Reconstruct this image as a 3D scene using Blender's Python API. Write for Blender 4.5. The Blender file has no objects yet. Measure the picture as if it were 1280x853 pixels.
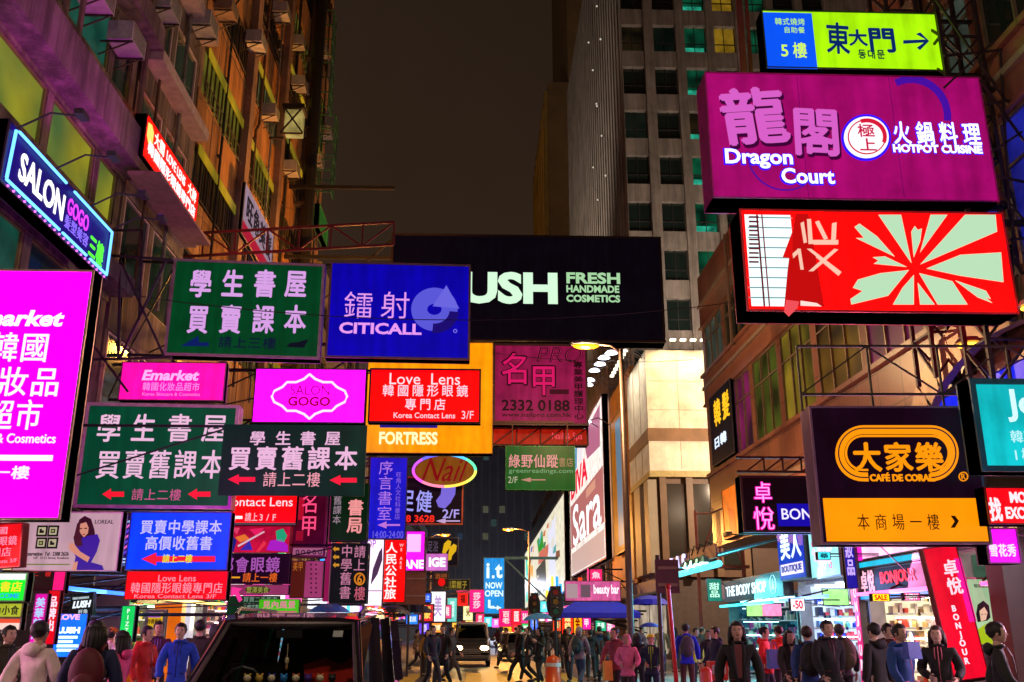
import bpy, bmesh, math, random
from mathutils import Vector, Matrix, Euler
R = math.radians
PI = math.pi
scn = bpy.context.scene
col = scn.collection

# ------------------------------------------------------------------ camera
F = 1180.0
PITCH, YAW = 16.95, 2.0
CAMZ = 1.65
cd = bpy.data.cameras.new('camera')
cd.sensor_width = 36.0
cd.lens = 36.0 * F / 1280.0
cd.clip_start = .1
cd.clip_end = 2000
cam = bpy.data.objects.new('camera', cd)
col.objects.link(cam)
cam.location = (0, 0, CAMZ)
cam.rotation_euler = (R(90 + PITCH), 0, R(-YAW))
scn.camera = cam
CM = Euler((R(90 + PITCH), 0, R(-YAW))).to_matrix()

# ------------------------------------------------------------------ night sky
wd = bpy.data.worlds.new('World')
scn.world = wd
wd.use_nodes = True
wn, wl = wd.node_tree.nodes, wd.node_tree.links
wn.clear()
wo = wn.new('ShaderNodeOutputWorld')
wb = wn.new('ShaderNodeBackground')
wt = wn.new('ShaderNodeTexCoord')
ws = wn.new('ShaderNodeSeparateXYZ')
wr = wn.new('ShaderNodeValToRGB')
wl.new(wt.outputs['Generated'], ws.inputs[0])
wl.new(ws.outputs['Z'], wr.inputs[0])
wr.color_ramp.elements[0].position = 0.0
wr.color_ramp.elements[0].color = (.044, .024, .014, 1)
wr.color_ramp.elements[1].position = .75
wr.color_ramp.elements[1].color = (.0125, .0076, .0048, 1)
wno = wn.new('ShaderNodeTexNoise')
wno.inputs['Scale'].default_value = 2.2
wno.inputs['Detail'].default_value = 5
wmr = wn.new('ShaderNodeMapRange')
wmr.inputs[1].default_value = .3
wmr.inputs[2].default_value = .7
wmr.inputs[3].default_value = .78
wmr.inputs[4].default_value = 1.25
wmx = wn.new('ShaderNodeMix')
wmx.data_type = 'RGBA'
wmx.blend_type = 'MULTIPLY'
wmx.inputs[0].default_value = 1
wl.new(wt.outputs['Generated'], wno.inputs['Vector'])
wl.new(wno.outputs['Fac'], wmr.inputs[0])
wl.new(wr.outputs[0], wmx.inputs[6])
wl.new(wmr.outputs[0], wmx.inputs[7])
wl.new(wmx.outputs[2], wb.inputs['Color'])
wb.inputs['Strength'].default_value = 1.0
wl.new(wb.outputs[0], wo.inputs[0])

scn.view_settings.view_transform = 'Standard'
scn.view_settings.look = 'None'
scn.view_settings.exposure = 0
scn.view_settings.gamma = 1
scn.cycles.use_denoising = True
scn.cycles.max_bounces = 5
scn.cycles.diffuse_bounces = 3
scn.cycles.glossy_bounces = 3
scn.cycles.transparent_max_bounces = 6
scn.cycles.sample_clamp_indirect = 3
scn.cycles.use_light_tree = True

# ------------------------------------------------------------------ pixel <-> world
def ray(px, py):
    return CM @ Vector(((px - 640) / F, -(py - 426.5) / F, -1))
def at(px, py, Y):
    d = ray(px, py)
    return Vector((0, 0, CAMZ)) + d * (Y / d.y)
def atx(px, py, X):
    d = ray(px, py)
    return Vector((0, 0, CAMZ)) + d * (X / d.x)

# ------------------------------------------------------------------ materials
def lin(h):
    if not isinstance(h, str):
        return h
    h = h.lstrip('#')
    out = []
    for i in (0, 2, 4):
        c = int(h[i:i + 2], 16) / 255
        out.append(c / 12.92 if c <= .04045 else ((c + .055) / 1.055) ** 2.4)
    return tuple(out)

_mats = {}
def mat(c, rough=.6, metal=0., var=.3, scale=4., spec=.5, bump=0., coat=0., streak=0.):
    """painted or bare surface with uneven dirt"""
    c = lin(c)
    k = ('m', tuple(round(x, 4) for x in c), rough, metal, var, scale, spec, bump, coat, streak)
    if k in _mats:
        return _mats[k]
    m = bpy.data.materials.new('surface')
    m.use_nodes = True
    n, l = m.node_tree.nodes, m.node_tree.links
    b = n['Principled BSDF']
    b.inputs['Roughness'].default_value = rough
    b.inputs['Metallic'].default_value = metal
    b.inputs['Specular IOR Level'].default_value = spec
    b.inputs['Coat Weight'].default_value = coat
    if var > 0:
        t = n.new('ShaderNodeTexCoord')
        no = n.new('ShaderNodeTexNoise')
        no.inputs['Scale'].default_value = scale
        no.inputs['Detail'].default_value = 6
        no.inputs['Roughness'].default_value = .65
        l.new(t.outputs['Object'], no.inputs['Vector'])
        r = n.new('ShaderNodeValToRGB')
        r.color_ramp.elements[0].position = .3
        r.color_ramp.elements[1].position = .7
        r.color_ramp.elements[0].color = tuple(x * (1 - var) for x in c) + (1,)
        r.color_ramp.elements[1].color = tuple(min(1, x * (1 + var * .6)) for x in c) + (1,)
        l.new(no.outputs['Fac'], r.inputs[0])
        if streak:                                   # rain streaks and soot that run down the wall
            mp = n.new('ShaderNodeMapping')
            mp.inputs['Scale'].default_value = (1, 1, .07)
            n2 = n.new('ShaderNodeTexNoise')
            n2.inputs['Scale'].default_value = 2.6
            n2.inputs['Detail'].default_value = 8
            n2.inputs['Roughness'].default_value = .75
            r2 = n.new('ShaderNodeValToRGB')
            r2.color_ramp.elements[0].position = .40
            r2.color_ramp.elements[1].position = .62
            r2.color_ramp.elements[0].color = (1 - streak,) * 3 + (1,)
            r2.color_ramp.elements[1].color = (1, 1, 1, 1)
            mx = n.new('ShaderNodeMix')
            mx.data_type = 'RGBA'
            mx.blend_type = 'MULTIPLY'
            mx.inputs[0].default_value = 1
            l.new(t.outputs['Object'], mp.inputs[0])
            l.new(mp.outputs[0], n2.inputs['Vector'])
            l.new(n2.outputs['Fac'], r2.inputs[0])
            l.new(r.outputs[0], mx.inputs[6])
            l.new(r2.outputs[0], mx.inputs[7])
            l.new(mx.outputs[2], b.inputs['Base Color'])
        else:
            l.new(r.outputs[0], b.inputs['Base Color'])
        if bump:
            bp = n.new('ShaderNodeBump')
            bp.inputs['Strength'].default_value = bump
            bp.inputs['Distance'].default_value = .02
            l.new(no.outputs['Fac'], bp.inputs['Height'])
            l.new(bp.outputs[0], b.inputs['Normal'])
    else:
        b.inputs['Base Color'].default_value = (*c, 1)
    _mats[k] = m
    return m

def glow(c, s=1., var=.12, scale=1.3, sample=True, rough=.35, base=None):
    """something that emits"""
    c = lin(c)
    k = ('e', tuple(round(x, 4) for x in c), s, var, scale, sample, rough)
    if k in _mats:
        return _mats[k]
    m = bpy.data.materials.new('lit')
    m.use_nodes = True
    n, l = m.node_tree.nodes, m.node_tree.links
    b = n['Principled BSDF']
    b.inputs['Base Color'].default_value = (*(x * .05 for x in c), 1) if base is None else (*base, 1)
    b.inputs['Roughness'].default_value = rough
    b.inputs['Specular IOR Level'].default_value = .12
    b.inputs['Emission Color'].default_value = (*c, 1)
    if var > 0:
        t = n.new('ShaderNodeTexCoord')
        no = n.new('ShaderNodeTexNoise')
        no.inputs['Scale'].default_value = scale
        no.inputs['Detail'].default_value = 5
        no.inputs['Roughness'].default_value = .6
        l.new(t.outputs['Object'], no.inputs['Vector'])
        mr = n.new('ShaderNodeMapRange')
        mr.inputs[1].default_value = .25
        mr.inputs[2].default_value = .75
        mr.inputs[3].default_value = s * (1 - var * 1.5)
        mr.inputs[4].default_value = s * (1 + var)
        l.new(no.outputs['Fac'], mr.inputs[0])
        if sample and scale == 1.3:                  # tubes behind the sheet
            wv = n.new('ShaderNodeTexWave')
            wv.bands_direction = 'X'
            wv.inputs['Scale'].default_value = .9
            wv.inputs['Distortion'].default_value = 2.2
            wv.inputs['Detail'].default_value = 1
            m2 = n.new('ShaderNodeMapRange')
            m2.inputs[3].default_value = .93
            m2.inputs[4].default_value = 1.04
            mu = n.new('ShaderNodeMath')
            mu.operation = 'MULTIPLY'
            l.new(t.outputs['Object'], wv.inputs['Vector'])
            l.new(wv.outputs['Fac'], m2.inputs[0])
            mp = n.new('ShaderNodeMapping')               # rain dirt on the sheet
            mp.inputs['Scale'].default_value = (1, 1, .12)
            n3 = n.new('ShaderNodeTexNoise')
            n3.inputs['Scale'].default_value = 4.5
            n3.inputs['Detail'].default_value = 7
            m3 = n.new('ShaderNodeMapRange')
            m3.inputs[1].default_value = .36
            m3.inputs[2].default_value = .56
            m3.inputs[3].default_value = .84
            m3.inputs[4].default_value = 1.02
            mu2 = n.new('ShaderNodeMath')
            mu2.operation = 'MULTIPLY'
            l.new(t.outputs['Object'], mp.inputs[0])
            l.new(mp.outputs[0], n3.inputs['Vector'])
            l.new(n3.outputs['Fac'], m3.inputs[0])
            l.new(mr.outputs[0], mu.inputs[0])
            l.new(m2.outputs[0], mu.inputs[1])
            l.new(mu.outputs[0], mu2.inputs[0])
            l.new(m3.outputs[0], mu2.inputs[1])
            l.new(mu2.outputs[0], b.inputs['Emission Strength'])
        else:
            l.new(mr.outputs[0], b.inputs['Emission Strength'])
    else:
        b.inputs['Emission Strength'].default_value = s
    m.cycles.emission_sampling = 'AUTO' if sample else 'NONE'
    _mats[k] = m
    return m

def room(c1, c2, s=1., scale=.5, seed=0.):
    """window of a lit room: two colours of light that drift across it, with darker furniture"""
    k = ('r', c1, c2, s, scale, seed)
    if k in _mats:
        return _mats[k]
    m = glow(c1, s, .22, scale * 1.5 + seed * .001, False).copy()
    n, l = m.node_tree.nodes, m.node_tree.links
    t = n.new('ShaderNodeTexCoord')
    mp = n.new('ShaderNodeMapping')
    mp.inputs['Location'].default_value = (seed, seed * 2.3, seed)
    no = n.new('ShaderNodeTexNoise')
    no.inputs['Scale'].default_value = scale
    no.inputs['Detail'].default_value = .5
    r = n.new('ShaderNodeValToRGB')
    r.color_ramp.elements[0].position = .3
    r.color_ramp.elements[1].position = .7
    r.color_ramp.elements[0].color = (*lin(c1), 1)
    r.color_ramp.elements[1].color = (*lin(c2), 1)
    l.new(t.outputs['Object'], mp.inputs[0])
    l.new(mp.outputs[0], no.inputs['Vector'])
    l.new(no.outputs['Fac'], r.inputs[0])
    l.new(r.outputs[0], n['Principled BSDF'].inputs['Emission Color'])
    m.cycles.emission_sampling = 'NONE'
    _mats[k] = m
    return m

def tiles(c, c2, w, h, axis='yz', rough=.5, var=.35):
    """tiled wall: tile w x h metres, axis says which plane it lies in"""
    k = ('t', lin(c), lin(c2), w, h, axis, rough)
    if k in _mats:
        return _mats[k]
    c, c2 = lin(c), lin(c2)
    m = bpy.data.materials.new('tiled')
    m.use_nodes = True
    n, l = m.node_tree.nodes, m.node_tree.links
    b = n['Principled BSDF']
    b.inputs['Roughness'].default_value = rough
    t = n.new('ShaderNodeTexCoord')
    s = n.new('ShaderNodeSeparateXYZ')
    cb = n.new('ShaderNodeCombineXYZ')
    l.new(t.outputs['Object'], s.inputs[0])
    l.new(s.outputs['Y' if axis == 'yz' else 'X'], cb.inputs[0])
    l.new(s.outputs['Z'], cb.inputs[1])
    br = n.new('ShaderNodeTexBrick')
    br.offset = 0
    br.inputs['Scale'].default_value = 1
    br.inputs['Brick Width'].default_value = w
    br.inputs['Row Height'].default_value = h
    br.inputs['Mortar Size'].default_value = .018
    br.inputs['Color1'].default_value = (*c, 1)
    br.inputs['Color2'].default_value = (*c2, 1)
    br.inputs['Mortar'].default_value = (*(x * .35 for x in c), 1)
    l.new(cb.outputs[0], br.inputs['Vector'])
    no = n.new('ShaderNodeTexNoise')
    no.inputs['Scale'].default_value = .9
    no.inputs['Detail'].default_value = 7
    l.new(t.outputs['Object'], no.inputs['Vector'])
    mx = n.new('ShaderNodeMix')
    mx.data_type = 'RGBA'
    mx.blend_type = 'MULTIPLY'
    mx.inputs[0].default_value = 1
    r = n.new('ShaderNodeValToRGB')
    r.color_ramp.elements[0].position = .3
    r.color_ramp.elements[1].position = .72
    r.color_ramp.elements[0].color = (1 - var,) * 3 + (1,)
    r.color_ramp.elements[1].color = (1, 1, 1, 1)
    l.new(no.outputs['Fac'], r.inputs[0])
    l.new(br.outputs['Color'], mx.inputs[6])
    l.new(r.outputs[0], mx.inputs[7])
    l.new(mx.outputs[2], b.inputs['Base Color'])
    _mats[k] = m
    return m

def glass(c=(.01, .02, .018), rough=.08):
    k = ('g', c, rough)
    if k not in _mats:
        m = bpy.data.materials.new('window_glass')
        m.use_nodes = True
        b = m.node_tree.nodes['Principled BSDF']
        b.inputs['Base Color'].default_value = (*c, 1)
        b.inputs['Roughness'].default_value = rough
        b.inputs['Specular IOR Level'].default_value = .8
        _mats[k] = m
    return _mats[k]

def clear_glass(tint=(.5, .55, .55)):
    k = ('cg', tint)
    if k not in _mats:
        m = bpy.data.materials.new('clear_glass')
        m.use_nodes = True
        n, l = m.node_tree.nodes, m.node_tree.links
        n.clear()
        o = n.new('ShaderNodeOutputMaterial')
        mx = n.new('ShaderNodeMixShader')
        tr = n.new('ShaderNodeBsdfTransparent')
        tr.inputs[0].default_value = (*tint, 1)
        gl = n.new('ShaderNodeBsdfGlossy')
        gl.inputs['Roughness'].default_value = .03
        fr = n.new('ShaderNodeFresnel')
        fr.inputs[0].default_value = 1.5
        l.new(fr.outputs[0], mx.inputs[0])
        l.new(tr.outputs[0], mx.inputs[1])
        l.new(gl.outputs[0], mx.inputs[2])
        l.new(mx.outputs[0], o.inputs[0])
        _mats[k] = m
    return _mats[k]

# ------------------------------------------------------------------ mesh builder
class MB:
    def __init__(s):
        s.v, s.f, s.m, s.mats = [], [], [], []
    def mi(s, m):
        if m not in s.mats:
            s.mats.append(m)
        return s.mats.index(m)
    def add(s, vs, fs, m):
        o = len(s.v)
        i = s.mi(m)
        s.v += [tuple(x) for x in vs]
        for f in fs:
            s.f.append(tuple(o + k for k in f))
            s.m.append(i)
    def box(s, c, d, m, rot=None):
        c = Vector(c)
        hx, hy, hz = d[0] / 2, d[1] / 2, d[2] / 2
        vs = [Vector((x, y, z)) for x in (-hx, hx) for y in (-hy, hy) for z in (-hz, hz)]
        if rot is not None:
            vs = [rot @ v for v in vs]
        s.add([c + v for v in vs], [(0, 1, 3, 2), (4, 6, 7, 5), (0, 4, 5, 1), (2, 3, 7, 6), (0, 2, 6, 4), (1, 5, 7, 3)], m)
    def span(s, a, b, m):
        """box between two opposite corners"""
        s.box([(a[i] + b[i]) / 2 for i in range(3)], [abs(b[i] - a[i]) for i in range(3)], m)
    def bar(s, p, q, w, m, h=None):
        p, q = Vector(p), Vector(q)
        d = q - p
        L = d.length
        if L < 1e-5:
            return
        rot = d.to_track_quat('Z', 'Y').to_matrix()
        s.box((p + q) / 2, (w, h or w, L), m, rot)
    def tube(s, pts, r, m, n=6, taper=None):
        pts = [Vector(p) for p in pts]
        rings = []
        for i, p in enumerate(pts):
            d = (pts[min(i + 1, len(pts) - 1)] - pts[max(i - 1, 0)]).normalized()
            q = d.to_track_quat('Z', 'Y').to_matrix()
            rr = r if taper is None else taper[i]
            rings.append([p + q @ Vector((math.cos(a) * rr, math.sin(a) * rr, 0)) for a in [2 * PI * k / n for k in range(n)]])
        vs = [v for g in rings for v in g]
        fs = [(i * n + k, i * n + (k + 1) % n, (i + 1) * n + (k + 1) % n, (i + 1) * n + k) for i in range(len(pts) - 1) for k in range(n)]
        fs += [tuple(range(n))[::-1], tuple((len(pts) - 1) * n + k for k in range(n))]
        s.add(vs, fs, m)
    def prism(s, poly, y0, y1, m):
        """outline in x,z pulled along y"""
        n = len(poly)
        vs = [(x, y0, z) for x, z in poly] + [(x, y1, z) for x, z in poly]
        fs = [tuple(range(n)), tuple(range(2 * n - 1, n - 1, -1))]
        fs += [(i, i + n, (i + 1) % n + n, (i + 1) % n) for i in range(n)]
        s.add(vs, fs, m)
    def ball(s, c, r, m, nu=12, nv=8, zmin=-1.):
        if not isinstance(r, (tuple, list)):
            r = (r, r, r)
        vs, fs = [], []
        for j in range(nv + 1):
            ph = -PI / 2 + PI * j / nv
            zz = max(zmin, math.sin(ph))
            cr = math.cos(ph) if math.sin(ph) > zmin else math.cos(math.asin(zmin)) * (1 if j else 0)
            for i in range(nu):
                a = 2 * PI * i / nu
                vs.append((c[0] + r[0] * cr * math.cos(a), c[1] + r[1] * cr * math.sin(a), c[2] + r[2] * zz))
        for j in range(nv):
            for i in range(nu):
                fs.append((j * nu + i, j * nu + (i + 1) % nu, (j + 1) * nu + (i + 1) % nu, (j + 1) * nu + i))
        s.add(vs, fs, m)
    def lathe(s, prof, c, m, n=14):
        vs = [(c[0] + r * math.cos(2 * PI * i / n), c[1] + r * math.sin(2 * PI * i / n), c[2] + z) for r, z in prof for i in range(n)]
        fs = [(j * n + i, j * n + (i + 1) % n, (j + 1) * n + (i + 1) % n, (j + 1) * n + i) for j in range(len(prof) - 1) for i in range(n)]
        s.add(vs, fs, m)
    def build(s, name, parent=None, smooth=False):
        if not s.v:
            return None
        me = bpy.data.meshes.new(name)
        me.from_pydata(s.v, [], s.f)
        for m in s.mats:
            me.materials.append(m)
        me.polygons.foreach_set('material_index', s.m)
        if smooth:
            me.polygons.foreach_set('use_smooth', [True] * len(s.f))
        me.update()
        o = bpy.data.objects.new(name, me)
        col.objects.link(o)
        if parent:
            o.parent = parent
        return o

def tag(o, label, cat, group=None):
    o['label'] = label
    o['category'] = cat
    if group:
        o['group'] = group
    return o
def thing(name, label, cat, loc=(0, 0, 0), rz=0, group=None):
    o = bpy.data.objects.new(name, None)
    o.empty_display_size = .2
    col.objects.link(o)
    o.location = loc
    o.rotation_euler = (0, 0, rz)
    return tag(o, label, cat, group)
def struct(o):
    o['kind'] = 'structure'
    return o

# ------------------------------------------------------------------ lettering
_txt = {}
def text_geo(body, bold=0., res=3):
    k = (body, bold, res)
    if k in _txt:
        return _txt[k]
    c = bpy.data.curves.new('t', 'FONT')
    c.body = body
    c.offset = bold
    c.extrude = .5
    c.resolution_u = res
    o = bpy.data.objects.new('t', c)
    col.objects.link(o)
    bpy.context.view_layer.update()
    me = o.to_mesh()
    vs = [(v.co.x, v.co.y, v.co.z + .5) for v in me.vertices]
    fs = [tuple(p.vertices) for p in me.polygons]
    o.to_mesh_clear()
    bpy.data.objects.remove(o)
    bpy.data.curves.remove(c)
    _txt[k] = (vs, fs)
    return _txt[k]
def is_cjk(s):
    return any(ord(ch) > 0x2e7f for ch in s)

class Sign:
    """a sign: housing, glowing faces, lettering and its bracket, its face towards local -y"""
    def __init__(s, name, label, rect, Y=None, X=None, face='#ffffff', es=1., frame=(.05, .05, .05), th=.25, fw=.05,
                 group=None, cat='sign', back=True, yaw=0., var=.17, shape='box', sample=True, tilt=0., face_mat=None, housing=True):
        x0, y0, x1, y1 = rect
        s.uv = False
        if Y is not None:
            xm, ym = (x0 + x1) / 2, (y0 + y1) / 2
            L, Rr = at(x0, ym, Y).x, at(x1, ym, Y).x
            T, B = at(xm, y0, Y).z, at(xm, y1, Y).z
            s.c = Vector(((L + Rr) / 2, Y, (T + B) / 2))
            s.w, s.h = (Rr - L) / math.cos(R(yaw)), T - B
            rz = R(yaw)
        else:
            T, B = atx(x0, y0, X).z, atx(x0, y1, X).z
            ya, yb = atx(x0, (y0 + y1) / 2, X).y, atx(x1, (y0 + y1) / 2 if len(rect) == 4 else rect[4], X).y
            s.c = Vector((X, (ya + yb) / 2, (T + B) / 2))
            s.w, s.h = abs(yb - ya), T - B
            rz = R(90) if X < 0 else R(-90)
            s.uv = True
        s.rz = rz
        s.root = thing(name, label, cat, s.c, rz, group)
        s.root.rotation_euler = (0, R(tilt), rz)
        s.M = Matrix.Rotation(rz, 3, 'Z')
        s.N = s.M @ Vector((0, -1, 0))
        s.th = th
        s.fy = 0.0
        s.layers = {}
        hx, hz = s.w / 2, s.h / 2
        fm = face_mat or glow(face, es, var, 1.3, sample)
        s.fm = fm
        if not housing:
            return
        b = MB()
        fmat = mat(frame, .4, .3)
        if shape == 'oval':
            n = 40
            b.prism([(hx * math.cos(2 * PI * i / n), hz * math.sin(2 * PI * i / n)) for i in range(n)], .012, th - .012, fmat)
            b.build('housing', s.root)
            p = MB()
            p.prism([(hx * .95 * math.cos(2 * PI * i / n), hz * .93 * math.sin(2 * PI * i / n)) for i in range(n)], 0, .011, fm)
            p.build('face', s.root)
        else:
            b.span((-hx, .012, -hz), (hx, th - .012, hz), fmat)
            if fw > 0:
                for z in (-hz + fw / 2, hz - fw / 2):
                    b.box((0, th / 2, z), (s.w, th + .04, fw), fmat)
                for x in (-hx + fw / 2, hx - fw / 2):
                    b.box((x, th / 2, 0), (fw, th + .04, s.h - 2 * fw), fmat)
            b.build('housing', s.root)
            p = MB()
            p.span((-hx + fw + .002, 0, -hz + fw + .002), (hx - fw - .002, .010, hz - fw - .002), fm)
            p.build('face', s.root)
            if back:
                p = MB()
                p.span((-hx + fw + .002, th - .010, -hz + fw + .002), (hx - fw - .002, th, hz - fw - .002), fm)
                p.build('face', s.root)
    def loc(s, px, py):
        if s.uv:
            return (-s.w / 2 + px * s.w, s.h / 2 - py * s.h)
        d = ray(px, py)
        o = Vector((0, 0, CAMZ))
        t = (s.c - o).dot(s.N) / d.dot(s.N)
        p = s.M.inverted() @ (o + d * t - s.c)
        return (p.x, p.z)
    def bx(s, b):
        xm, ym = (b[0] + b[2]) / 2, (b[1] + b[3]) / 2
        return s.loc(b[0], ym)[0], s.loc(xm, b[3])[1], s.loc(b[2], ym)[0], s.loc(xm, b[1])[1]
    def mb(s, name, c, es, unlit=False):
        k = (name, c, es, unlit)
        if k not in s.layers:
            s.layers[k] = (MB(), mat(c, .5, 0, .15) if unlit else glow(c, es, 0, 1, False))
        return s.layers[k]
    def rect(s, b, c, es=1., lay=1, name='panel', unlit=False, big=False):
        x0, z0, x1, z1 = s.bx(b)
        m, mm = s.mb(name, c, es, unlit)
        if big:
            mm = glow(c, es, .1, 1.1, True)
        m.span((x0, -.006 * lay, z0), (x1, .002, z1), mm)
        return s
    def poly(s, pts, c, es=1., lay=1, name='emblem', unlit=False):
        m, mm = s.mb(name, c, es, unlit)
        m.prism([s.loc(*p) for p in pts], -.006 * lay, .002, mm)
        return s
    def arrow(s, b, c, es=1., lay=1, left=True, shaft=.45, head=.4):
        x0, y0, x1, y1 = b
        if not left:
            x0, x1 = x1, x0
        ym = (y0 + y1) / 2
        hy = (y1 - y0) / 2 * shaft
        xh = x0 + (x1 - x0) * head
        return s.poly([(x0, ym), (xh, y0), (xh, ym - hy), (x1, ym - hy), (x1, ym + hy), (xh, ym + hy), (xh, y1)], c, es, lay, 'arrow')
    def ring(s, cx, cy, rx, ry, wd, c, es=1., a0=0, a1=360, lay=1, name='emblem', n=36):
        m, mm = s.mb(name, c, es)
        full = abs(a1 - a0) >= 360
        k = max(4, int(n * abs(a1 - a0) / 360))
        for i in range(k):
            q = []
            for a, e in ((i, 0), (i + 1, 0), (i + 1, 1), (i, 1)):
                t = R(a0 + (a1 - a0) * a / k)
                q.append(s.loc(cx + (rx - e * wd) * math.cos(t), cy - (ry - e * wd) * math.sin(t)))
            m.prism(q, -.006 * lay, .002, mm)
        return s
    def line(s, pts, wd, c, es=1., lay=1, name='outline', r3=None):
        m, mm = s.mb(name, c, es)
        P = [Vector((s.loc(*p)[0], -.006 * lay - .01, s.loc(*p)[1])) for p in pts]
        m.tube(P, wd, mm, 5)
        return s
    def text(s, body, b, c, es=1., bold=0., shear=0., cell=None, vert=False, lay=2, unlit=False, res=3, rot=0.):
        m, mm = s.mb('lettering', c, es, unlit)
        x0, z0, x1, z1 = s.bx(b)
        dep = -.006 * lay
        def put(geo, sx, sy, ox, oz, dd=0.):
            vs, fs = geo
            ca, sa = math.cos(R(rot)), math.sin(R(rot))
            xm, zm = (x0 + x1) / 2, (z0 + z1) / 2
            V = []
            for x, y, z in vs:
                X, Z = ox + x * sx + shear * y * sy, oz + y * sy
                if rot:
                    X, Z = xm + (X - xm) * ca - (Z - zm) * sa, zm + (X - xm) * sa + (Z - zm) * ca
                V.append((X, .001 + (dep - dd - .001) * z, Z))
            m.add(V, fs, mm)
        if is_cjk(body) or vert:
            n = len(body)
            for i, ch in enumerate(body):
                if ch == ' ':
                    continue
                if vert:
                    ch_h = (z1 - z0) / n
                    cz1 = z1 - i * ch_h
                    cx0, cx1, cz0 = x0, x1, cz1 - ch_h * (cell or .95)
                else:
                    cw = (x1 - x0) / n
                    u = cell or .95
                    cx0 = x0 + i * cw + cw * (1 - u) / 2
                    cx1, cz0, cz1 = cx0 + cw * u, z0, z1
                if is_cjk(ch):
                    g = text_geo(ch, min(bold, 0), res)
                    sx, sy = (cx1 - cx0) / .99, (cz1 - cz0) / .97
                    for q, (ax, az) in enumerate(((0, 0),) if bold < .004 else ((0, 0), (1, 0), (-1, 0), (0, 1), (0, -1), (.7, .7), (-.7, .7), (.7, -.7), (-.7, -.7))[:5 if bold < .035 else 9]):
                        put(g, sx, sy, cx0 + ax * bold * .8 * sx, cz0 + .1 * sy + az * bold * .7 * sy, q * .0005)
                else:
                    g = text_geo(ch, bold, res)
                    gx = [v[0] for v in g[0]]
                    gw = max(gx) - min(gx)
                    sy = (cz1 - cz0) / .97
                    sx = min(sy * .9, (cx1 - cx0) / max(gw, .3))
                    put(g, sx, sy, (cx0 + cx1) / 2 - (min(gx) + gw / 2) * sx, cz0 + .1 * sy)
        else:
            g = text_geo(body, bold, res)
            gx, gy = [v[0] for v in g[0]], [v[1] for v in g[0]]
            sx = (x1 - x0) / (max(gx) - min(gx))
            sy = (z1 - z0) / (max(gy) - min(gy))
            if shear:
                sx *= .93
            put(g, sx, sy, x0 - min(gx) * sx, z0 - min(gy) * sy)
        return s
    def arm(s, wallx, zs=(1, -1), w=.06, c=(.03, .025, .03), truss=False, dy=None):
        """steel bracket from the end of the sign to the wall it hangs from"""
        m = MB()
        mm = mat(c, .5, .6)
        e = -s.w / 2 if wallx < s.c.x else s.w / 2
        far = wallx - s.c.x
        y = s.th / 2 if dy is None else dy
        for z in zs:
            m.bar((e * (1.0 if not truss else -1), y, z * (s.h / 2 - .04) if not truss else z), (far, y, z * (s.h / 2 - .04) if not truss else z), w, mm)
        if truss:
            n = max(2, int(abs(far) * 1.0))
            a, bq = min(zs), max(zs)
            L = far + e
            for i in range(n):
                xa, xb = -e + L * i / n, -e + L * (i + 1) / n
                m.bar((xa, y, a), (xb, y, bq), w * .6, mm)
                m.bar((xb, y, a), (xb, y, bq), w * .6, mm)
        else:
            m.bar((e, y, s.h / 2 - .1), (far, y, -s.h / 2 + .1), w * .6, mm)
        m.build('bracket', s.root)
        return s
    def done(s):
        for (name, *_), (m, mm) in s.layers.items():
            m.build(name, s.root)
        return s

# ================================================================== ground
def wb(m, name, root, smooth=False):
    """part modelled in world coordinates, parented to a thing that stands elsewhere"""
    o = m.build(name, root, smooth)
    if o:
        o.location = -Vector(root.location)
    return o

def asphalt():
    m = mat((.045, .043, .042), .42, 0, .45, 1.2, .5, .25)
    return m
g = MB(); g.span((-400, -60, -.3), (400, 700, -.02), mat((.06, .058, .055), .8)); struct(g.build('ground'))
g = MB(); g.add([(-3.25, -20, 0), (3.85, -20, 0), (3.85, 320, 0), (-3.25, 320, 0)], [(0, 1, 2, 3)], asphalt()); struct(g.build('road'))
g = MB(); g.add([(3.85, 37.5, -.004), (80, 37.5, -.004), (80, 48.5, -.004), (3.85, 48.5, -.004)], [(0, 1, 2, 3)], asphalt()); struct(g.build('side_road'))
pav = tiles((.16, .13, .12), (.2, .17, .15), .4, .4, 'yz', .5)
pm = mat((.2, .18, .17), .55, 0, .4, 2.)
km = mat((.3, .29, .28), .7, 0, .3, 3)
for x0, x1, y0, y1 in ((-9.6, -3.4, -20, 320), (4.0, 13, -20, 37.2), (4.0, 13, 48.8, 320)):
    g = MB(); g.span((x0, y0, -.02), (x1, y1, .13), pm); struct(g.build('pavement'))
    kx = (x1, x1 + .15) if x1 < 0 else (x0 - .15, x0)
    g = MB(); g.span((kx[0], y0, -.02), (kx[1], y1, .125), km); struct(g.build('kerb'))
yl = mat((.55, .38, .03), .55, 0, .45, 5)
wl_ = mat((.6, .6, .58), .55, 0, .4, 5)
g = MB()
for i in range(6):
    x = -2.6 + i * 1.1
    g.span((x, 30.5, .001), (x + .55, 38.5, .004), yl)
struct(g.build('road_markings'))
g = MB()
for y in range(56, 200, 9):
    g.span((.25, y, .001), (.35, y + 4, .004), wl_)
g.span((-2.6, 52, .001), (3.4, 52.3, .004), wl_)
struct(g.build('lane_lines'))

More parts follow.
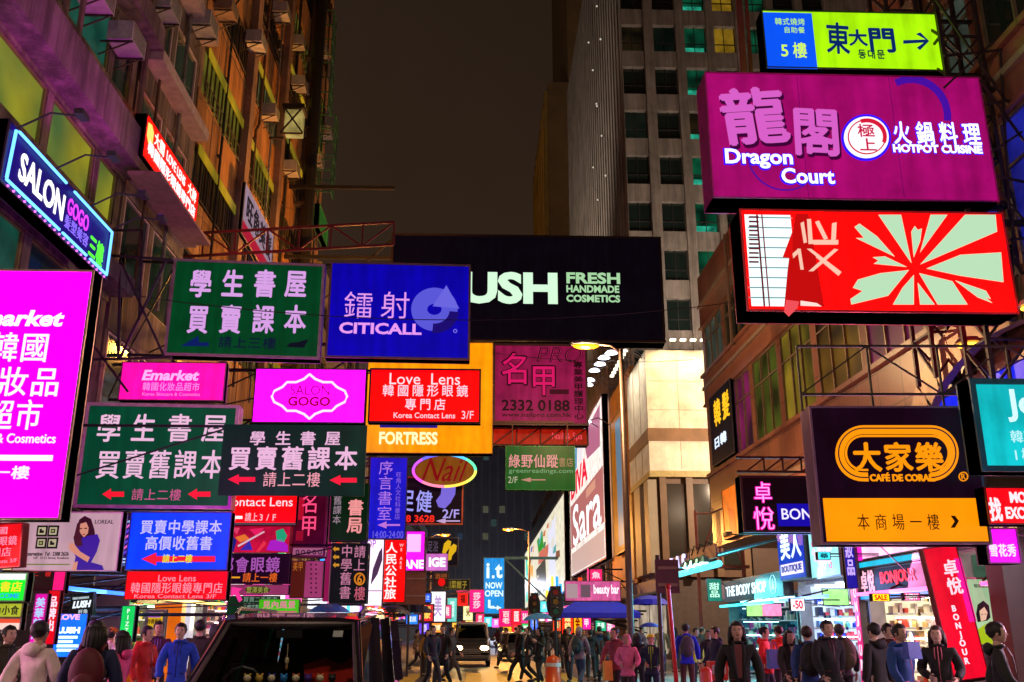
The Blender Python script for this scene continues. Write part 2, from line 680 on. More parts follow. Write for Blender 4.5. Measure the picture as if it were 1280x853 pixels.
# ================================================================== buildings
def facade(name, label, side, Y0, Y1, zb, zt, bands, bays, wallm, panem, framem, X=9., deep=13., rec=.3, pier=.45, pierm=None, sill=True, cat='building', group=None, mull=1.1, horiz=True, mw=.025, trim=True):
    root = thing(name, label, cat, (side * (X + 2), (Y0 + Y1) / 2, zb), 0, group)
    f = side * X
    b = MB()
    b.span((f + side * rec, Y0, zb), (f + side * deep, Y1, zt), wallm)
    zz = zb
    for (a, c) in bands + [(zt, zt)]:
        if a > zz:
            b.span((f, Y0 + .01, zz), (f + side * (rec - .002), Y1 - .01, a), wallm)
        zz = c
    if not sill:
        for y in bays:
            for (a, c) in bands:
                b.span((f + side * .03, max(Y0, y - pier / 2), a + .002), (f + side * (rec - .004), min(Y1, y + pier / 2), c - .002), pierm or wallm)
    wb(b, 'wall', root)
    if sill and trim:
        for (a, c) in bands:
            b = MB(); b.span((f - side * .12, Y0 + .02, a - .12), (f - side * .003, Y1 - .02, a), pierm or wallm); wb(b, 'sill', root)
            b = MB(); b.span((f - side * .08, Y0 + .02, c), (f - side * .003, Y1 - .02, c + .08), pierm or wallm); wb(b, 'hood_mould', root)
    if sill:
        for y in bays:
            for (a, c) in bands:
                b = MB(); b.span((f + side * .03, max(Y0, y - pier / 2), a + .002), (f + side * (rec - .004), min(Y1, y + pier / 2), c - .002), pierm or wallm); wb(b, 'pier', root)
    for bi, (a, c) in enumerate(bands):
        for i in range(len(bays) - 1):
            y0, y1 = bays[i] + pier / 2, bays[i + 1] - pier / 2
            fr, pn = MB(), MB()
            xf = f + side * (rec - .07)
            n = max(1, round((y1 - y0) / mull))
            for k in range(n + 1):
                y = y0 + .03 + (y1 - y0 - .06) * k / n
                fr.span((xf - .03, y - mw, a + .004), (xf + .03, y + mw, c - .004), framem)
            for z in (a + .03, c - .03) + ((a + (c - a) * .68,) if horiz else ()):
                fr.span((xf - .028, y0, z - .024), (xf + .028, y1, z + .024), framem)
            o = wb(fr, 'window', root)
            pn.span((xf + side * .034, y0, a + .01), (xf + side * .05, y1, c - .01), panem(bi, i))
            pn.build('pane', o)
    return root

dark = glass()
green_gl = glass((.012, .05, .035), .12)
random.seed(4)
alu = mat((.25, .24, .24), .4, .6)
ylit = glow('#8f9a22', 1.1, .45, .8, True)
ydim = glow('#5f5c1c', .8, .5, 1.2, False)
tea = glow('#1d5a4a', .6, .5, 1.0, False)

# --- left side, nearest building: beams, lit windows
plaster = mat((.22, .15, .13), .75, 0, .55, .7, .3, .3, 0, .7)
purple_pl = mat((.22, .14, .16), .65, 0, .5, .9, .3, .2, 0, .6)
def pA(b, i):
    if b == 1:
        return room('#a09a24', '#1f5a34', .9, .55, i * 1.7 + 2)
    return green_gl if (i + b) % 3 else tea
bA = facade('tenement_building', 'grimy building with a row of yellow lit windows above the blue neon sign', -1, 6, 21.9, 4.2, 34,
            [(7.2, 9.2), (11.05, 12.4), (14.4, 16.2), (17.8, 19.6), (21.2, 23), (24.6, 26.4), (28, 29.8)],
            [6, 9, 12, 14.6, 17.75, 20.3, 21.7], plaster, pA, mat((.2, .17, .05), .5, .2), rec=.16, mull=3, horiz=False, mw=.035, pier=.3, trim=False)
for z0, z1 in ((12.5, 13.5), (9.35, 9.8), (16.3, 16.9), (19.7, 20.3)):
    m = MB(); m.span((-9.0, 6.1, z0), (-8.45, 21.95, z1), purple_pl); wb(m, 'beam', bA)
for y in (17.9, 21.6):
    m = MB(); m.tube([(-8.75, y, 13.6), (-8.75, y, 33)], .07, mat((.2, .12, .1), .5)); wb(m, 'drainpipe', bA)

# --- narrow building with green glass and ledges
bA2 = facade('tenement_building', 'narrow brown building with dark green windows and pale ledges, next to the orange one', -1, 22.0, 26.55, 4.2, 36,
             [(6.6, 8.6), (9.9, 12.2), (13.2, 15.4), (16.8, 18.8), (20.4, 22.4), (24, 26), (27.6, 29.6)],
             [22.05, 24.2, 26.5], plaster, lambda b, i: green_gl, mat((.5, .36, .38), .5, .1), rec=.14, mull=2.2, horiz=False, mw=.06, pier=.3, trim=False)
for z in (12.55, 16.1, 19.5, 23.1):
    m = MB(); m.span((-9.0, 22.1, z), (-8.5, 26.5, z + .32), mat((.42, .3, .3), .6, 0, .3)); wb(m, 'ledge', bA2)

# --- orange block
orange_w = mat((.52, .225, .07), .7, 0, .3, .8, .3, .15, 0, .55)
brownp = mat((.22, .12, .08), .7, 0, .4, 1)
def pB(b, i):
    k = (b * 5 + i * 3) % 7
    return ydim if k in (1, 4) else (glow('#56603a', .8, .5, 1.5, False) if k == 2 and b == 4 else dark)
bB = facade('apartment_block', 'tall orange lit block with deep window bands and pipes', -1, 26.6, 48.7, 4.2, 40,
            [(7.5, 9.3), (11.1, 12.8), (14.6, 16.3), (18.1, 19.8), (21.6, 23.3), (25.1, 26.8), (28.6, 30.3), (32.1, 33.8), (35.6, 37.3)],
            [26.7, 32, 37.4, 43, 48.6], orange_w, pB, mat((.08, .05, .03), .5, .2), rec=.14, pierm=brownp, mull=.5, horiz=False, mw=.02, trim=False)
for y in (32, 37.4, 43):
    m = MB(); m.span((-8.99, y - .3, 4.3), (-8.72, y + .3, 40), brownp); wb(m, 'pilaster', bB)
for bz, (ya, yb) in [(b_, r_) for b_ in (7.5, 11.1, 14.6, 18.1, 21.6, 25.1, 28.6) for r_ in ((26.95, 31.6), (32.4, 37), (37.8, 42.6), (43.4, 48.3))]:
    m = MB()
    hh = 1.5 if bz in (14.6, 21.6) else .5
    for z in (bz + .04, bz + hh):
        m.bar((-8.94, ya, z), (-8.94, yb, z), .03, mat((.1, .07, .05), .5, .3))
    for y in [ya + .28 * k for k in range(int((yb - ya) / .28) + 1)]:
        m.bar((-8.94, y, bz + .02), (-8.94, y, bz + (1.5 if bz in (14.6, 21.6) else .5)), .025, mat((.1, .07, .05), .5, .3))
    wb(m, 'window_grille', bB)
for j, (a, c) in enumerate([(7.5, 9.3), (11.1, 12.8), (14.6, 16.3), (18.1, 19.8), (21.6, 23.3), (25.1, 26.8)]):
    for i, (y0, y1) in enumerate(((27.0, 31.6), (32.4, 37), (37.8, 42.6), (43.4, 48.3))):
        if (i * 2 + j) % 3 != 1:
            m = MB(); m.span((-8.93, y0, c - .36), (-8.89, y1, c - .02), room('#b89018', '#5a5a14', .9, .8, j + i * 2.)); wb(m, 'fanlight', bB)
for y in (28.3, 34.2, 40, 46):
    for a in (9.3, 12.8, 16.3, 19.8, 23.3):
        m = MB(); m.span((-9.0, y, a + .02), (-8.985, y + .04, a + 1.78), brownp); wb(m, 'joint', bB)

def far_block(name, label, side, Y0, Y1, zt, wallc, litc, X=9., zb=0., seed=1, floors=3.4, dens=.4, group='far blocks down the street'):
    rnd = random.Random(seed)
    nb = max(2, int((Y1 - Y0) / 4))
    bays = [Y0 + .2 + (Y1 - Y0 - .4) * i / nb for i in range(nb + 1)]
    bands = []
    z = 4.6
    while z + 2 < zt:
        bands.append((z, z + 1.7)); z += floors
    bands = bands[:max(1, 96 // nb)]
    gl = glow(litc, .7, .5, 1.2, False)
    return facade(name, label, side, Y0, Y1, zb, zt, bands, bays, mat(wallc, .75, 0, .4, .6), lambda b, i: gl if rnd.random() < dens else dark,
                  mat((.06, .05, .05), .5), X=X, group=group, sill=False)
far_block('apartment_block', 'dim ochre block just past the orange one, its top showing above the signs', -1, 50, 66, 21.5, (.3, .2, .1), '#6b4a18', seed=3)
far_block('apartment_block', 'dark grey block farther down on the left behind the hanging signs', -1, 68, 96, 26, (.12, .11, .12), '#7a5a60', seed=5)
far_block('apartment_block', 'blue grey block farthest down on the left', -1, 98, 170, 34, (.1, .11, .13), '#50607a', seed=6)

# --- dark tower that closes the street
rt = thing('office_tower', 'dark blue tower closing the far end of the street', 'tower', (2, 236, 0))
m = MB(); tw = mat((.16, .18, .24), .45, 0, .3, .3)
m.span((-16, 230, 0), (13, 250, 86), tw); wb(m, 'wall', rt)
m = MB(); tw2 = mat((.24, .26, .32), .5)
for k in range(15):
    m.span((-15.6 + k * 2, 229.6, 4), (-15.2 + k * 2, 229.99, 85), tw2)
wb(m, 'fins', rt)
rnd = random.Random(2)
for k in range(30):
    x, z = -15 + 2 * rnd.randint(0, 13), 6 + 3.2 * rnd.randint(0, 16)
    m = MB(); m.span((x, 229.7, z), (x + 1.3, 229.98, z + 1.6), glow(rnd.choice(['#3a4a60', '#6a6a58', '#405a58']), .5, .3, 1, False)); wb(m, 'window', rt)

# --- office tower with concrete grid, right of centre
con = mat((.36, .31, .28), .8, 0, .3, .5, .3, .15, 0, .4)
rt = thing('office_tower', 'tall concrete office tower with a grid of dark and green lit windows', 'tower', (24, 74, 0))
TX, TY = 10.55, 62.0
rows = [28.63 + (47.18 - 28.63) / 5 * .98 * k for k in range(-5, 12)]   # window bottoms
rows = [28.9 + 3.72 * k for k in range(-5, 10)]
cols = [at(p, 150, TY).x for p in (780, 821, 861, 899, 940, 978, 1016)]
m = MB()
m.span((TX, TY + .5, 0), (44, 104, 66), con)
zz = 0
for r in rows:
    m.span((TX, TY, zz), (44, TY + .5, r), con)
    zz = r + 2.35
m.span((TX, TY, zz), (44, TY + .5, 66), con)
wb(m, 'wall', rt)
m = MB()
edges = [TX] + [c - .55 for c in cols[1:]]
con2 = mat((.33, .28, .25), .8, 0, .3, .8, .3, 0, 0, .4)
for i, c in enumerate(cols):
    a = TX if i == 0 else cols[i - 1] + 1.75
    m.span((a - .02, TY - .25, 0), (c, TY + .48, 66), con2)
m.span((cols[-1] + 1.75, TY - .25, 0), (44, TY + .48, 66), con2)
wb(m, 'pier', rt)
rnd = random.Random(11)
gl1, gl2, gy = glow('#0c4a30', .55, .66, .6, False), glow('#2aa888', .9, .6, 1.4, False), glow('#8a6a18', .8, .5, 1., False)
for r in rows:
    for i, c in enumerate(cols):
        lit = dark if rnd.random() < .72 else rnd.choice([room('#1c2018', '#06100c', .6, .7, i + r), room('#2a2010', '#0c0a08', .6, .9, i + r)])
        if i == 2 and r > 24 and int(r) % 3: lit = room('#0d5a3c', '#04140e', .8, .9, r)
        if i == 3 and r > 43: lit = gy
        if i > 3 and rnd.random() < .5: lit = room('#0d5a3c', '#04140e', .7, .9, r + i)
        m = MB(); fm_ = mat((.03, .03, .03), .5)
        for q in (0, .5, 1):
            m.span((c + .02 + q * 1.66, TY + .28, r), (c + .07 + q * 1.66, TY + .36, r + 2.35), fm_)
        m.span((c, TY + .27, r + .85), (c + 1.75, TY + .35, r + .91), fm_)
        o = wb(m, 'window', rt)
        m = MB(); m.span((c, TY + .38, r + .002), (c + 1.75, TY + .42, r + 2.348), lit); m.build('pane', o)
        if i == 2 and r > 24:
            m = MB(); m.span((c + .1, TY + .365, r + .15), (c + 1.6, TY + .376, r + .6), gl2); m.build('ceiling_light', o)
m = MB()
for k in range(28):
    y = 63.2 + k * 1.45
    m.span((TX - .12, y, 0), (TX - .002, y + .7, 65.5), con)
wb(m, 'rib', rt)
for k, (px, py) in enumerate(((746, 8), (739, 36), (748, 62), (741, 88), (750, 116), (743, 141), (752, 170), (745, 195), (754, 230), (747, 250), (756, 288))):
    p = atx(px, py, TX - .45)
    m = MB(); p = p + Vector((0, [0, 2.2, -1.5][k % 3], 0)); m.ball(p, .09, glow('#d8d0b8', .8, 0, 1, False), 8, 6); m.bar(p, p + Vector((.25, 0, 0)), .05, fm_); wb(m, 'lamp', rt)

# --- stepped ochre tower behind it
rt = thing('apartment_tower', 'stepped ochre tower half hidden by the concrete tower', 'tower', (16, 150, 0))
oc = mat((.30, .20, .10), .75, 0, .3, .3)
m = MB(); m.span((10.2, 130, 0), (40, 165, 84), oc); m.span((13.5, 131, 84), (40, 160, 125), oc); wb(m, 'wall', rt)
ocs = glow('#7a5410', .9, .6, .12, False)  # strips glow by themselves to give the tower yellow lit edges
for k in range(8):
    y = 131 + k * 4.2
    m = MB(); m.span((9.6, y, 3), (10.19, y + 1.3, 83), mat((.45, .3, .08), .6, 0, .3, .4)); wb(m, 'rib', rt)
    m = MB(); m.span((9.95, y + 1.6, 3), (10.18, y + 3.9, 82), ocs); wb(m, 'glow_strip', rt)

# --- right: brown tiled block over the shops
bt = tiles((.22, .085, .052), (.27, .105, .064), 1.2, .9, 'yz', .32)
def pR(b, i):
    if b == 0:
        return [room('#8a7420', '#2a2a0c', 1., .9, i), room('#6a4a14', '#1a1408', 1., 1.1, i), room('#7a1c50', '#241020', .9, .8, i), room('#4a5418', '#141a08', 1., 1., i)][(i * 3 + 1) % 4] if i > 2 else glow('#1a1f8a', .9, .5, 1.1, False)
    return dark if (i + b) % 3 else glow('#3f4a40', .6, .5, 1.2, False)
bR = facade('shopping_block', 'brown tiled block above the shops with warm lit window bands', 1, 8, 36.6, 4.6, 15.6,
            [(7.4, 10.1), (11.4, 13.3)], [8.2, 11.4, 14.6, 17.8, 21, 24.2, 27.2, 30.2, 33.2, 36.3], bt, pR, mat((.2, .15, .1), .4, .5), rec=.13, pier=.35, pierm=bt, mull=.95)
m = MB()
for z in (5.9, 10.75, 14.2):
    m.span((8.9, 8.1, z), (8.998, 36.5, z + .12), mat((.3, .22, .16), .4, .3))
wb(m, 'band', bR)
m = MB()
for y in (11, 16.2, 21.5, 26.5, 31.5):
    m.tube([(8.85, y, 11.2), (8.85, y, 15.4)], .06, mat((.12, .08, .06), .5))
wb(m, 'drainpipe', bR)
for y in (12, 19.5, 26, 32.5):  # added fittings, put in to brighten the dark tiled wall
    m = MB(); m.box((8.5, y, 4.75), (.2, .5, .14), mat((.1, .08, .07), .5)); m.box((8.5, y, 4.825), (.16, .44, .01), glow('#ffb070', 6, 0, 1, False)); m.bar((8.6, y, 4.75), (9.0, y, 4.7), .05, mat((.1, .08, .07), .5)); wb(m, 'added_wall_washer', bR)
# blue lit arcade windows with a curved hood, first floor
m = MB()
for k in range(12):
    a0, a1 = PI * k / 12, PI * (k + 1) / 12
    for a, b in ((a0, a1),):
        m.bar((8.6, 14.6 - 3.2 * math.cos(a), 5.2 + 1.5 * math.sin(a)), (8.6, 14.6 - 3.2 * math.cos(b), 5.2 + 1.5 * math.sin(b)), .16, mat((.3, .2, .12), .4, .4), .7)
wb(m, 'arched_hood', bR)
m = MB(); m.span((8.86, 11.6, 5.15), (8.99, 17.6, 5.85), glow('#1420c8', 1.5, .5, .8, True)); wb(m, 'shop_window', bR)
for y in (13.2, 15.2):
    m = MB(); m.lathe([(.001, 0), (.22, .02), (.18, .1), (.05, .14)], (8.35, y, 6.3), mat((.2, .2, .2), .4, .5)); m.lathe([(.001, -.012), (.19, -.01)], (8.35, y, 6.3), glow('#ffb030', 5, 0)); wb(m, 'downlight', bR)

# --- right, past the cross street: pale panelled corner block
pale = mat((.70, .64, .52), .5, 0, .32, 1.1, .4, 0, 0, .12)
oran = mat((.62, .26, .03), .5, 0, .3, 1)
brn = mat((.22, .11, .05), .55, 0, .3, 1)
rt = thing('corner_block', 'pale panelled corner block with brown stripes across the side street', 'building', (14, 58, 0))
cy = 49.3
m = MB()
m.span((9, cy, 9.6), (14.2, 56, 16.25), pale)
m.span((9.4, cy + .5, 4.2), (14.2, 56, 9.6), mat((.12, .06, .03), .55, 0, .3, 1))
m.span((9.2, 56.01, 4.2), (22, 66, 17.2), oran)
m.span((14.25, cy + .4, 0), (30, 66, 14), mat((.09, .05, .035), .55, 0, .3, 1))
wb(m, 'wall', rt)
m = MB()
for z0, z1 in ((11.2, 11.9),):
    m.span((8.96, cy - .04, z0), (14.22, 56.02, z1), brn)
m.span((8.97, cy - .03, 9.3), (14.22, 55.9, 9.62), mat((.4, .3, .1), .5))
wb(m, 'stripe', rt)
m = MB()
for y in (cy + 2.2, cy + 4.4):
    m.span((8.985, y - .02, 9.7), (8.999, y + .02, 16.2), brn)
for x in (10.7, 12.4):
    m.span((x - .015, cy - .012, 9.7), (x + .015, cy - .001, 16.2), mat((.3, .26, .2), .5))
for z in (12.9, 14.5):
    m.span((9.05, cy - .012, z), (14.1, cy - .001, z + .02), mat((.3, .26, .2), .5))
wb(m, 'joint', rt)
m = MB()
m.span((8.9, 52.2, 4.4), (9.38, 54.2, 9.2), mat((.36, .3, .22), .55, 0, .2, .5, .4)); m.span((8.9, 55, 4.4), (9.38, 55.9, 9.2), oran); m.span((8.9, cy + .3, 4.4), (9.38, cy + 1.6, 9.2), mat((.36, .3, .22), .55, 0, .2, .5, .4))
wb(m, 'pilaster', rt)
for x in (9.5, 10.9, 12.3, 13.7):
    m = MB(); m.span((x, cy + .1, 4.2), (x + .35, cy + .49, 9.29), mat((.16, .085, .04), .5, 0, .3, 1)); wb(m, 'pilaster', rt)
    if x < 13:
        m = MB(); m.span((x + .36, cy + .43, 4.6), (x + 1.39, cy + .48, 9.0), dark); wb(m, 'window', rt)
for k in range(9):
    x = 9.3 + k * .55
    m = MB()
    m.tube([(x, cy + .2, 16.3), (x, cy - .5, 16.75), (x, cy - .75, 16.65)], .03, alu, 5)
    m.box((x, cy - .8, 16.6), (.3, .22, .1), glow('#fff2d0', 3, 0, 1, False))
    wb(m, 'floodlight', rt)
    y = cy + .5 + k * .8
    m = MB()
    m.tube([(9.1, y, 16.3), (8.4, y, 16.75), (8.2, y, 16.65)], .03, alu, 5)
    m.box((8.15, y, 16.6), (.22, .3, .1), glow('#fff2d0', 3, 0, 1, False))
    wb(m, 'floodlight', rt)
rt2 = far_block('apartment_block', 'block behind the pink advertising hoarding on the right', 1, 66.2, 96, 20, (.3, .2, .14), '#6a4020', X=9.3, seed=8)
far_block('apartment_block', 'block behind the second picture hoarding on the right', 1, 97, 170, 26, (.14, .13, .12), '#606a60', X=9.4, seed=9)
# low podium in shadow at the corner
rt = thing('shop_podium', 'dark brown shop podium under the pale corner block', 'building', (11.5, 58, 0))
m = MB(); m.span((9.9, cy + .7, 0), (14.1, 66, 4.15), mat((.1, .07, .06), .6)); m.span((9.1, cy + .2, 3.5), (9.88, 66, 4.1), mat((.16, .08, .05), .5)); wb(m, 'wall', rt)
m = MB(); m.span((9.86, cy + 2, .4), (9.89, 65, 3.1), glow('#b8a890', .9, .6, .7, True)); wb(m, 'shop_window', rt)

# ================================================================== lamps
SOD = (1.0, .43, .09)
def light(name, kind, loc, power, color, parent=None, size=.3, target=None, spot=None):
    l = bpy.data.lights.new(name, kind)
    l.energy = power
    l.color = color
    if kind == 'AREA':
        l.size = size
    else:
        l.shadow_soft_size = size
    if kind == 'SPOT':
        l.spot_size = R(spot or 90); l.spot_blend = .6
    o = bpy.data.objects.new(name, l)
    col.objects.link(o)
    o.location = loc
    if target is not None:
        o.rotation_euler = (Vector(target) - Vector(loc)).to_track_quat('-Z', 'Y').to_euler()
    if parent:
        o.parent = parent
        o.location = Vector(loc) - Vector(parent.location)
    return o

def street_lamp(label, x, y, h, arm, power, c='#ff8c14', pole=None, head_es=4, group='street lamps', col_=None):
    rt = thing('street_lamp', label, 'street lamp', (x, y, 0), 0, group)
    pm_ = mat(pole or (.12, .08, .07), .45, .5)
    m = MB(); m.tube([(0, 0, 0), (0, 0, 1.2), (0, 0, h)], .09, pm_, 10, [.13, .1, .065]); m.lathe([(.2, 0), (.2, .25), (.13, .35)], (0, 0, 0), pm_)
    m.build('pole', rt, True)
    m = MB(); m.tube([(0, 0, h - .1), (arm * .4, 0, h + .12), (arm, 0, h + .15)], .035, pm_, 6); m.build('arm', rt, True)
    m = MB(); m.ball((arm + (.3 if arm > 0 else -.3), 0, h + .17), (.48, .2, .11), mat((.3, .3, .3), .4, .6), 14, 8); o = m.build('lamp_head', rt, True)
    m = MB(); m.ball((arm + (.3 if arm > 0 else -.3), 0, h + .1), (.4, .17, .1), glow(c, head_es, 0, 1, False), 14, 8); m.build('lens', o, True)
    light('lamp_light', 'POINT', (x + arm + (.3 if arm > 0 else -.3), y, h - .25), power, col_ or SOD, rt, .15)
    return rt
p = at(776, 437, 27.0)
street_lamp('slim dark red street lamp with a glowing orange head, standing before the pale corner block', p.x, 27.0, p.z, -.75, 1700, col_=(1, .6, .28))
lp_ = street_lamp('added street lamp hidden behind the orange sign on the left kerb', -4.2, 36.5, 12.5, -.5, 250, group='street lamps out of sight')  # added out of view; with its spots it turns the facade orange
light('added_facade_spot', 'SPOT', (-4.4, 36.5, 12.4), 9000, (1, .40, .06), lp_, .2, (-9, 37.5, 21), 140)
light('added_facade_spot', 'SPOT', (-4.4, 36.6, 12.4), 3500, (1, .40, .06), lp_, .2, (-9, 30, 17), 120)
street_lamp('added unseen street lamp on the side street behind the brown tiled block', 15.5, 42, 10, -.6, 5200, col_=(1, .74, .5), group='street lamps out of sight')  # added to brighten the front of the concrete tower
street_lamp('added unseen street lamp on the left kerb near the viewer', -4.1, 2.6, 9.5, .8, 900, col_=(1, .74, .6), group='street lamps out of sight')  # added for front light on the people
p = at(661, 664, 70)
street_lamp('distant street lamp with a small orange head reaching left', p.x, 70, p.z, -1.2, 4500, head_es=6)
street_lamp('distant street lamp on the left kerb beyond the signs', -3.9, 80, 9, .8, 2500, group='street lamps out of sight')
street_lamp('added street lamp near the dark tower at the far end', 4.4, 190, 10, -.8, 4000, group='street lamps out of sight', col_=(.75, .8, 1))  # added to lift the dark tower out of black
street_lamp('added unseen street lamp on the right kerb near the viewer', 4.6, 2.6, 9.5, -.8, 900, col_=(1, .74, .55), group='street lamps out of sight')  # added behind the view as front fill for facades and people
cbk = bpy.data.objects['corner_block']
for x, tx, tz, w in ((13.4, 14, 38, 4200), (22, 24, 34, 3000)):  # added floodlights, put in to brighten the concrete tower
    m = MB(); m.box((x, 52, 16.6 if x < 14 else 14.4), (.5, .3, .4), gm_ if False else mat((.1, .1, .1), .5)); wb(m, 'floodlight', cbk)
    light('floodlight_beam', 'SPOT', (x, 52.3, 17.0 if x < 14 else 15), w, (1, .80, .62), cbk, .3, (tx, 62, tz), 125)
for x in (10.4, 12.8):
    light('floodlight_beam', 'SPOT', (x, cy - 2.1, 17.0), 950, (1, .80, .40), cbk, .15, (x, cy, 12.2), 110)
for y in (51, 54):
    light('floodlight_beam', 'SPOT', (6.9, y, 17.0), 700, (1, .9, .7), cbk, .15, (9, y, 12), 110)

lb_ = [o for o in bpy.data.objects if o.get('label', '').startswith('dark grey block farther')][0]
m = MB(); m.box((-10, 78, 26.4), (.8, .6, .6), mat((.1, .1, .1), .5)); wb(m, 'added_roof_floodlight', lb_)  # added fitting for the fill beam on the tower's side wall
light('tower_fill_beam', 'SPOT', (-9.4, 78, 27), 16000, (1, .84, .66), lb_, .3, (10.5, 84, 46), 100)
brk = bpy.data.objects['shopping_block']
for y in (12, 19.5, 26, 32.5):
    light('wall_fill', 'SPOT', (8.3, y, 4.85), 170, (1, .42, .24), brk, .15, (9.0, y, 9.5), 130)  # upward fill from the added wall fittings

# ================================================================== signs over the street, left
LG = 'hanging signs on the left'
W_, PK, LIL = '#ffffff', '#ffd0ff', '#d8a0e6'

s = Sign('hanging_sign', 'big tall magenta lightbox at the left edge with white characters and a white bar', (-70, 337, 97, 650), Y=12.4,
         face='#f000ee', es=7, frame=(.5, .3, .25), th=.28, fw=.03, group=LG)
s.text('Emarket', (-40, 388, 87, 408), W_, 1.2, .03, .22)
s.text('韓國', (-14, 415, 63, 453), W_, 1.1, .005)
s.text('化妝品', (-44, 458, 77, 496), W_, 1.1, .005)
s.text('超市', (-18, 499, 54, 538), W_, 1.1, .005)
s.text('Skin Care & Cosmetics', (-66, 542, 70, 554), W_, 1., .01)
s.rect((-60, 569, 66, 576), W_, 1.1, 2)
s.text('旺角一樓', (-60, 582, 38, 599), W_, 1., .015)
s.arm(-9).done()

s = Sign('neon_sign', 'slanting violet salon sign with a dotted blue neon border, fixed along the left building', (5, 141, 155, 232), X=-8.25,
         face='#1c0a78', es=1.0, frame=(.08, .03, .12), th=.3, fw=.04, var=.3, group='wall signs')
s.text('SALON', (.12, .26, .5, .72), W_, 1.6, .02)
s.text('GOGO', (.53, .2, .74, .5), '#e040ff', 1.3, .02)
s.text('髮型美容', (.52, .52, .76, .76), '#8a6cff', 1.2, 0)
s.text('三樓', (.77, .42, .93, .86), '#58ff3a', 1.3, .03)
nb_ = [((.06, .08), (.47, .08)), ((.55, .08), (.97, .08)), ((.03, .92), (.47, .92)), ((.5, .92), (.74, .92)), ((.78, .92), (.97, .92)), ((.04, .1), (.03, .9)), ((.97, .1), (.97, .9))]
m, mm = s.mb('neon_tube', '#68b8ff', 2.2)
for a, b in nb_:
    a, b = s.loc(*a), s.loc(*b)
    m.tube([(a[0], -.05, a[1]), (b[0], -.05, b[1])], .03, mm, 5)
for u in (-.42, -.1, .25, .5):  # added lamps, put in to wash the beam above with violet
    m = MB(); ml = mat((.08, .05, .1), .5, .4)
    m.tube([(u * s.w, .1, s.h / 2), (u * s.w, -.5, s.h / 2 + .35), (u * s.w, -1.0, s.h / 2 + .3)], .02, ml, 5); m.box((u * s.w, -1.05, s.h / 2 + .32), (.3, .16, .1), ml); m.box((u * s.w, -1.05, s.h / 2 + .375), (.26, .12, .01), glow('#a020ff', 4, 0, 1, False)); m.build('added_wash_lamp', s.root)
    wp = s.c + Vector((1.05, u * s.w, s.h / 2 + .42))
    light('violet_fill', 'SPOT', wp - s.c, 150, (.8, .01, .8), None, .08, (0, 0, 0), 75)
    lo = bpy.context.scene.objects[-1] if False else [o for o in col.objects if o.type == 'LIGHT'][-1]
    lo.location = wp; lo.rotation_euler = (Vector((-9, wp.y, 13.2)) - wp).to_track_quat('-Z', 'Y').to_euler()
m, mm = s.mb('bulb', '#ff70ff', 2.)
for i in range(22):
    a, b = s.loc(.05, .96), s.loc(.95, .96)
    t = i / 21
    m.ball((a[0] + (b[0] - a[0]) * t, -.04, a[1] - .03), .025, mm, 5, 4)
m = MB()
for u in (-.35, 0, .35):
    m.bar((u * s.w, .3, 0), (u * s.w, .95, .35), .05, mat((.05, .03, .05), .5, .5))
m.build('bracket', s.root)
s.done()

s = Sign('wall_sign', 'slanting red lightbox with white characters, high on the narrow brown building', (181, 137, 256, 199), X=-8.35,
         face='#ff0502', es=7, frame=(.2, .03, .03), th=.3, fw=.03, group='wall signs')
s.poly([(.03, .15), (.08, .1), (.12, .2), (.12, .5), (.07, .6), (.03, .45)], '#ffe070', 1.2, 2)
s.text('大閣', (.14, .08, .32, .42), '#d8fff0', 1.2, .01)
s.text('LOVE LENS', (.36, .12, .72, .36), W_, 1.1, .01)
s.text('韓國隱形眼鏡專門店', (.06, .46, .97, .78), W_, 1.2, .02)
s.text('大牌', (.78, .06, .96, .4), '#d8fff0', 1.2, .01)
s.text('Korea Contact Lens', (.3, .82, .85, .93), W_, 1., .01)
m = MB()
for u in (-.4, 0, .4):
    m.bar((u * s.w, .3, -.2), (u * s.w, .7, -.2), .05, mat((.05, .03, .03), .5, .5))
m.build('bracket', s.root)
m = MB(); m.span((-s.w / 2, -.5, -s.h / 2 - .5), (s.w / 2, .3, -s.h / 2 - .42), mat((.4, .2, .22), .6)); m.build('drip_tray', s.root)
s.done()

s = Sign('wall_sign', 'slanting white board with dark characters and a red lower stripe, on the orange block', (304, 222, 345, 296), X=-8.55,
         face='#a890a8', es=.7, frame=(.3, .25, .25), th=.12, fw=.03, group='wall signs')
s.text('旺角美髮', (.08, .12, .95, .62), '#201828', .4, .03)
s.rect((.02, .72, .98, .97), '#a01030', 1.0)
s.done()
s = Sign('wall_sign', 'narrow green board hung high at the far end of the orange block', (399, 252, 411, 285), X=-7.9, face='#2a6a20', es=.7, frame=(.05, .2, .05), th=.25, fw=.04, group='wall signs')
for k in range(6):
    s.rect((.1 + k * .14, .1, .13 + k * .14, .9), '#123a10', .5)
m = MB(); m.bar((0, .2, 0), (0, .8, 0), .08, mat((.05, .1, .05))); m.build('bracket', s.root)
s.done()

def crow(s, spec, y0, y1, c, es=1., bold=.02, lay=2, unlit=False):
    for ch, x0, x1 in spec:
        s.text(ch, (x0, y0, x1, y1), c, es, bold, 0, 1., False, lay, unlit)

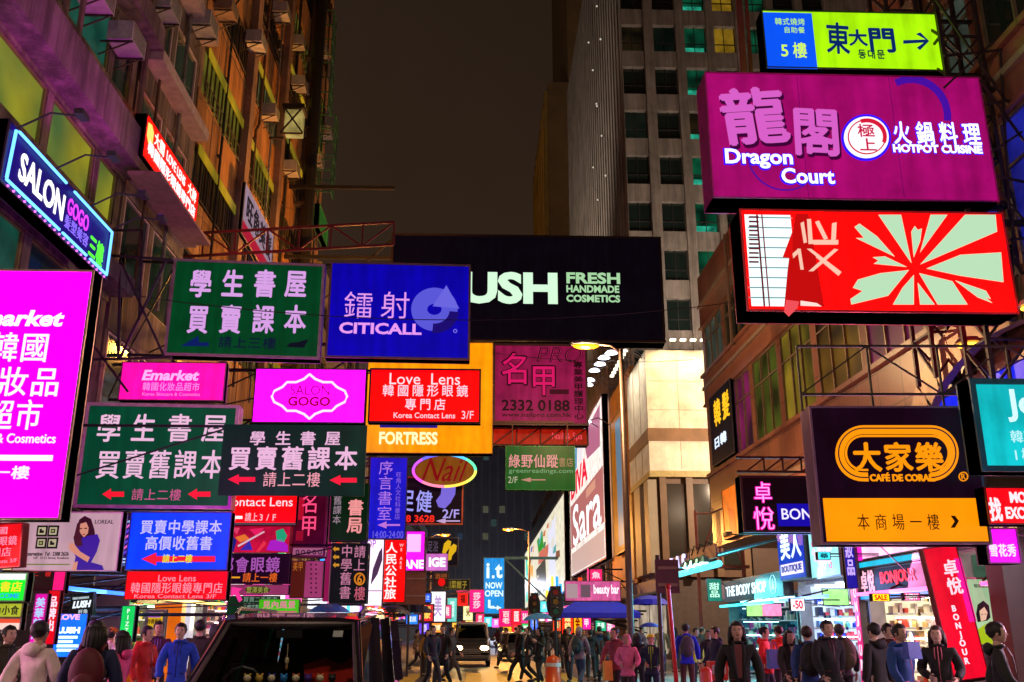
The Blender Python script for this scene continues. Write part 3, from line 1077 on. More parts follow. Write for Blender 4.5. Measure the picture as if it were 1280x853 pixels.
s = Sign('hanging_sign', 'dark green bookshop sign with lilac characters and a dark blue left arrow, upper left', (213, 327, 402, 447), Y=23.5,
         face='#01401f', es=1.0, frame=(.5, .34, .5), th=.4, fw=.07, group=LG, back=False, yaw=4)  # unlit sign; face and lettering glow to hold their ambient-lit colours
crow(s, [('學', 237, 265), ('生', 277, 305), ('書', 317, 345), ('屋', 356, 384)], 337, 372, LIL, 1., .03)
crow(s, [('買', 234, 261), ('賣', 274, 302), ('課', 315, 343), ('本', 355, 383)], 381, 417, LIL, 1., .03)
s.text('請上三樓', (272, 421, 346, 436), '#0a1030', 1., .01, lay=2)
s.poly([(226, 433), (248, 420), (249, 428), (261, 428), (261, 433)], '#0a1c5c', 1.)
s.poly([(358, 434), (362, 429), (372, 428), (386, 424), (380, 435)], '#0a0c1c', 1.)
s.arm(-9).done()

s = Sign('hanging_sign', 'deep blue sign with lilac ring emblem and two large characters, upper row', (410, 329, 588, 449), Y=25,
         face='#0a02a6', es=1.1, frame=(.2, .12, .16), th=.4, fw=.06, group=LG, yaw=2)
s.text('鐳', (429, 364, 467, 399), '#e89cf0', 1., -.005, cell=1)
s.text('射', (475, 364, 513, 399), '#e89cf0', 1., -.005, cell=1)
s.text('CITICALL', (424, 404, 527, 418), '#ec9cf4', 1., .03)
s.ring(543, 387, 29, 27, 20, '#5a58d8', 1., 0, 360, 2)
s.poly([(541, 383), (558, 357), (574, 386)], '#6a66e0', 1., 3)
s.ring(543, 388, 31, 29, 12, '#1a0a70', 1., 265, 355, 4)
s.ring(569, 414, 2.4, 2.4, .8, '#8a80f0', 1.)
s.arm(-9, (1,)).done()

s = Sign('hanging_sign', 'small pink cosmetics sign under the upper green bookshop sign', (150, 453, 281, 501), Y=22.5,
         face='#f80c9a', es=1.6, frame=(.3, .05, .2), th=.25, fw=.02, group=LG)
s.text('Emarket', (178, 463, 253, 476), '#ffb8ff', 1., .03, .2)
s.text('韓國化妝品超市', (178, 478, 250, 489), '#ff90f0', 1., .0)
s.text('Korea Skincare & Cosmetics', (178, 491, 250, 495), '#ff80e0', 1., 0)
s.arm(-9).done()

s = Sign('hanging_sign', 'magenta salon sign with a white ornate outline around dark red letters', (317, 461, 457, 529), Y=26,
         face='#e808e6', es=3.5, frame=(.12, .03, .1), th=.3, fw=.03, group=LG)
half = [(387, 468), (394, 474), (404, 478), (415, 478), (421, 484), (431, 489), (434, 496)]
mir = lambda P: [(x, 992 - y) for x, y in P]
right = half + mir(half)[::-1][1:]
left = [(774 - x, y) for x, y in right][::-1]
s.line(right + left + [right[0]], .035, '#ffd8ff', 1.3)
s.text('SALON', (363, 482, 412, 494), '#a00848', .9, .0)
s.text('GOGO', (360, 496, 413, 508), '#a80440', .9, .035)
s.arm(-9, (1,)).done()

s = Sign('hanging_sign', 'red contact lens sign with white lettering, in front of the orange sign', (461, 461, 601, 529), Y=26.3,
         face='#f60303', es=2.2, frame=(.12, .01, .01), th=.3, fw=.05, group=LG)
s.text('Love  Lens', (487, 467, 575, 481), '#ffe6f0', 1., .0)
s.text('韓國隱形眼鏡', (476, 481, 587, 496), '#ffd8ea', 1., .01, cell=.8)
s.text('專門店', (504, 498, 559, 513), '#ffd8ea', 1., .01, cell=.8)
s.text('Korea Contact Lens', (492, 516, 569, 523), '#ffd0e0', 1., .01)
s.text('3/F', (577, 514, 592, 524), '#ffd0e0', 1., .0)
s.arm(-9, (1,)).done()

s = Sign('hanging_sign', 'large green bookshop sign with a pale metal rim and two small red arrows', (102, 505, 293, 636), Y=20,
         face='#02442e', es=1.0, frame=(.7, .5, .55), th=.4, fw=.07, group=LG, back=False, yaw=3)
crow(s, [('學', 121, 152), ('生', 164, 195), ('書', 209, 240), ('屋', 252, 284)], 517, 553, '#ecbcdc', 1., .015)
crow(s, [('買', 120, 151), ('賣', 154, 182), ('舊', 185, 214), ('課', 217, 246), ('本', 250, 281)], 562, 599, '#ecbcdc', 1., .012)
s.text('請上二樓', (164, 611, 227, 626), '#d05a90', .9, .0)
s.arrow((128, 611, 155, 625), '#f01830', 1.1)
s.arrow((235, 611, 263, 625), '#f01830', 1.1)
s.arm(-9).done()

s = Sign('hanging_banner', 'glossy dark green bookshop banner with two small red arrows, under the magenta salon sign', (276, 531, 457, 620), Y=19.3,
         face='#012a22', es=.8, frame=(.01, .06, .05), th=.06, fw=0, group=LG, back=False, var=.35)
crow(s, [('學', 312, 332), ('生', 344, 364), ('書', 375, 395), ('屋', 406, 426)], 539, 557, '#e8b4d8', 1., .02)
crow(s, [('買', 286, 314), ('賣', 319, 347), ('舊', 351, 380), ('課', 384, 413), ('本', 418, 447)], 558, 588, '#ecb8dc', 1., .025)
s.text('請上二樓', (328, 590, 401, 609), '#f0a0b0', 1., .0)
s.arrow((285, 593, 319, 606), '#f01838', 1.1)
s.arrow((412, 594, 446, 607), '#f01838', 1.1)
s.arm(-9, (1,), .05).done()

s = Sign('hanging_sign', 'bright blue sign with three rows of text and a long red arrow', (160, 640, 287, 713), Y=18.6,
         face='#0430e0', es=1.9, frame=(.05, .1, .4), th=.25, fw=.02, group=LG)
s.text('買賣中學課本', (175, 650, 278, 668), '#c8c0ff', 1., .015)
s.text('高價收舊書', (181, 670, 266, 688), '#c8c0ff', 1., .015)
s.arrow((177, 691, 269, 707), '#f01838', 1.1, head=.2)
s.text('請上二樓', (203, 693, 241, 704), '#e0e040', 1., .01, lay=4)
s.arm(-9, (1,)).done()
s = Sign('hanging_sign', 'red lower sign fixed right under the bright blue one', (157, 714, 284, 750), Y=18.6,
         face='#f00410', es=2., frame=(.4, .02, .02), th=.25, fw=.015, group=LG)
s.text('Love Lens', (198, 719, 245, 727), '#ff90a8', 1., .0)
s.text('韓國隱形眼鏡專門店', (163, 728, 279, 742), '#ff98b0', 1., .0)
s.text('Korea Contact Lens 3/F', (168, 743, 270, 748), '#ff90a8', 1., .0)
s.arm(-9, (1,)).done()

s = Sign('billboard', 'pale advertising board with a woman in a blue blouse and a square letter emblem', (20, 640, 150, 714), Y=16,
         face='#cfa6b4', es=.85, frame=(.4, .3, .32), th=.2, fw=.015, group=LG, var=.08)
K = '#181412'
for (x, y, ch) in ((46, 657, 'G'), (60, 657, 'O'), (45, 672, 'O'), (59, 672, 'G')):
    s.rect((x, y, x + 13.4, y + 14), K, .6, 1)
    s.rect((x + 2.2, y + 2.4, x + 11.2, y + 11.6), '#c8bc98', .8, 2)
    s.rect((x + 4, y + 4.4, x + 9.4, y + 9.6), K, .6, 3)
    if ch == 'G':
        s.rect((x + 7.5, y + 2.4, x + 11.2, y + 6.4), '#c8bc98', .8, 4)
    else:
        s.rect((x + 5.2, y + 5.6, x + 8.2, y + 8.4), '#9aa060', .8, 4)
s.text('Reservation  Tel : 2388 2626', (31, 690, 86, 695), K, .6, .01)
s.text('G/F  12-15 Street, Kowloon', (42, 696, 86, 699.5), '#604850', .6)
s.text('LOREAL', (119, 650, 142, 655), '#40303a', .6)
s.rect((30, 705, 87, 706.5), '#7a8a40', .7)
sk = '#d89078'
s.poly([(96, 662), (99, 650), (106, 645), (114, 649), (118, 662), (120, 676), (116, 688), (104, 690), (94, 684), (92, 672)], '#38101e', .8, 1, 'portrait')
s.poly([(101, 655), (108, 653), (111, 660), (110, 667), (105, 672), (101, 667), (99, 661)], sk, .9, 2, 'portrait')
s.poly([(100, 661), (103, 660.4), (103, 661.6), (100, 662)], '#301018', .7, 4, 'portrait')
s.poly([(106, 660.4), (109.4, 660), (109, 661.4), (106, 661.6)], '#301018', .7, 4, 'portrait')
s.poly([(103, 668), (107, 667.6), (105.6, 669.4)], '#b01838', .8, 4, 'portrait')
s.poly([(104, 672), (112, 670), (122, 668), (125, 676), (121, 690), (114, 703), (128, 707), (130, 713), (92, 713), (95, 696), (90, 686)], '#3a1a98', .9, 3, 'portrait')
s.poly([(97, 655), (101, 651), (100, 664), (104, 682), (97, 684), (93, 672)], '#4a1626', .8, 4, 'portrait')
s.poly([(87, 680), (92, 679), (101, 690), (113, 697), (110, 703), (97, 695), (87, 687)], sk, .9, 5, 'portrait')
s.poly([(93, 704), (98, 702), (96, 713), (91, 713)], sk, .9, 5, 'portrait')
s.arm(-9, (1,)).done()

s = Sign('hanging_sign', 'red slanted sign beside the pale advertising board, cut by the left edge', (-40, 655, 27, 711), Y=15.6, face='#ea1018', es=1.2, frame=(.3, .02, .02), th=.2, fw=.02, group=LG, tilt=-4)
s.text('韓國', (-20, 659, 12, 669), '#ff90b0', 1.)
s.text('隱形眼鏡', (-25, 671, 22, 683), '#ff90b0', 1.)
s.text('專門店', (-25, 685, 14, 697), '#ff90b0', 1.)
s.text('contact lens 3/F', (-30, 700, 20, 705), '#ff80a0', 1.)
s.arm(-9, (1,)).done()
s = Sign('hanging_sign', 'green sign with yellow characters under a white strip, lower left edge', (-30, 716, 33, 752), Y=14.6, face='#04c820', es=2., frame=(.1, .4, .1), th=.2, fw=.015, group=LG)
s.rect((-29, 717, 32, 725), '#f0f8f0', 1.1)
s.text('優質書店', (-28, 727, 28, 740), '#f0e020', 1.1, .02)
s.text('WELCOME', (-20, 742, 24, 748), '#20a0e0', 1.1, .02)
s.arm(-9, (1,)).done()
s = Sign('shop_sign', 'small yellow green sign with dark text, second from the bottom on the left edge', (-30, 754, 28, 772), Y=14.9, face='#b8c030', es=1., frame=(.2, .2, .05), th=.15, fw=.01, group=LG)
s.text('旺角小食', (-20, 757, 24, 769), '#303010', .8, .02)
s.arm(-9, (1,)).done()
s = Sign('shop_sign', 'white and red sign over yellow goods at the left edge', (-30, 773, 26, 788), Y=15.2, face='#ffd8c8', es=1.1, frame=(.3, .2, .2), th=.15, fw=.01, group=LG)
s.rect((-29, 774, 25, 779), '#f05030', 1.)
s.arm(-9, (1,)).done()
s = Sign('vertical_banner', 'magenta upright banner with pale blue script above the cream jacket', (40, 742, 56, 812), Y=16.6, face='#d808a0', es=1.4, frame=(.3, .02, .2), th=.12, fw=.01, group='upright banners')
s.text('美華韓妝', (42, 747, 54, 800), '#a0d0ff', 1.2, .02, vert=True)
s.arm(-9, (1,)).done()
s = Sign('vertical_banner', 'red upright banner with white characters beside the magenta one', (57, 738, 72, 806), Y=16.9, face='#e00818', es=1.2, frame=(.3, .02, .02), th=.12, fw=.01, group='upright banners')
s.text('品牌出', (59, 745, 70, 790), '#ffd8e8', 1.2, .03, vert=True)
s.arm(-9, (1,)).done()
s = Sign('hanging_sign', 'dark red small sign with a pink upright strip over the shop with blue glow', (36, 714, 82, 742), Y=17.4, face='#280410', es=.8, frame=(.1, .02, .04), th=.15, fw=.015, group=LG)
s.rect((67, 715, 80, 741), '#f01070', 1.3)
s.text('二 樓', (41, 714, 64, 721), '#d02020', 1.)
s.arm(-9, (1,)).done()
s = Sign('vertical_sign', 'upright lightbox with violet and pink stripes between the pale board and the blue sign', (146, 642, 164, 706), Y=19.2, face='#1a1068', es=.9, frame=(.05, .03, .15), th=.25, fw=.02, group='upright lightboxes')
for k in range(6):
    s.poly([(150, 664 + k * 6), (162, 655 + k * 6), (162, 658 + k * 6), (150, 667 + k * 6)], ['#e060c0', '#6040e0'][k % 2], 1.1)
s.text('SALON', (149, 648, 162, 654), '#b0d0ff', 1.1)
s.rect((149, 698, 161, 700), '#b0d0ff', 1.1); s.rect((149, 702, 161, 704), '#b0d0ff', 1.1)
s.arm(-9, (1,)).done()
s = Sign('vertical_sign', 'upright green and turquoise lightbox at the shop door behind the pink jacket', (150, 757, 168, 803), Y=20.4, face='#18d860', es=1.2, frame=(.1, .2, .2), th=.2, fw=.015, group='upright lightboxes')
s.text('PIZZA', (154, 760, 164, 800), '#e8fff0', 1., .02, vert=True)
s.arm(-9, (1,)).done()

s = Sign('hanging_sign', 'red contact lens sign with a white arrow, partly behind the green banner', (286, 612, 371, 657), Y=21.4, face='#f00408', es=2., frame=(.3, .02, .02), th=.2, fw=.01, group=LG)
s.text('Contact Lens', (279, 622, 366, 633), '#ffe8f4', 1., .0)
s.text('請上3/F', (306, 641, 347, 652), '#ffb8c8', 1., .01)
s.arrow((288, 643, 303, 651), W_, 1.1)
s.rect((287, 653.5, 370, 656.5), '#5a5058', .7, 1)
s.arm(-9, (-1,)).done()
s = Sign('hanging_poster', 'colourful poster of red, blue and violet petals below the red contact lens sign', (287, 658, 362, 691), Y=21.6, face='#d8103c', es=.8, frame=(.1, .05, .08), th=.1, fw=.0, group=LG, var=.4)
for P, c in (([(288, 666), (296, 676), (292, 690), (288, 690)], '#1a1a78'), ([(294, 672), (306, 668), (312, 674), (300, 678)], '#f07828'), ([(300, 688), (312, 676), (316, 688)], '#3a28b0'),
             ([(333, 688), (338, 676), (352, 674), (360, 682), (360, 690)], '#b01ec8'), ([(345, 664), (354, 661), (359, 670), (355, 678), (346, 676)], '#18a878'),
             ([(312, 662), (330, 660), (322, 672)], '#f02060'), ([(297, 682), (330, 664), (331, 665.5), (298, 684)], '#e0c0d0'), ([(320, 690), (330, 676), (333, 680), (324, 690)], '#f03048'), ([(289, 660), (300, 660), (296, 668)], '#e84068')):
    s.poly(P, c, .9, 2)
s.arm(-9, (1,), .04).done()
s = Sign('hanging_sign', 'dark maroon optician sign with violet characters and an orange line of text', (282, 692, 362, 730), Y=21.5, face='#1c0414', es=.9, frame=(.05, .01, .03), th=.2, fw=.01, group=LG)
crow(s, [('都', 277, 292), ('會', 294, 311), ('眼', 313, 331), ('鏡', 332, 350)], 696, 716, '#b058b8', .9, .015)
s.text('請上一樓', (303, 716, 347, 728), '#e06018', 1., .01)
s.rect((285, 721, 300, 723), '#f0a018', 1.)
s.arm(-9, (1,)).done()
s = Sign('hanging_sign', 'narrow pink strip sign with an olive oval, below the maroon optician sign', (284, 731, 361, 744), Y=21.4, face='#a83a70', es=.8, frame=(.2, .05, .1), th=.15, fw=.01, group=LG)
s.ring(322, 737.5, 16, 4.6, 4.6, '#3a4010', .8); s.text('豐澤美食', (308, 733.5, 336, 741.5), '#a0a048', .9, .0, lay=4)
s.arm(-9, (1,), .04).done()
s = Sign('hanging_sign', 'dark green strip sign with a pink arrow above the black van', (284, 745, 348, 770), Y=21.2, face='#06301a', es=.9, frame=(.02, .1, .05), th=.15, fw=.01, group=LG)
s.text('買賣二手舊書', (304, 746, 347, 753), '#7a9a88', .9); s.text('三樓全層', (304, 754, 324, 761), '#8aa898', .9)
s.poly([(290, 734), (303, 736), (298, 740), (303, 750), (299, 753), (294, 743), (289, 746)], '#f03090', 1.1, 4)
s.arm(-9, (-1,), .04).done()
s = Sign('hanging_sign', 'small bright green sign with pink characters just above the van roof', (323, 749, 374, 772), Y=20.7, face='#4ac818', es=1., frame=(.1, .3, .05), th=.12, fw=.01, group=LG)
s.text('見內風景', (328, 751, 370, 761), '#e07898', 1., .02); s.rect((326, 764, 371, 770), '#d06070', .9)
s.arm(-9, (-1,), .04).done()
s = Sign('vertical_sign', 'tall dark crimson sign with pink brush characters', (365, 600, 409, 697), Y=22.6, face='#4a0420', es=.9, frame=(.35, .1, .16), th=.3, fw=.05, group='upright lightboxes', var=.5)
s.text('名甲', (376, 615, 398, 672), '#ff4a80', 1.1, .005, vert=True)
s.rect((367, 622, 380, 650), '#c01030', .8, 1); s.rect((370, 664, 379, 676), '#a01030', .8, 1)
s.rect((366, 685, 408, 696), '#b06088', .8, 1)
for k in range(5):
    s.ring(372 + k * 7, 690.5, 2.4, 3, 1.2, '#301838', .7, lay=3)
s.arm(-9, (1,), .05).done()
s = Sign('vertical_sign', 'pink and brown panel with rows of tiny dots under the crimson sign', (363, 701, 404, 748), Y=22.7, face='#b04078', es=.8, frame=(.2, .06, .1), th=.2, fw=.015, group='upright lightboxes')
s.rect((364, 702, 381, 747), '#5a1a14', .8, 1)
s.text('美甲', (366, 702, 379, 714), '#c06a28', .9, 0); 
for k in range(7):
    s.rect((388, 705 + k * 5.8, 390, 707 + k * 5.8), '#401030', .6, 2); s.rect((394, 705 + k * 5.8, 396, 707 + k * 5.8), '#401030', .6, 2)
s.arm(-9, (1,), .05).done()
s = Sign('display_board', 'plain pink upright board behind the crimson sign', (407, 600, 414, 752), Y=23.2, face='#a01858', es=.8, frame=(.3, .05, .15), th=.3, fw=.0, group='upright lightboxes')
s.arm(-9, (1,), .05).done()
s = Sign('vertical_sign', 'dark green upright sign with two glowing pink characters', (413, 604, 460, 677), Y=21.8, face='#06220c', es=.9, frame=(.03, .08, .04), th=.25, fw=.02, group='upright lightboxes')
s.text('舊課本', (416, 620, 427, 656), '#a08a98', .9, .0, vert=True)
s.text('書局', (434, 624, 454, 668), '#e89090', 1.1, .03, vert=True)
s.arm(-9, (1,), .05).done()
s = Sign('vertical_sign', 'dark upright sign with two columns of pink characters and an orange number six', (413, 679, 460, 755), Y=21.9, face='#081210', es=.9, frame=(.02, .05, .04), th=.25, fw=.02, group='upright lightboxes')
s.text('中學舊書', (425, 681, 440, 750), '#c07898', 1., .005, vert=True)
s.text('請上', (442, 682, 457, 715), '#c07898', 1., .005, vert=True)
s.ring(449.5, 724, 7, 8, 2, '#d07a18', 1., lay=2); s.text('6', (446.5, 718, 452.5, 730), '#d07a18', 1., .02); s.text('樓', (442, 733, 457, 751), '#c05a70', 1., .005)
for k in range(3):
    s.arrow((416, 683 + k * 10, 424, 690 + k * 10), '#c88a20', 1.)
s.arm(-9, (1,), .05).done()

s = Sign('hanging_sign', 'large glowing orange sign with white capital letters behind the red contact lens sign', (458, 428, 616, 567), Y=30.5, face='#ff9a04', es=1.15, frame=(.4, .2, .02), th=.5, fw=.02, group=LG, var=.14)
s.text('FORTRESS', (474, 540, 547, 556), '#fff2b8', 1.2, .035)
s.rect((475, 516, 547, 535), '#1a1a8a', .9)
s.arm(-9, (1, -1), .1).done()
s = Sign('vertical_sign', 'upright blue sign with four lilac characters, an arrow and opening hours', (461, 572, 508, 674), Y=29.5, face='#1210c0', es=1.1, frame=(.03, .02, .2), th=.25, fw=.02, group='upright lightboxes')
s.text('序言書室', (472, 576, 491, 652), '#b478e8', 1., -.004, vert=True)
s.text('旺角人文社科書店', (494, 590, 501, 650), '#8a60e0', .9, 0, vert=True)
s.arrow((472, 652, 500, 661), '#c070d8', 1., shaft=.25)
s.text('14:00-24:00', (466, 664, 504, 673), '#7868f0', .9)
s.arm(-9, (1,), .06).done()
s = Sign('neon_sign', 'oval brown nail salon sign ringed by rainbow neon with dark red script', (517, 569, 594, 608), Y=33, face='#8a4c14', es=.9, frame=(.2, .1, .05), th=.25, shape='oval', group='neon signs', var=.2)
s.text('Nail', (527, 573, 580, 602), '#8a0814', .8, .0, .35)
rb = ['#c050ff', '#6060ff', '#50c0ff', '#60ffb0', '#e0f060', '#ffd050', '#ff80a0', '#ff50e0']
for k in range(8):
    pts = [(555.5 + 39 * math.cos(R(a)), 588.5 - 20 * math.sin(R(a))) for a in [180 - k * 45 - j * 9 for j in range(6)]]
    s.line(pts, .05, rb[k], 1.6, name='neon_tube')
s.arm(-9, (.3,), .06).done()
s = Sign('hanging_sign', 'black foot massage sign with a lilac foot, red numbers and an orange rim', (500, 596, 579, 656), Y=33.6, face='#0c0410', es=.8, frame=(.5, .1, .04), th=.25, fw=.05, group=LG)
s.text('足健', (497, 612, 541, 640), '#9a98f0', 1.1, .015, rot=-4)
s.poly([(552, 608), (570, 606), (569, 618), (563, 629), (556, 636), (548, 634), (545, 626), (551, 618)], '#7a68d8', 1.)
s.text('2398 3628', (488, 644, 543, 653), '#ff2a18', 1.1, .02)
s.text('2/F', (553, 637, 574, 648), '#b0a0f0', 1., .01)
s.arrow((545, 648, 575, 655), '#c0a0d0', 1., shaft=.25)
s.arm(-9, (1,), .08).done()
s = Sign('vertical_sign', 'glaring white upright lightbox with a grey feather', (457, 672, 479, 758), Y=31.5, face='#ffe8ff', es=1.5, frame=(.5, .4, .5), th=.3, fw=.02, group='upright lightboxes')
s.text('TOP', (452, 675, 470, 685), '#a020d0', 1.)
s.poly([(463, 732), (466, 712), (474, 690), (478, 684), (478, 700), (472, 718)], '#5a3a60', .7)
s.rect((459, 738, 477, 739.5), '#c090b0', .8)
s.arm(-9, (1,), .06).done()
s = Sign('vertical_sign', 'upright red sign with five bold white characters', (479, 675, 507, 753), Y=32.3, face='#ea0404', es=2., frame=(.3, .02, .02), th=.25, fw=.02, group='upright lightboxes')
s.text('人民公社旅', (481, 678, 496, 750), '#fff0f0', 1.1, .03, vert=True)
s.text('WE ARE', (498, 679, 505, 712), '#ffc8c8', 1., .01, vert=True)
s.arm(-9, (1,), .06).done()
s = Sign('hanging_sign', 'small glowing magenta square over a white letter strip', (507, 664, 531, 715), Y=36, face='#ff10f0', es=2.4, frame=(.3, .05, .3), th=.3, fw=.03, group=LG)
s.rect((509, 668, 526, 690), '#ffb0ff', 1.3, 1)
s.text('LANE', (498, 700, 530, 711), W_, 1.3, .04)
s.arm(-9, (1,), .06).done()
s = Sign('hanging_sign', 'small lilac pink sign with bold white capitals', (532, 692, 560, 714), Y=38, face='#d070c8', es=1.1, frame=(.3, .1, .3), th=.2, fw=.02, group=LG)
s.text('IGE', (536, 697, 557, 709), W_, 1.2, .05)
s.arm(-9, (1,), .06).done()
s = Sign('hanging_sign', 'dark sign with two yellow soles, farther down the street', (533, 672, 573, 708), Y=47, face='#151218', es=.7, frame=(.12, .12, .12), th=.25, fw=.04, group=LG)
for dx, dy in ((0, 0), (7, 5)):
    s.poly([(553 + dx, 690 + dy), (555 + dx, 680 + dy), (560 + dx, 675 + dy), (564 + dx, 677 + dy), (563 + dx, 684 + dy), (558 + dx, 690 + dy), (557 + dx, 695 + dy), (553 + dx, 696 + dy)], '#e0b018', 1.)
s.text('足浴', (534, 676, 548, 690), '#6a5870', .8)
s.arm(-9, (1,), .08).done()
s = Sign('hanging_sign', 'dark olive sign with dull yellow characters above the parked truck', (553, 724, 588, 738), Y=58, face='#1c1c14', es=.7, frame=(.2, .2, .15), th=.2, fw=.05, group=LG)
s.text('川菜館子', (557, 726, 584, 736), '#a89030', .9, .02)
s.arm(-9, (1,), .08).done()
s = Sign('hanging_sign', 'grey sign with a red lantern shape beyond the lilac pink sign', (541, 716, 561, 734), Y=52, face='#3a2018', es=.7, frame=(.1, .08, .06), th=.2, fw=.04, group=LG)
s.ring(552, 728, 4.5, 5, 4.5, '#e01010', 1.1); s.text('酒吧', (543, 717, 559, 724), '#b06030', .9)
s.arm(-9, (1,), .08).done()

# ---------------------------------------------------------------- middle
s = Sign('billboard', 'huge black billboard with pale green capital letters spanning the street', (487, 294, 829, 427), Y=40, face='#0c0610', es=.75, frame=(.02, .012, .016), th=.9, fw=.1, cat='billboard', back=False, var=.25)
s.text('LUSH', (547, 340, 697, 380), '#d0f4d4', 1.1, .045)
s.text('FRESH', (708, 341, 775, 355), '#a8d8a4', 1., .035)
s.text('HANDMADE', (708, 357, 774, 366), '#a8d8a4', 1., .035)
s.text('COSMETICS', (708, 369, 775, 378), '#a8d8a4', 1., .035)
s.arm(-9, (2.0, .6), .16, truss=False)
s.done()
m = MB(); tm = mat((.02, .015, .015), .5, .5)
for k in range(9):
    x = -s.w / 2 + s.w * k / 8
    m.bar((x, s.th - .05, -s.h / 2), (x, s.th + .35, s.h / 2), .07, tm)
m.build('back_frame', s.root)
s = Sign('hanging_sign', 'dim pink nail parlour sign with outlined dark lettering, under the black billboard', (616, 430, 735, 532), Y=36, face='#a01850', es=.8, frame=(.06, .02, .03), th=.4, fw=.09, group=LG, var=.3)
D = '#2a0412'
s.text('PRO', (671, 434, 730, 453), D, .7, .0, .25); s.text('PRO', (672.4, 435, 729, 452), '#b8285c', .8, -.035, .25, lay=4)
s.text('名', (625, 440, 664, 482), D, .7, .045, cell=1); s.text('名', (626, 441, 663, 481), '#e01468', .9, .01, cell=1, lay=5)
s.text('甲', (661, 454, 698, 496), D, .7, .045, cell=1); s.text('甲', (662, 455, 697, 495), '#e01468', .9, .01, cell=1, lay=5)
s.text('2332 0188', (627, 500, 712, 514), D, .7, .02)
s.text('www.nailpro.com.hk', (627, 516, 714, 523), D, .7, .01)
s.text('專業美甲護理中心', (717, 452, 729, 525), D, .7, .03, vert=True)
s.rect((687, 487, 711, 493), '#4a0820', .7)
s.arm(-9, (1, -1), .1).done()
s = Sign('hanging_sign', 'red strip lightbox behind a thin truss, below the dim pink sign', (616, 536, 734, 558), Y=37.5, face='#b41c0c', es=.9, frame=(.15, .03, .02), th=.3, fw=.03, group=LG, var=.35)
s.text('Nail & Spa', (690, 541, 728, 552), '#ff5060', .9)
m = MB(); tm = mat((.05, .01, .01), .5, .4)
for k in range(4):
    xa, xb = -s.w / 2 + s.w * k / 4, -s.w / 2 + s.w * (k + 1) / 4
    m.bar((xa, -.25, -s.h / 2), (xb, -.25, s.h / 2), .05, tm); m.bar((xb, -.25, -s.h / 2), (xb, -.25, s.h / 2), .05, tm)
m.bar((-s.w / 2, -.25, s.h / 2), (s.w / 2, -.25, s.h / 2), .06, tm); m.bar((-s.w / 2, -.25, -s.h / 2), (s.w / 2, -.25, -s.h / 2), .06, tm)
m.build('truss', s.root)
s.arm(-9, (1,), .1).done()
s = Sign('hanging_sign', 'green bookshop sign with pink characters and a left arrow, hanging in mid street', (632, 558, 719, 613), Y=33.5, face='#065c1c', es=.9, frame=(.02, .2, .05), th=.25, fw=.015, group=LG, back=True)
s.text('綠野仙蹤', (635, 568, 698, 585), '#e09090', 1., .015)
s.text('書店', (698, 572, 717, 584), '#b08060', .9)
s.text('greenreadings.com', (636, 586, 716, 593), '#78a878', .9)
s.text('2/F', (635, 596, 647, 604), '#c0c0a0', .9)
s.arrow((651, 597, 682, 603), '#c08878', .9, shaft=.25)
m = MB()
for u in (-.4, .4):
    m.bar((u * s.w, .12, s.h / 2), (u * s.w, .12, s.h / 2 + 1.0), .04, tm)
m.bar((-9 - s.c.x, .12, s.h / 2 + .9), (s.w / 2, .12, s.h / 2 + .9), .08, tm)
m.build('bracket', s.root)
s.done()
s = Sign('hanging_sign', 'tall turquoise blue sign with white letters, far down the middle of the street', (604, 697, 631, 768), Y=105, face='#0a8ad8', es=1.3, frame=(.05, .2, .3), th=.6, fw=.08, group='signs far down the street')
s.text('i', (608, 704, 612, 723), '#e0ffff', 1.2, .03); s.rect((615, 719.5, 618, 723), '#e0ffff', 1.2, 2); s.text('t', (619, 705, 628, 723), '#e0ffff', 1.2, .03)
s.text('NOW', (607, 728, 628, 736), '#e0ffff', 1.1, .03); s.text('OPEN', (606, 738, 629, 746), '#e0ffff', 1.1, .03)
s.text('L', (610, 750, 618, 760), '#e0ffff', 1.1, .05); s.arrow((612, 757, 627, 763), '#e0ffff', 1.1, left=False, shaft=.3)
s.arm(9, (1,), .3, (.1, .25, .3)).done()

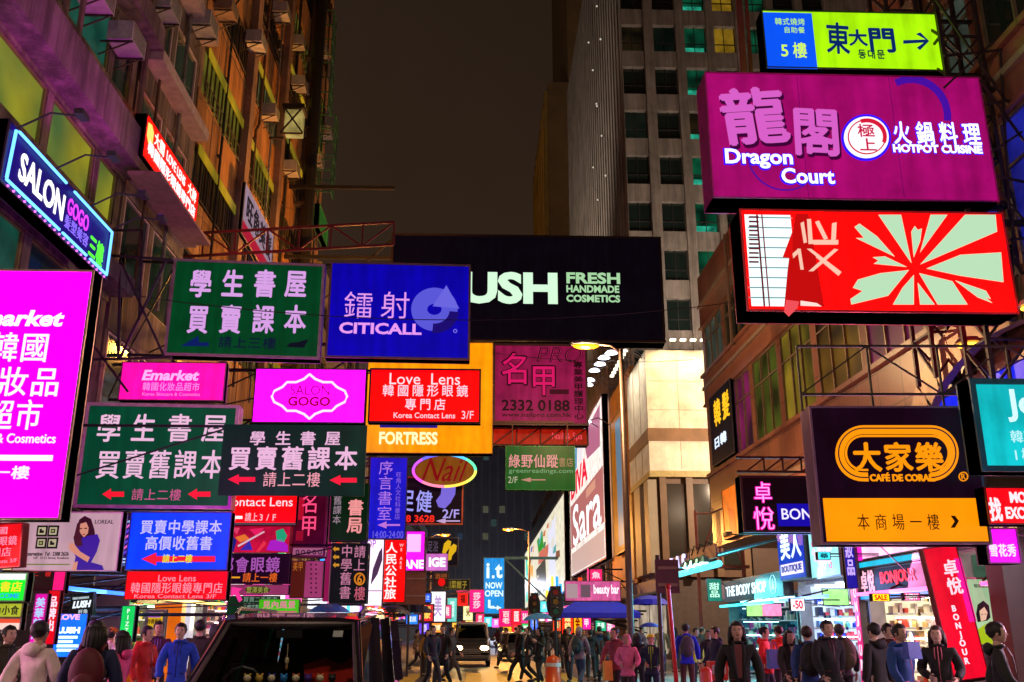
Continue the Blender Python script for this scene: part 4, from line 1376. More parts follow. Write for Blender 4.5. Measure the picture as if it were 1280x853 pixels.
FG = 'signs far down the street'
for rect, Y, c, txt, tc, lab, side in (
        ((596, 768, 604, 782), 120, '#ff3060', '便利', '#ffe8e8', 'tiny red sign under the pink two character sign far away', -9),
        ((583, 776, 590, 786), 130, '#ffd870', '茶', '#803010', 'tiny warm yellow sign far away beside the truck', -9),
        ((606, 772, 614, 782), 125, '#40d0e8', '眼', '#e0ffff', 'tiny cyan sign under the turquoise sign', 9),
        ((616, 774, 624, 783), 118, '#ff60d0', '粥', '#fff0ff', 'tiny violet pink sign under the turquoise sign', 9),
        ((630, 784, 640, 792), 90, '#f0b020', '士', '#602010', 'small amber sign low behind the parked cars', 9),
        ((641, 782, 650, 794), 86, '#ff2828', '巴', '#ffe0d0', 'small scarlet sign low behind the walkers', 9),
        ((652, 780, 662, 790), 82, '#28c060', '藥', '#e8ffe8', 'small green pharmacy sign low behind the walkers', 9),
        ((664, 770, 672, 786), 74, '#4070ff', '書', '#e8f0ff', 'small blue upright sign left of the light blue umbrella', 9),
        ((676, 752, 690, 764), 66, '#58d8e0', '水療', '#e8ffff', 'pale cyan sign above the light blue umbrella', 9),
        ((692, 776, 702, 788), 58, '#ff4818', '麥', '#ffe090', 'orange red sign low between the traffic lights', 9),
        ((728, 772, 738, 786), 54, '#ff2090', '甲', '#fff0f8', 'hot pink sign under the blue stall awning', 9),
        ((745, 776, 757, 788), 55, '#20a070', '茶餐', '#e0fff0', 'dark green sign low under the blue stall awning', 9),
        ((757, 778, 768, 790), 56, '#ff78b0', '花', '#fff0f0', 'blush pink sign by the foot of the street lamp', 9),
        ((540, 779, 552, 790), 48, '#ff9030', '燒臘', '#fff0c0', 'orange sign low behind the crossing walkers on the left', -9),
        ((524, 779, 536, 792), 46, '#6038d8', '酒', '#e0d0ff', 'violet sign low behind the sign poles', -9),
        ((556, 757, 563, 772), 70, '#e83a70', '鞋', '#fff0f0', 'rose upright sign right of the blank looking white sign', -9),
        ((566, 779, 575, 788), 78, '#ffb840', '餅', '#702000', 'amber sign low at the side of the truck', -9),
        ((508, 768, 522, 780), 43, '#2070e0', '電訊', '#e0f0ff', 'blue phone shop sign behind the navy umbrella', -9),
        ((572, 728, 586, 741), 98, '#b0204a', '桑拿', '#ffd0d8', 'dim crimson sign right of the dark olive sign', -9),
        ((588, 738, 604, 764), 92, '#f01070', '莎莎', '#ffd0e0', 'far pink sign with two white characters left of the turquoise sign', -9),
        ((625, 762, 640, 782), 84, '#f01060', '百老', '#ffe0e0', 'far pinkish red sign over the parked scooters', 9),
        ((640, 762, 651, 780), 80, '#e81430', '匯', '#ffe0e0', 'far red square sign next to the pinkish red one', 9),
        ((652, 764, 664, 778), 76, '#f02878', 'SALE', '#fff0f0', 'far pink sale sign near the light blue umbrella', 9),
        ((703, 764, 716, 792), 52, '#f02a10', '鐘錶', '#ffe890', 'red upright sign with yellow characters left of the blue stall awning', 9),
        ((717, 768, 727, 792), 53, '#f0a010', '金', '#801000', 'yellow sign beside the red clock sign', 9),
        ((539, 740, 556, 776), 64, '#f8f0ff', '美', '#c0a0d0', 'blank looking white sign above the crossing walkers on the left', -9),
        ((528, 742, 538, 752), 50, '#2050d0', '巴士', '#c0e0ff', 'tiny blue sign behind the brown road sign', -9),
        ((560, 748, 570, 776), 85, '#58b0a8', '銀', '#d0fff0', 'far pale teal upright sign beside the white one', -9),
        ((573, 742, 584, 756), 88, '#e81818', '福', '#500', 'far red diamond coloured sign in the middle distance', -9),
        ((580, 758, 590, 774), 96, '#e8e0a0', '米', '#806020', 'far cream sign above the truck cab', -9),
        ((527, 756, 541, 776), 45, '#c0202a', '麵家', '#ffe060', 'dark red noodle sign near the sign poles', -9),
        ((738, 712, 752, 726), 60, '#d82060', '魚', '#ffd0e0', 'small crimson sign above the blue stall awning', 9)):
    s = Sign('shop_sign', lab, (rect[0] - 1.5, rect[1] - 1, rect[2] + 1.5, rect[3] + 2), Y=Y, face=c, es=1.7, frame=(.1, .08, .08), th=.3, fw=.05, group=FG)
    x0, y0, x1, y1 = rect
    w_, h_ = x1 - x0, y1 - y0
    tc = tc if len(tc) == 7 else '#550000'
    if is_cjk(txt) and h_ > w_:
        s.text(txt, (x0 + w_ * .2, y0 + h_ * .1, x1 - w_ * .2, y1 - h_ * .1), tc, 1.1, .04, vert=True)
    else:
        s.text(txt, (x0 + w_ * .1, y0 + h_ * .2, x1 - w_ * .1, y1 - h_ * .2), tc, 1.1, .04)
    s.arm(side, (1,), .1).done()

# ---------------------------------------------------------------- hoardings on the right beyond the side street
s = Sign('hoarding', 'tall pink advertising hoarding with huge white letters on the right facade', (755, 487, 712, 700), X=8.7, face='#e8dcd4', es=1.5, frame=(.4, .2, .2), th=.4, fw=.12, var=.35, cat='hoarding')
s.h_ = s.h
s.rect((.02, .44, .98, .78), '#c07470', .9, 1); s.text('Sara', (.10, .47, .92, .78), '#ffffff', 1.3, .012); s.rect((.55, .46, .8, .52), '#e0a088', .9, 2)
s.text('DIVA', (.05, .22, .6, .40), '#e01838', 1.2, .03, lay=4)
s.poly([(.05, .05), (.3, .03), (.28, .2), (.1, .24)], '#6aa0c8', 1., 1); s.poly([(.5, .06), (.95, .04), (.93, .3), (.6, .26)], '#b86a88', 1., 1); s.poly([(.32, .08), (.48, .06), (.46, .22), (.34, .2)], '#f0e8f0', 1., 2)
s.rect((.03, .82, .97, .98), '#d8b4a8', .95, 1)
s.done()
s = Sign('hoarding', 'tall white framed picture hoarding with green and orange figures, farther along on the right', (706, 612, 656, 742), X=8.7, face='#dcd4bc', es=1.4, frame=(.7, .7, .75), th=.5, fw=.25, var=.3, cat='hoarding')
for P, c in (([(.05, .15), (.16, .1), (.16, .85), (.05, .9)], '#40d8c0'), ([(.2, .3), (.3, .2), (.33, .6), (.24, .85)], '#e0a038'), ([(.45, .1), (.6, .08), (.62, .3), (.5, .34)], '#30902a'),
             ([(.5, .3), (.75, .34), (.7, .5), (.48, .46)], '#c86a5a'), ([(.42, .5), (.66, .46), (.68, .86), (.45, .9)], '#4a4438'), ([(.72, .15), (.86, .1), (.86, .9), (.74, .92)], '#d8d8e8'), ([(.2, .1), (.3, .06), (.32, .18)], '#6a5aa0')):
    s.poly(P, c, 1.2, 2)
rnd = random.Random(3)
for k in range(34):
    u, v, q = rnd.uniform(.06, .9), rnd.uniform(.06, .9), rnd.uniform(.02, .06)
    s.poly([(u, v), (u + q, v + rnd.uniform(-.03, .03)), (u + q * rnd.uniform(.5, 1.2), v + q * 1.6), (u - q * .3, v + q * rnd.uniform(.8, 1.8))], rnd.choice(['#d8c8a0', '#8a5a40', '#c8d0d8', '#50805a', '#c87a50', '#3a4a6a', '#e0d8c8', '#a03a3a', '#5aa0a0']), 1.1, 3)
s.done()
s = Sign('hoarding', 'narrow orange and blue strip hoarding between the pink one and the pale corner block', (779, 505, 765, 690), X=8.75, face='#d07818', es=.6, frame=(.3, .15, .05), th=.3, fw=.08, var=.3, cat='hoarding')
s.rect((.45, .05, .9, .95), '#7090a8', .7)
s.done()
for k, (px, py) in enumerate(((766, 431), (764, 441), (755, 447), (750, 455), (743, 463), (737, 475), (735, 481), (707, 530), (722, 531), (733, 527))):
    p = atx(px, py, 7.2)
    rt = thing('floodlight', 'bright white floodlight in the row leaning out above the pink hoarding', 'floodlight', p, 0, 'floodlights above the pink hoarding')
    m = MB(); m.tube([(1.7, 0, -.3), (.8, 0, .25), (0, 0, 0)], .04, alu, 5)
    o = m.build('arm', rt)
    m = MB(); m.lathe([(.001, .12), (.22, .08), (.36, -.05), (.001, -.06)], (0, 0, 0), glow('#e8f0ff', 6, 0, 1, False), 10); m.build('lamp', rt)
light('floodlight_beam', 'SPOT', (6.2, 70, 19.5), 1600, (.95, .95, 1), rt, .2, (9, 72, 12), 120)

# ================================================================== signs on the right
RG = 'large signs on the right'
s = Sign('hanging_sign', 'topmost sign on the right, half blue, half lime green with a dark right arrow', (955, 15, 1176, 87), Y=14.5, face='#a8f00a', es=1.15, frame=(.03, .08, .03), th=.35, fw=.02, group=RG, var=.15)
s.rect((956.5, 16.5, 1018, 86), '#0a50ea', 1.2, 1, big=True)
s.text('韓式燒烤', (968, 23, 1006, 32), '#b8f060', 1.); s.text('自助餐', (979, 34, 1006, 42), '#b8f060', 1.)
s.text('5樓', (971, 53, 1009, 73), '#d8ff50', 1., .01)
N = '#0a2a70'
s.text('東', (1032, 28, 1062, 68), N, .8, .02, cell=1, rot=-3); s.text('大', (1060, 37, 1084, 58), N, .8, .03, cell=1); s.text('門', (1084, 34, 1120, 66), N, .8, .03, cell=1)
s.text('동대문', (1072, 62, 1107, 74), '#205030', .8, .02)
s.poly([(1129, 51), (1158, 50), (1145, 43), (1150, 41), (1161, 52), (1150, 63), (1146, 60), (1155, 53.5), (1129, 55)], N, .8, 2, 'arrow')
s.arm(9).done()
s = Sign('hanging_sign', 'big purple restaurant sign with a round white emblem and blue edged white letters', (886, 94, 1236, 250), Y=14, face='#a80a6c', es=1.0, frame=(.55, .02, .3), th=.6, fw=.02, group=RG, var=.22)
s.text('龍', (902, 113, 985, 184), '#4a0440', .7, .05, cell=1, lay=2, rot=5); s.text('龍', (900, 110, 983, 181), '#d860c8', 1., .033, cell=1, lay=4, rot=5)
s.text('閣', (991, 137, 1052, 199), '#4a0440', .7, .045, cell=1, lay=2, rot=-2); s.text('閣', (989, 134, 1050, 196), '#d860c8', 1., .03, cell=1, lay=4, rot=-2)
BL = '#2a10ff'
for t, b in (('Dragon', (906, 188, 990, 212)), ('Court', (976, 212, 1042, 231))):
    s.text(t, (b[0] - 1.5, b[1] - 1, b[2] + 1.5, b[3] + 1), BL, 1.5, .05, lay=6); s.text(t, b, W_, 1.3, .025, lay=7)
s.text('火鍋料理', (1112, 153, 1228, 182), BL, 1.5, .06, lay=2, cell=.8); s.text('火鍋料理', (1112, 153, 1228, 182), W_, 1.3, .02, lay=4, cell=.78)
s.text('HOTPOT CUISINE', (1115, 181, 1228, 193), BL, 1.5, .07, lay=2); s.text('HOTPOT CUISINE', (1116, 182, 1227, 192), W_, 1.3, .035, lay=4)
s.ring(1082.5, 172.5, 31, 29, 5, BL, 1.5, lay=2); s.ring(1082.5, 172.5, 28, 26, 28, '#fff0f8', 1.2, lay=3)
s.ring(1083, 172, 25, 23, 5, '#d01838', 1.1, -20, 110, 4); s.ring(1083, 172, 24, 22, 1.5, '#d01838', 1., 110, 340, 4)
s.text('極上', (1072, 156, 1094, 191), '#c81848', 1., .01, vert=True, lay=5)
s.ring(1139, 147, 50, 52, 9, '#4a10a8', .9, -5, 115, 1); s.ring(982, 190, 49, 49, 2, '#5a10a0', .9, 180, 300, 1)
for k in (1, 2):
    s.rect((886 + 117 * k, 96, 886.6 + 117 * k, 248), '#6a0860', .8, 1)
s.arm(9, (1, -1), .09).done()
s = Sign('hanging_sign', 'red sign with a pale flower burst and a torn sheet baring white tubes', (929, 264, 1263, 391), Y=13.7, face='#f20303', es=4., frame=(.7, .02, .03), th=.6, fw=.035, group=RG, var=.12)
s.rect((935, 269, 993, 383), '#e8ffff', 1.3, 1, name='tube_panel', big=True)
for k in range(9):
    s.rect((935, 272 + k * 12.5, 990, 273.2 + k * 12.5), '#5a9098', .8, 2)
for k in range(11):
    s.rect((936, 271 + k * 5.6, 948, 273 + k * 5.6), '#701828', .8, 3)
s.rect((949.5, 269, 951.5, 383), '#701020', .8, 3); s.rect((956, 269, 957.5, 383), '#8a3040', .8, 3)
s.poly([(994, 268), (1010, 268), (1030, 384), (980, 384), (984, 340), (989, 300)], '#c40a0c', 1., 4, 'torn_sheet')
s.poly([(978, 322), (990, 290), (990, 324)], '#d80c0c', 1.1, 5, 'torn_sheet')
s.poly([(982, 376), (998, 378), (996, 386), (986, 396), (980, 390)], '#f05058', 1., 6, 'torn_sheet')
s.poly([(1000, 377), (1020, 380), (1026, 384), (1000, 383)], '#ffd8d0', 1.1, 6, 'torn_sheet')
PG = '#bfe8c0'
for P in ([(1098, 269), (1126, 269), (1139, 329)], [(1163, 269), (1184, 269), (1150, 316)], [(1206, 269), (1244, 269), (1246, 290), (1150, 331)], [(1158, 336), (1200, 319), (1251, 316), (1254, 353), (1200, 345)],
          [(1194, 351), (1232, 364), (1238, 374), (1231, 372), (1240, 379), (1222, 372)], [(1149, 342), (1190, 352), (1209, 381), (1172, 381)], [(1147, 354), (1168, 381), (1150, 381)], [(1142, 344), (1142, 381), (1116, 381), (1128, 360)],
          [(1136, 338), (1110, 370), (1064, 381), (1063, 374), (1078, 364), (1066, 360), (1072, 350), (1100, 342)], [(1133, 334), (1092, 330), (1098, 326), (1091, 322), (1106, 321)], [(1118, 321), (1070, 298), (1080, 298), (1068, 284), (1074, 280), (1096, 296)],
          [(1142, 322), (1139, 290), (1143, 283), (1147, 288), (1152, 286), (1150, 302)]):
    s.poly(P, PG, .95, 2, 'petal')
for P in ([(1000, 280), (1004, 278), (1008, 304), (1004, 305)], [(1008, 275), (1013, 275), (1015, 301), (1047, 301), (1047, 306), (1010, 306)], [(1019, 278), (1023, 277), (1034, 299), (1030, 300)], [(1040, 280), (1045, 279), (1044, 300), (1039, 300)],
          [(1008, 312), (1013, 312), (1051, 341), (1048, 345)], [(1042, 312), (1047, 313), (1016, 340), (1010, 340)], [(996, 312), (1000, 312), (1004, 338), (1000, 338)], [(990, 318), (997, 312), (998, 317), (991, 324)]):
    s.poly(P, '#ffc8b0', 1., 5, 'letter_stroke')
s.arm(9, (1, -1), .09).done()
s = Sign('hanging_sign', 'dark purple and orange restaurant sign with a rounded orange emblem', (1020, 508, 1226, 681), Y=13.2, face='#1c0418', es=.8, frame=(.2, .1, .2), th=.4, fw=.03, group=RG, yaw=-2, var=.4)
OR = '#ff9408'
s.rect((1031, 623, 1232, 677), '#ff9204', 1.15, 1, big=True)
def stadium(s, x0, y0, x1, y1, wd, c, es, lay, gap=None):
    r = (y1 - y0) / 2
    cxl, cxr, ym = x0 + r, x1 - r, (y0 + y1) / 2
    s.ring(cxl, ym, r, r, wd, c, es, 90, 270, lay); s.ring(cxr, ym, r, r, wd, c, es, -90, 90, lay)
    s.rect((cxl, y0, cxr, y0 + wd), c, es, lay, 'emblem')
    if gap:
        s.rect((cxl, y1 - wd, gap[0], y1), c, es, lay, 'emblem'); s.rect((gap[1], y1 - wd, cxr, y1), c, es, lay, 'emblem')
    else:
        s.rect((cxl, y1 - wd, cxr, y1), c, es, lay, 'emblem')
stadium(s, 1044, 532, 1198, 602, 11, OR, 1.1, 2, (1085, 1168))
stadium(s, 1047, 535, 1195, 598, 1.5, '#201030', .6, 3, (1085, 1168))
stadium(s, 1056, 544, 1187, 589, 2.5, OR, 1.1, 2, (1085, 1168))
s.text('大家樂', (1064, 553, 1180, 590), OR, 1.1, .03, cell=.92, lay=4)
s.text('CAFÉ DE CORAL', (1087, 591, 1166, 602), OR, 1.1, .03, lay=4)
s.ring(1204, 596, 6, 6, 1.3, OR, 1., lay=2); s.text('R', (1201.5, 592.5, 1206.5, 599.5), OR, 1.)
s.text('本商場一樓', (1068, 642, 1177, 663), '#3a1c04', .6, .0, cell=.72)
s.poly([(1188, 645), (1193, 645), (1198, 651.5), (1193, 660), (1188, 660), (1193, 652)], '#2a1204', .5, 3, 'arrow')
s.arm(9, (1,), .07)
m = MB(); gm = mat((.05, .035, .03), .55, .5, .5, 6)
zt = s.h / 2
for y in (.3,):
    m.bar((-s.w / 2, y, zt + .25), (9 - s.c.x, y, zt + .25), .035, gm); m.bar((-s.w / 2, y, zt + 1.0), (9 - s.c.x, y, zt + 1.0), .035, gm)
    for k in range(5):
        x = -s.w / 2 + (9 - s.c.x + s.w / 2) * k / 4
        m.bar((x, y, zt), (x, y, zt + 1.0), .03, gm)
        if k < 4:
            x2 = -s.w / 2 + (9 - s.c.x + s.w / 2) * (k + 1) / 4
            m.bar((x, y, zt + (1.0 if k % 2 else .25)), (x2, y, zt + (.25 if k % 2 else 1.0)), .022, gm)
m.build('truss', s.root)
s.done()
s = Sign('hanging_sign', 'turquoise sign with big white letters at the right edge', (1219, 474, 1345, 590), Y=12.3, face='#10b8c0', es=1.15, frame=(.02, .15, .25), th=.35, fw=.08, group=RG, var=.25)
s.text('Jo', (1258, 487, 1296, 528), '#d0ffff', 1.1, .02); s.text('韓國美容', (1262, 538, 1330, 554), '#c0f8ff', 1., .0); s.text('1樓', (1263, 560, 1290, 577), '#c0f8ff', 1.)
s.arm(9, (1,), .07).done()
s = Sign('hanging_sign', 'red money exchange sign with white letters near the right edge', (1233, 609, 1330, 656), Y=12.9, face='#e80612', es=2., frame=(.2, .02, .02), th=.3, fw=.02, group=RG)
s.text('找', (1236, 622, 1252, 652), '#ffe8f0', 1.1, .04); s.text('MONEY', (1262, 615, 1308, 629), '#ffe8f0', 1.1, .035); s.text('EXCHANGE', (1257, 634, 1322, 649), '#ffe8f0', 1.1, .035)
s.arm(9, (1,), .07).done()
s = Sign('hanging_sign', 'magenta violet sign with white brush script at the right edge', (1233, 660, 1274, 705), Y=13.4, face='#d008d0', es=2., frame=(.2, .02, .2), th=.3, fw=.02, group=RG)
s.text('雪花秀', (1236, 680, 1270, 696), '#ffe0ff', 1.1, .03)
s.arm(9, (1,), .07).done()
s = Sign('hanging_sign', 'black sign with pink neon characters and white letters on blue, beside the orange restaurant sign', (927, 595, 1040, 666), Y=20.5, face='#14060c', es=.8, frame=(.03, .02, .03), th=.4, fw=.05, group=RG, var=.4)
s.rect((972, 630, 1036, 658), '#1408a0', 1.1, 1)
s.text('卓', (941, 602, 965, 629), '#d00a90', 1.5, .045, cell=1); s.text('悅', (941, 633, 968, 663), '#d00a90', 1.5, .045, cell=1); s.text('卓', (941, 602, 965, 629), '#ff90e0', 1.6, -.008, cell=1, lay=5); s.text('悅', (941, 633, 968, 663), '#ff90e0', 1.6, -.008, cell=1, lay=5)
s.text('BONJOUR', (977, 636, 1060, 654), '#e8e0ff', 1.2, .01)
s.arm(9, (1,), .06)
m = MB()
for k in range(7):
    xa, xb = -s.w / 2 + .2 + k * .42, -s.w / 2 + .62 + k * .42
    m.bar((xa, .2, s.h / 2 + .12), (xb, .2, s.h / 2 + .42), .035, gm); m.bar((xb, .2, s.h / 2 + .12), (xb, .2, s.h / 2 + .42), .035, gm)
m.bar((-s.w / 2, .2, s.h / 2 + .12), (s.w / 2, .2, s.h / 2 + .12), .05, gm); m.bar((-s.w / 2, .2, s.h / 2 + .44), (s.w / 2, .2, s.h / 2 + .44), .05, gm)
m.build('truss', s.root)
s.done()
s = Sign('wall_sign', 'dark panel with yellow characters above white ones, on the brown tiled wall', (889, 496, 917, 586), X=8.85, face='#0c0812', es=.7, frame=(.05, .05, .06), th=.12, fw=.04, group='wall signs')
s.text('韓髮', (.15, .1, .95, .48), '#ffc020', 1.2, .02, cell=.8); s.text('日韓', (.1, .62, .7, .78), '#d8e8ff', 1.3, .03)
s.done()
s = Sign('wall_sign', 'glowing orange window panel low on the far end of the brown tiled wall', (904, 612, 925, 676), X=8.85, face='#f06808', es=1.1, frame=(.2, .08, .02), th=.12, fw=.05, group='wall signs', var=.5)
s.poly([(.3, .4), (.7, .5), (.75, .97), (.4, .97)], '#c03808', .9)
s.done()

# ================================================================== shops on the right, street level
def shop(name, label, Ya, Yb, side, zc, back, depth=3., lamp='#f4fbff', es=3., shelves=True, goods=None, seed=0, fl=.13, X=9., walls=(.5, .5, .5), power=0):
    """open shop front: floor, self-glowing back wall, ceiling with light strips, shelves full of goods"""
    rt = thing(name, label, 'shop', (side * (X + 1), (Ya + Yb) / 2, fl))
    f, bk = side * X, side * (X + depth)
    wm = mat(walls, .6, 0, .2)
    m = MB()
    m.span((bk, Ya, fl), (bk + side * .1, Yb, zc), glow(back, .9, .5, 2.2, True) if back else wm)  # back wall glows itself, standing in for the shop's light
    m.span((f, Ya, fl), (bk, Ya + .08, zc), wm); m.span((f, Yb - .08, fl), (bk, Yb, zc), wm)
    m.span((f, Ya, fl + .001), (bk, Yb, fl + .01), mat((.3, .3, .3), .2, 0, .2))
    wb(m, 'interior', rt)
    m = MB(); m.span((f, Ya + .08, zc), (bk, Yb - .08, zc + .1), mat((.7, .7, .7), .6)); wb(m, 'ceiling', rt)
    n = max(1, int((Yb - Ya) / 1.4))
    for k in range(n):
        y = Ya + (Yb - Ya) * (k + .5) / n
        m = MB(); m.span((f + side * .3, y - .18, zc - .06), (bk - side * .4, y + .18, zc - .004), glow(lamp, es, 0, 1, True)); wb(m, 'light_strip', rt)
    if shelves:
        rnd = random.Random(seed)
        sm = mat((.6, .6, .58), .4, 0, .1)
        m = MB()
        zs = [.5, 1.0, 1.45, 1.9, 2.35]
        for z in zs:
            m.span((bk - side * .5, Ya + .1, z), (bk - side * .02, Yb - .1, z + .04), sm)
        wb(m, 'shelf', rt)
        m = MB()
        pal = goods or ['#f4ead0', '#e8c030', '#d83030', '#3050c0', '#30a060', '#f08030', '#e060a0', '#202020', '#ffffff']
        pm2 = [mat(c, .35, 0, .1, 8) for c in pal]
        for z in zs:
            y = Ya + .14
            while y < Yb - .25:
                w, h = rnd.uniform(.07, .2), rnd.uniform(.1, .34)
                m.span((bk - side * rnd.uniform(.3, .46), y, z + .042), (bk - side * .08, y + w, z + .042 + h), rnd.choice(pm2))
                y += w + rnd.uniform(.005, .06)
        for j in range(int((Yb - Ya) * 3)):
            y = rnd.uniform(Ya + .2, Yb - .4); x = rnd.uniform(X + .5, X + 1.6); h = rnd.uniform(.3, 1.0)
            m.span((side * x, y, fl + .012), (side * (x + .3), y + .3, fl + h), rnd.choice(pm2))
        # shelving along the party wall that faces down the street
        m2 = MB()
        for z in [.4 + .31 * q for q in range(int((zc - .55) / .31))]:
            m2.span((f + side * .35, Yb - .5, z), (bk - side * .5, Yb - .1, z + .04), sm)
            x = X + .4
            for q in range(int(depth * 3.2)):
                xa = X + .4 + rnd.random() * (depth - 1.1)
                m.span((side * xa, Yb - .515, z - .02), (side * (xa + .07), Yb - .505, z + .05), rnd.choice(pm2))
            while x < X + depth - .6:
                w, h = rnd.uniform(.05, .15), rnd.uniform(.08, .24)
                m.span((side * x, Yb - rnd.uniform(.36, .47), z + .042), (side * (x + w), Yb - .12, z + .042 + h), rnd.choice(pm2))
                x += w + rnd.uniform(.005, .05)
        m2.span((f + side * .35, Yb - .5, .2), (bk - side * .5, Yb - .1, .25), sm)
        wb(m2, 'wall_shelf', rt)
        m3 = MB(); m3.span((f + side * .35, Yb - .115, .26), (bk - side * .5, Yb - .085, zc - .02), glow(back or '#ffffff', min(1.6, es * .14), .35, 2.5, True)); wb(m3, 'added_glow_panel', rt)  # added glowing panel, brightens the party wall behind the goods
        for q in range(2):
            xa = X + .5 + q * (depth - 1.2) * .55
            m4 = MB(); m4.span((side * xa, Yb - .53, zc - .55), (side * (xa + .75), Yb - .515, zc - .08), mat((.05, .05, .05), .5)); m4.span((side * (xa + .03), Yb - .535, zc - .52), (side * (xa + .72), Yb - .531, zc - .11), glow(rnd.choice(['#ff90c0', '#ffe060', '#80e0ff', '#ff5040', '#b0ff90']), 1.3, .35, 3, False)); wb(m4, 'poster', rt)
        o = wb(m, 'goods', rt); o['kind'] = 'stuff'
        for z in zs[1:] + [2.72]:
            if z < zc - .1:
                m = MB(); m.span((f + side * .4, Yb - .49, z - .03), (bk - side * .55, Yb - .455, z - .004), glow(lamp, es * 1.6, 0, 1, True)); wb(m, 'shelf_light', rt)
    return rt

cream = ['#f8eed8', '#f0e0c0', '#e8c878', '#ffffff', '#d0a060', '#f0d0d0', '#806040', '#d04030', '#f8f0e8']
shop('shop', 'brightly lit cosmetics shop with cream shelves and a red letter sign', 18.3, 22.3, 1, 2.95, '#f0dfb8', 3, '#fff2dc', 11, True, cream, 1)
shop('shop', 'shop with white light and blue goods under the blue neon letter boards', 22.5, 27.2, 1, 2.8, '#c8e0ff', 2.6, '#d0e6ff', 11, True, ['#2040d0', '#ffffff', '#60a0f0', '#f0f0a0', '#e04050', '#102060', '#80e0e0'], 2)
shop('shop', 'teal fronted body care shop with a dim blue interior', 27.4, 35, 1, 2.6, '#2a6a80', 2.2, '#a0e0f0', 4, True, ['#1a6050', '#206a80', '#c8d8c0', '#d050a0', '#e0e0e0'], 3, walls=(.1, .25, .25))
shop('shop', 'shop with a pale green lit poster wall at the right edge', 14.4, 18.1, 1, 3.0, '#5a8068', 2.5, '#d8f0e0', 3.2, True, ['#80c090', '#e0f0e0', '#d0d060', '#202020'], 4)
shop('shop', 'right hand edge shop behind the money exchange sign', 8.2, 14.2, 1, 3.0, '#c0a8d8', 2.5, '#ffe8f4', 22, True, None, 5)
E = lambda c, s=1.2, v=.15, sc=1.5: glow(c, s, v, sc, True)

def fascia(name, label, Ya, Yb, za, zb_, face, es=1., X=8.85, th=.15, frame=(.1, .1, .1), group='shop fascias', var=.2, cat='shop sign', rim=.03):
    """lit sign board along the right facade, far end first"""
    s = Sign.__new__(Sign)
    s.uv = True
    s.c = Vector((X, (Ya + Yb) / 2, (za + zb_) / 2)); s.w, s.h = Yb - Ya, zb_ - za
    s.rz = R(-90) if X > 0 else R(90)
    s.root = thing(name, label, cat, s.c, s.rz, group)
    s.M = Matrix.Rotation(s.rz, 3, 'Z'); s.N = s.M @ Vector((0, -1, 0)); s.th = th; s.layers = {}
    hx, hz = s.w / 2, s.h / 2
    m = MB(); m.span((-hx, .012, -hz), (hx, th, hz), mat(frame, .4, .3)); m.build('housing', s.root)
    m = MB(); m.span((-hx + rim, 0, -hz + rim), (hx - rim, .010, hz - rim), glow(face, es, var, 1.5, True)); m.build('face', s.root)
    return s
s = fascia('shop_fascia', 'dark fascia with red and white letters over the cream lit shop', 18.3, 22.3, 2.42, 2.95, '#1c0c14', .8)
s.text('卓悅', (.02, .05, .22, .95), '#ffb8d0', 1.3, .03, cell=.9); s.text('BONJOUR', (.3, .2, .74, .82), '#ff2838', 1.4, .04); s.done()
s = fascia('shop_fascia', 'teal blue light band above the dark fascia with red letters', 18.3, 22.3, 2.97, 3.14, '#18a8c8', 1.6); s.done()
s = fascia('shop_fascia', 'pink and white panel with blossoms above the teal band', 18.4, 22.2, 3.16, 4.1, '#ffb0dc', 2.0, var=.3)
for k in range(9):
    s.ring(.5 + .05 * k, .3 + .25 * ((k * 7) % 3) / 2, .03, .09, .03, ['#ff5090', '#ff8030', '#d030c0'][k % 3], 1.1)
s.rect((0, 0, .06, 1), '#f020c0', 1.3, 2); s.done()
s = fascia('shop_fascia', 'lit sky blue band under the dark fascia with red letters', 18.3, 22.3, 2.26, 2.40, '#2090d8', 1.6, X=8.8); s.done()
s = fascia('shop_fascia', 'blue board with white neon characters and a white letter strip', 24.6, 26.8, 2.9, 4.35, '#0a18a0', 1.6, X=8.4, th=.5)
s.text('美人', (.1, .08, .92, .62), '#d8f0ff', 1.6, .03, cell=.9); s.rect((.08, .7, .92, .9), '#e8d8ff', 1.3, 1); s.text('BOUTIQUE', (.12, .73, .88, .87), '#3a30a0', .9, .03, lay=3); s.done()
s = fascia('shop_fascia', 'pale turquoise floral light panel next to the blue neon board', 22.5, 24.5, 2.85, 4.3, '#90dce0', 1.6, X=8.5, th=.4, var=.35)
rnd = random.Random(9)
for k in range(26):
    s.ring(rnd.uniform(.12, .88), rnd.uniform(.12, .88), .06, .06, .03, rnd.choice(['#ffffff', '#ffc8e8', '#c8fff8', '#e070a0']), 1.2, n=10)
s.text('花之戀', (.3, .25, .75, .8), '#ffe8f8', 1.2, .03); s.done()
s = fascia('shop_fascia', 'dark teal fascia with bold white capitals over the body care shop', 27.5, 34.9, 2.55, 3.25, '#0c4a58', 1.0, X=8.7, th=.3)
s.text('THE BODY SHOP', (.13, .28, .78, .77), '#d8f4ff', 1.6, .03); s.ring(.87, .5, .045, .4, .012, '#b0f0ff', 1.3); s.poly([(.85, .7), (.87, .25), (.89, .7)], '#b0f0ff', 1.2); s.rect((.01, .15, .1, .85), '#806a70', .7); s.done()
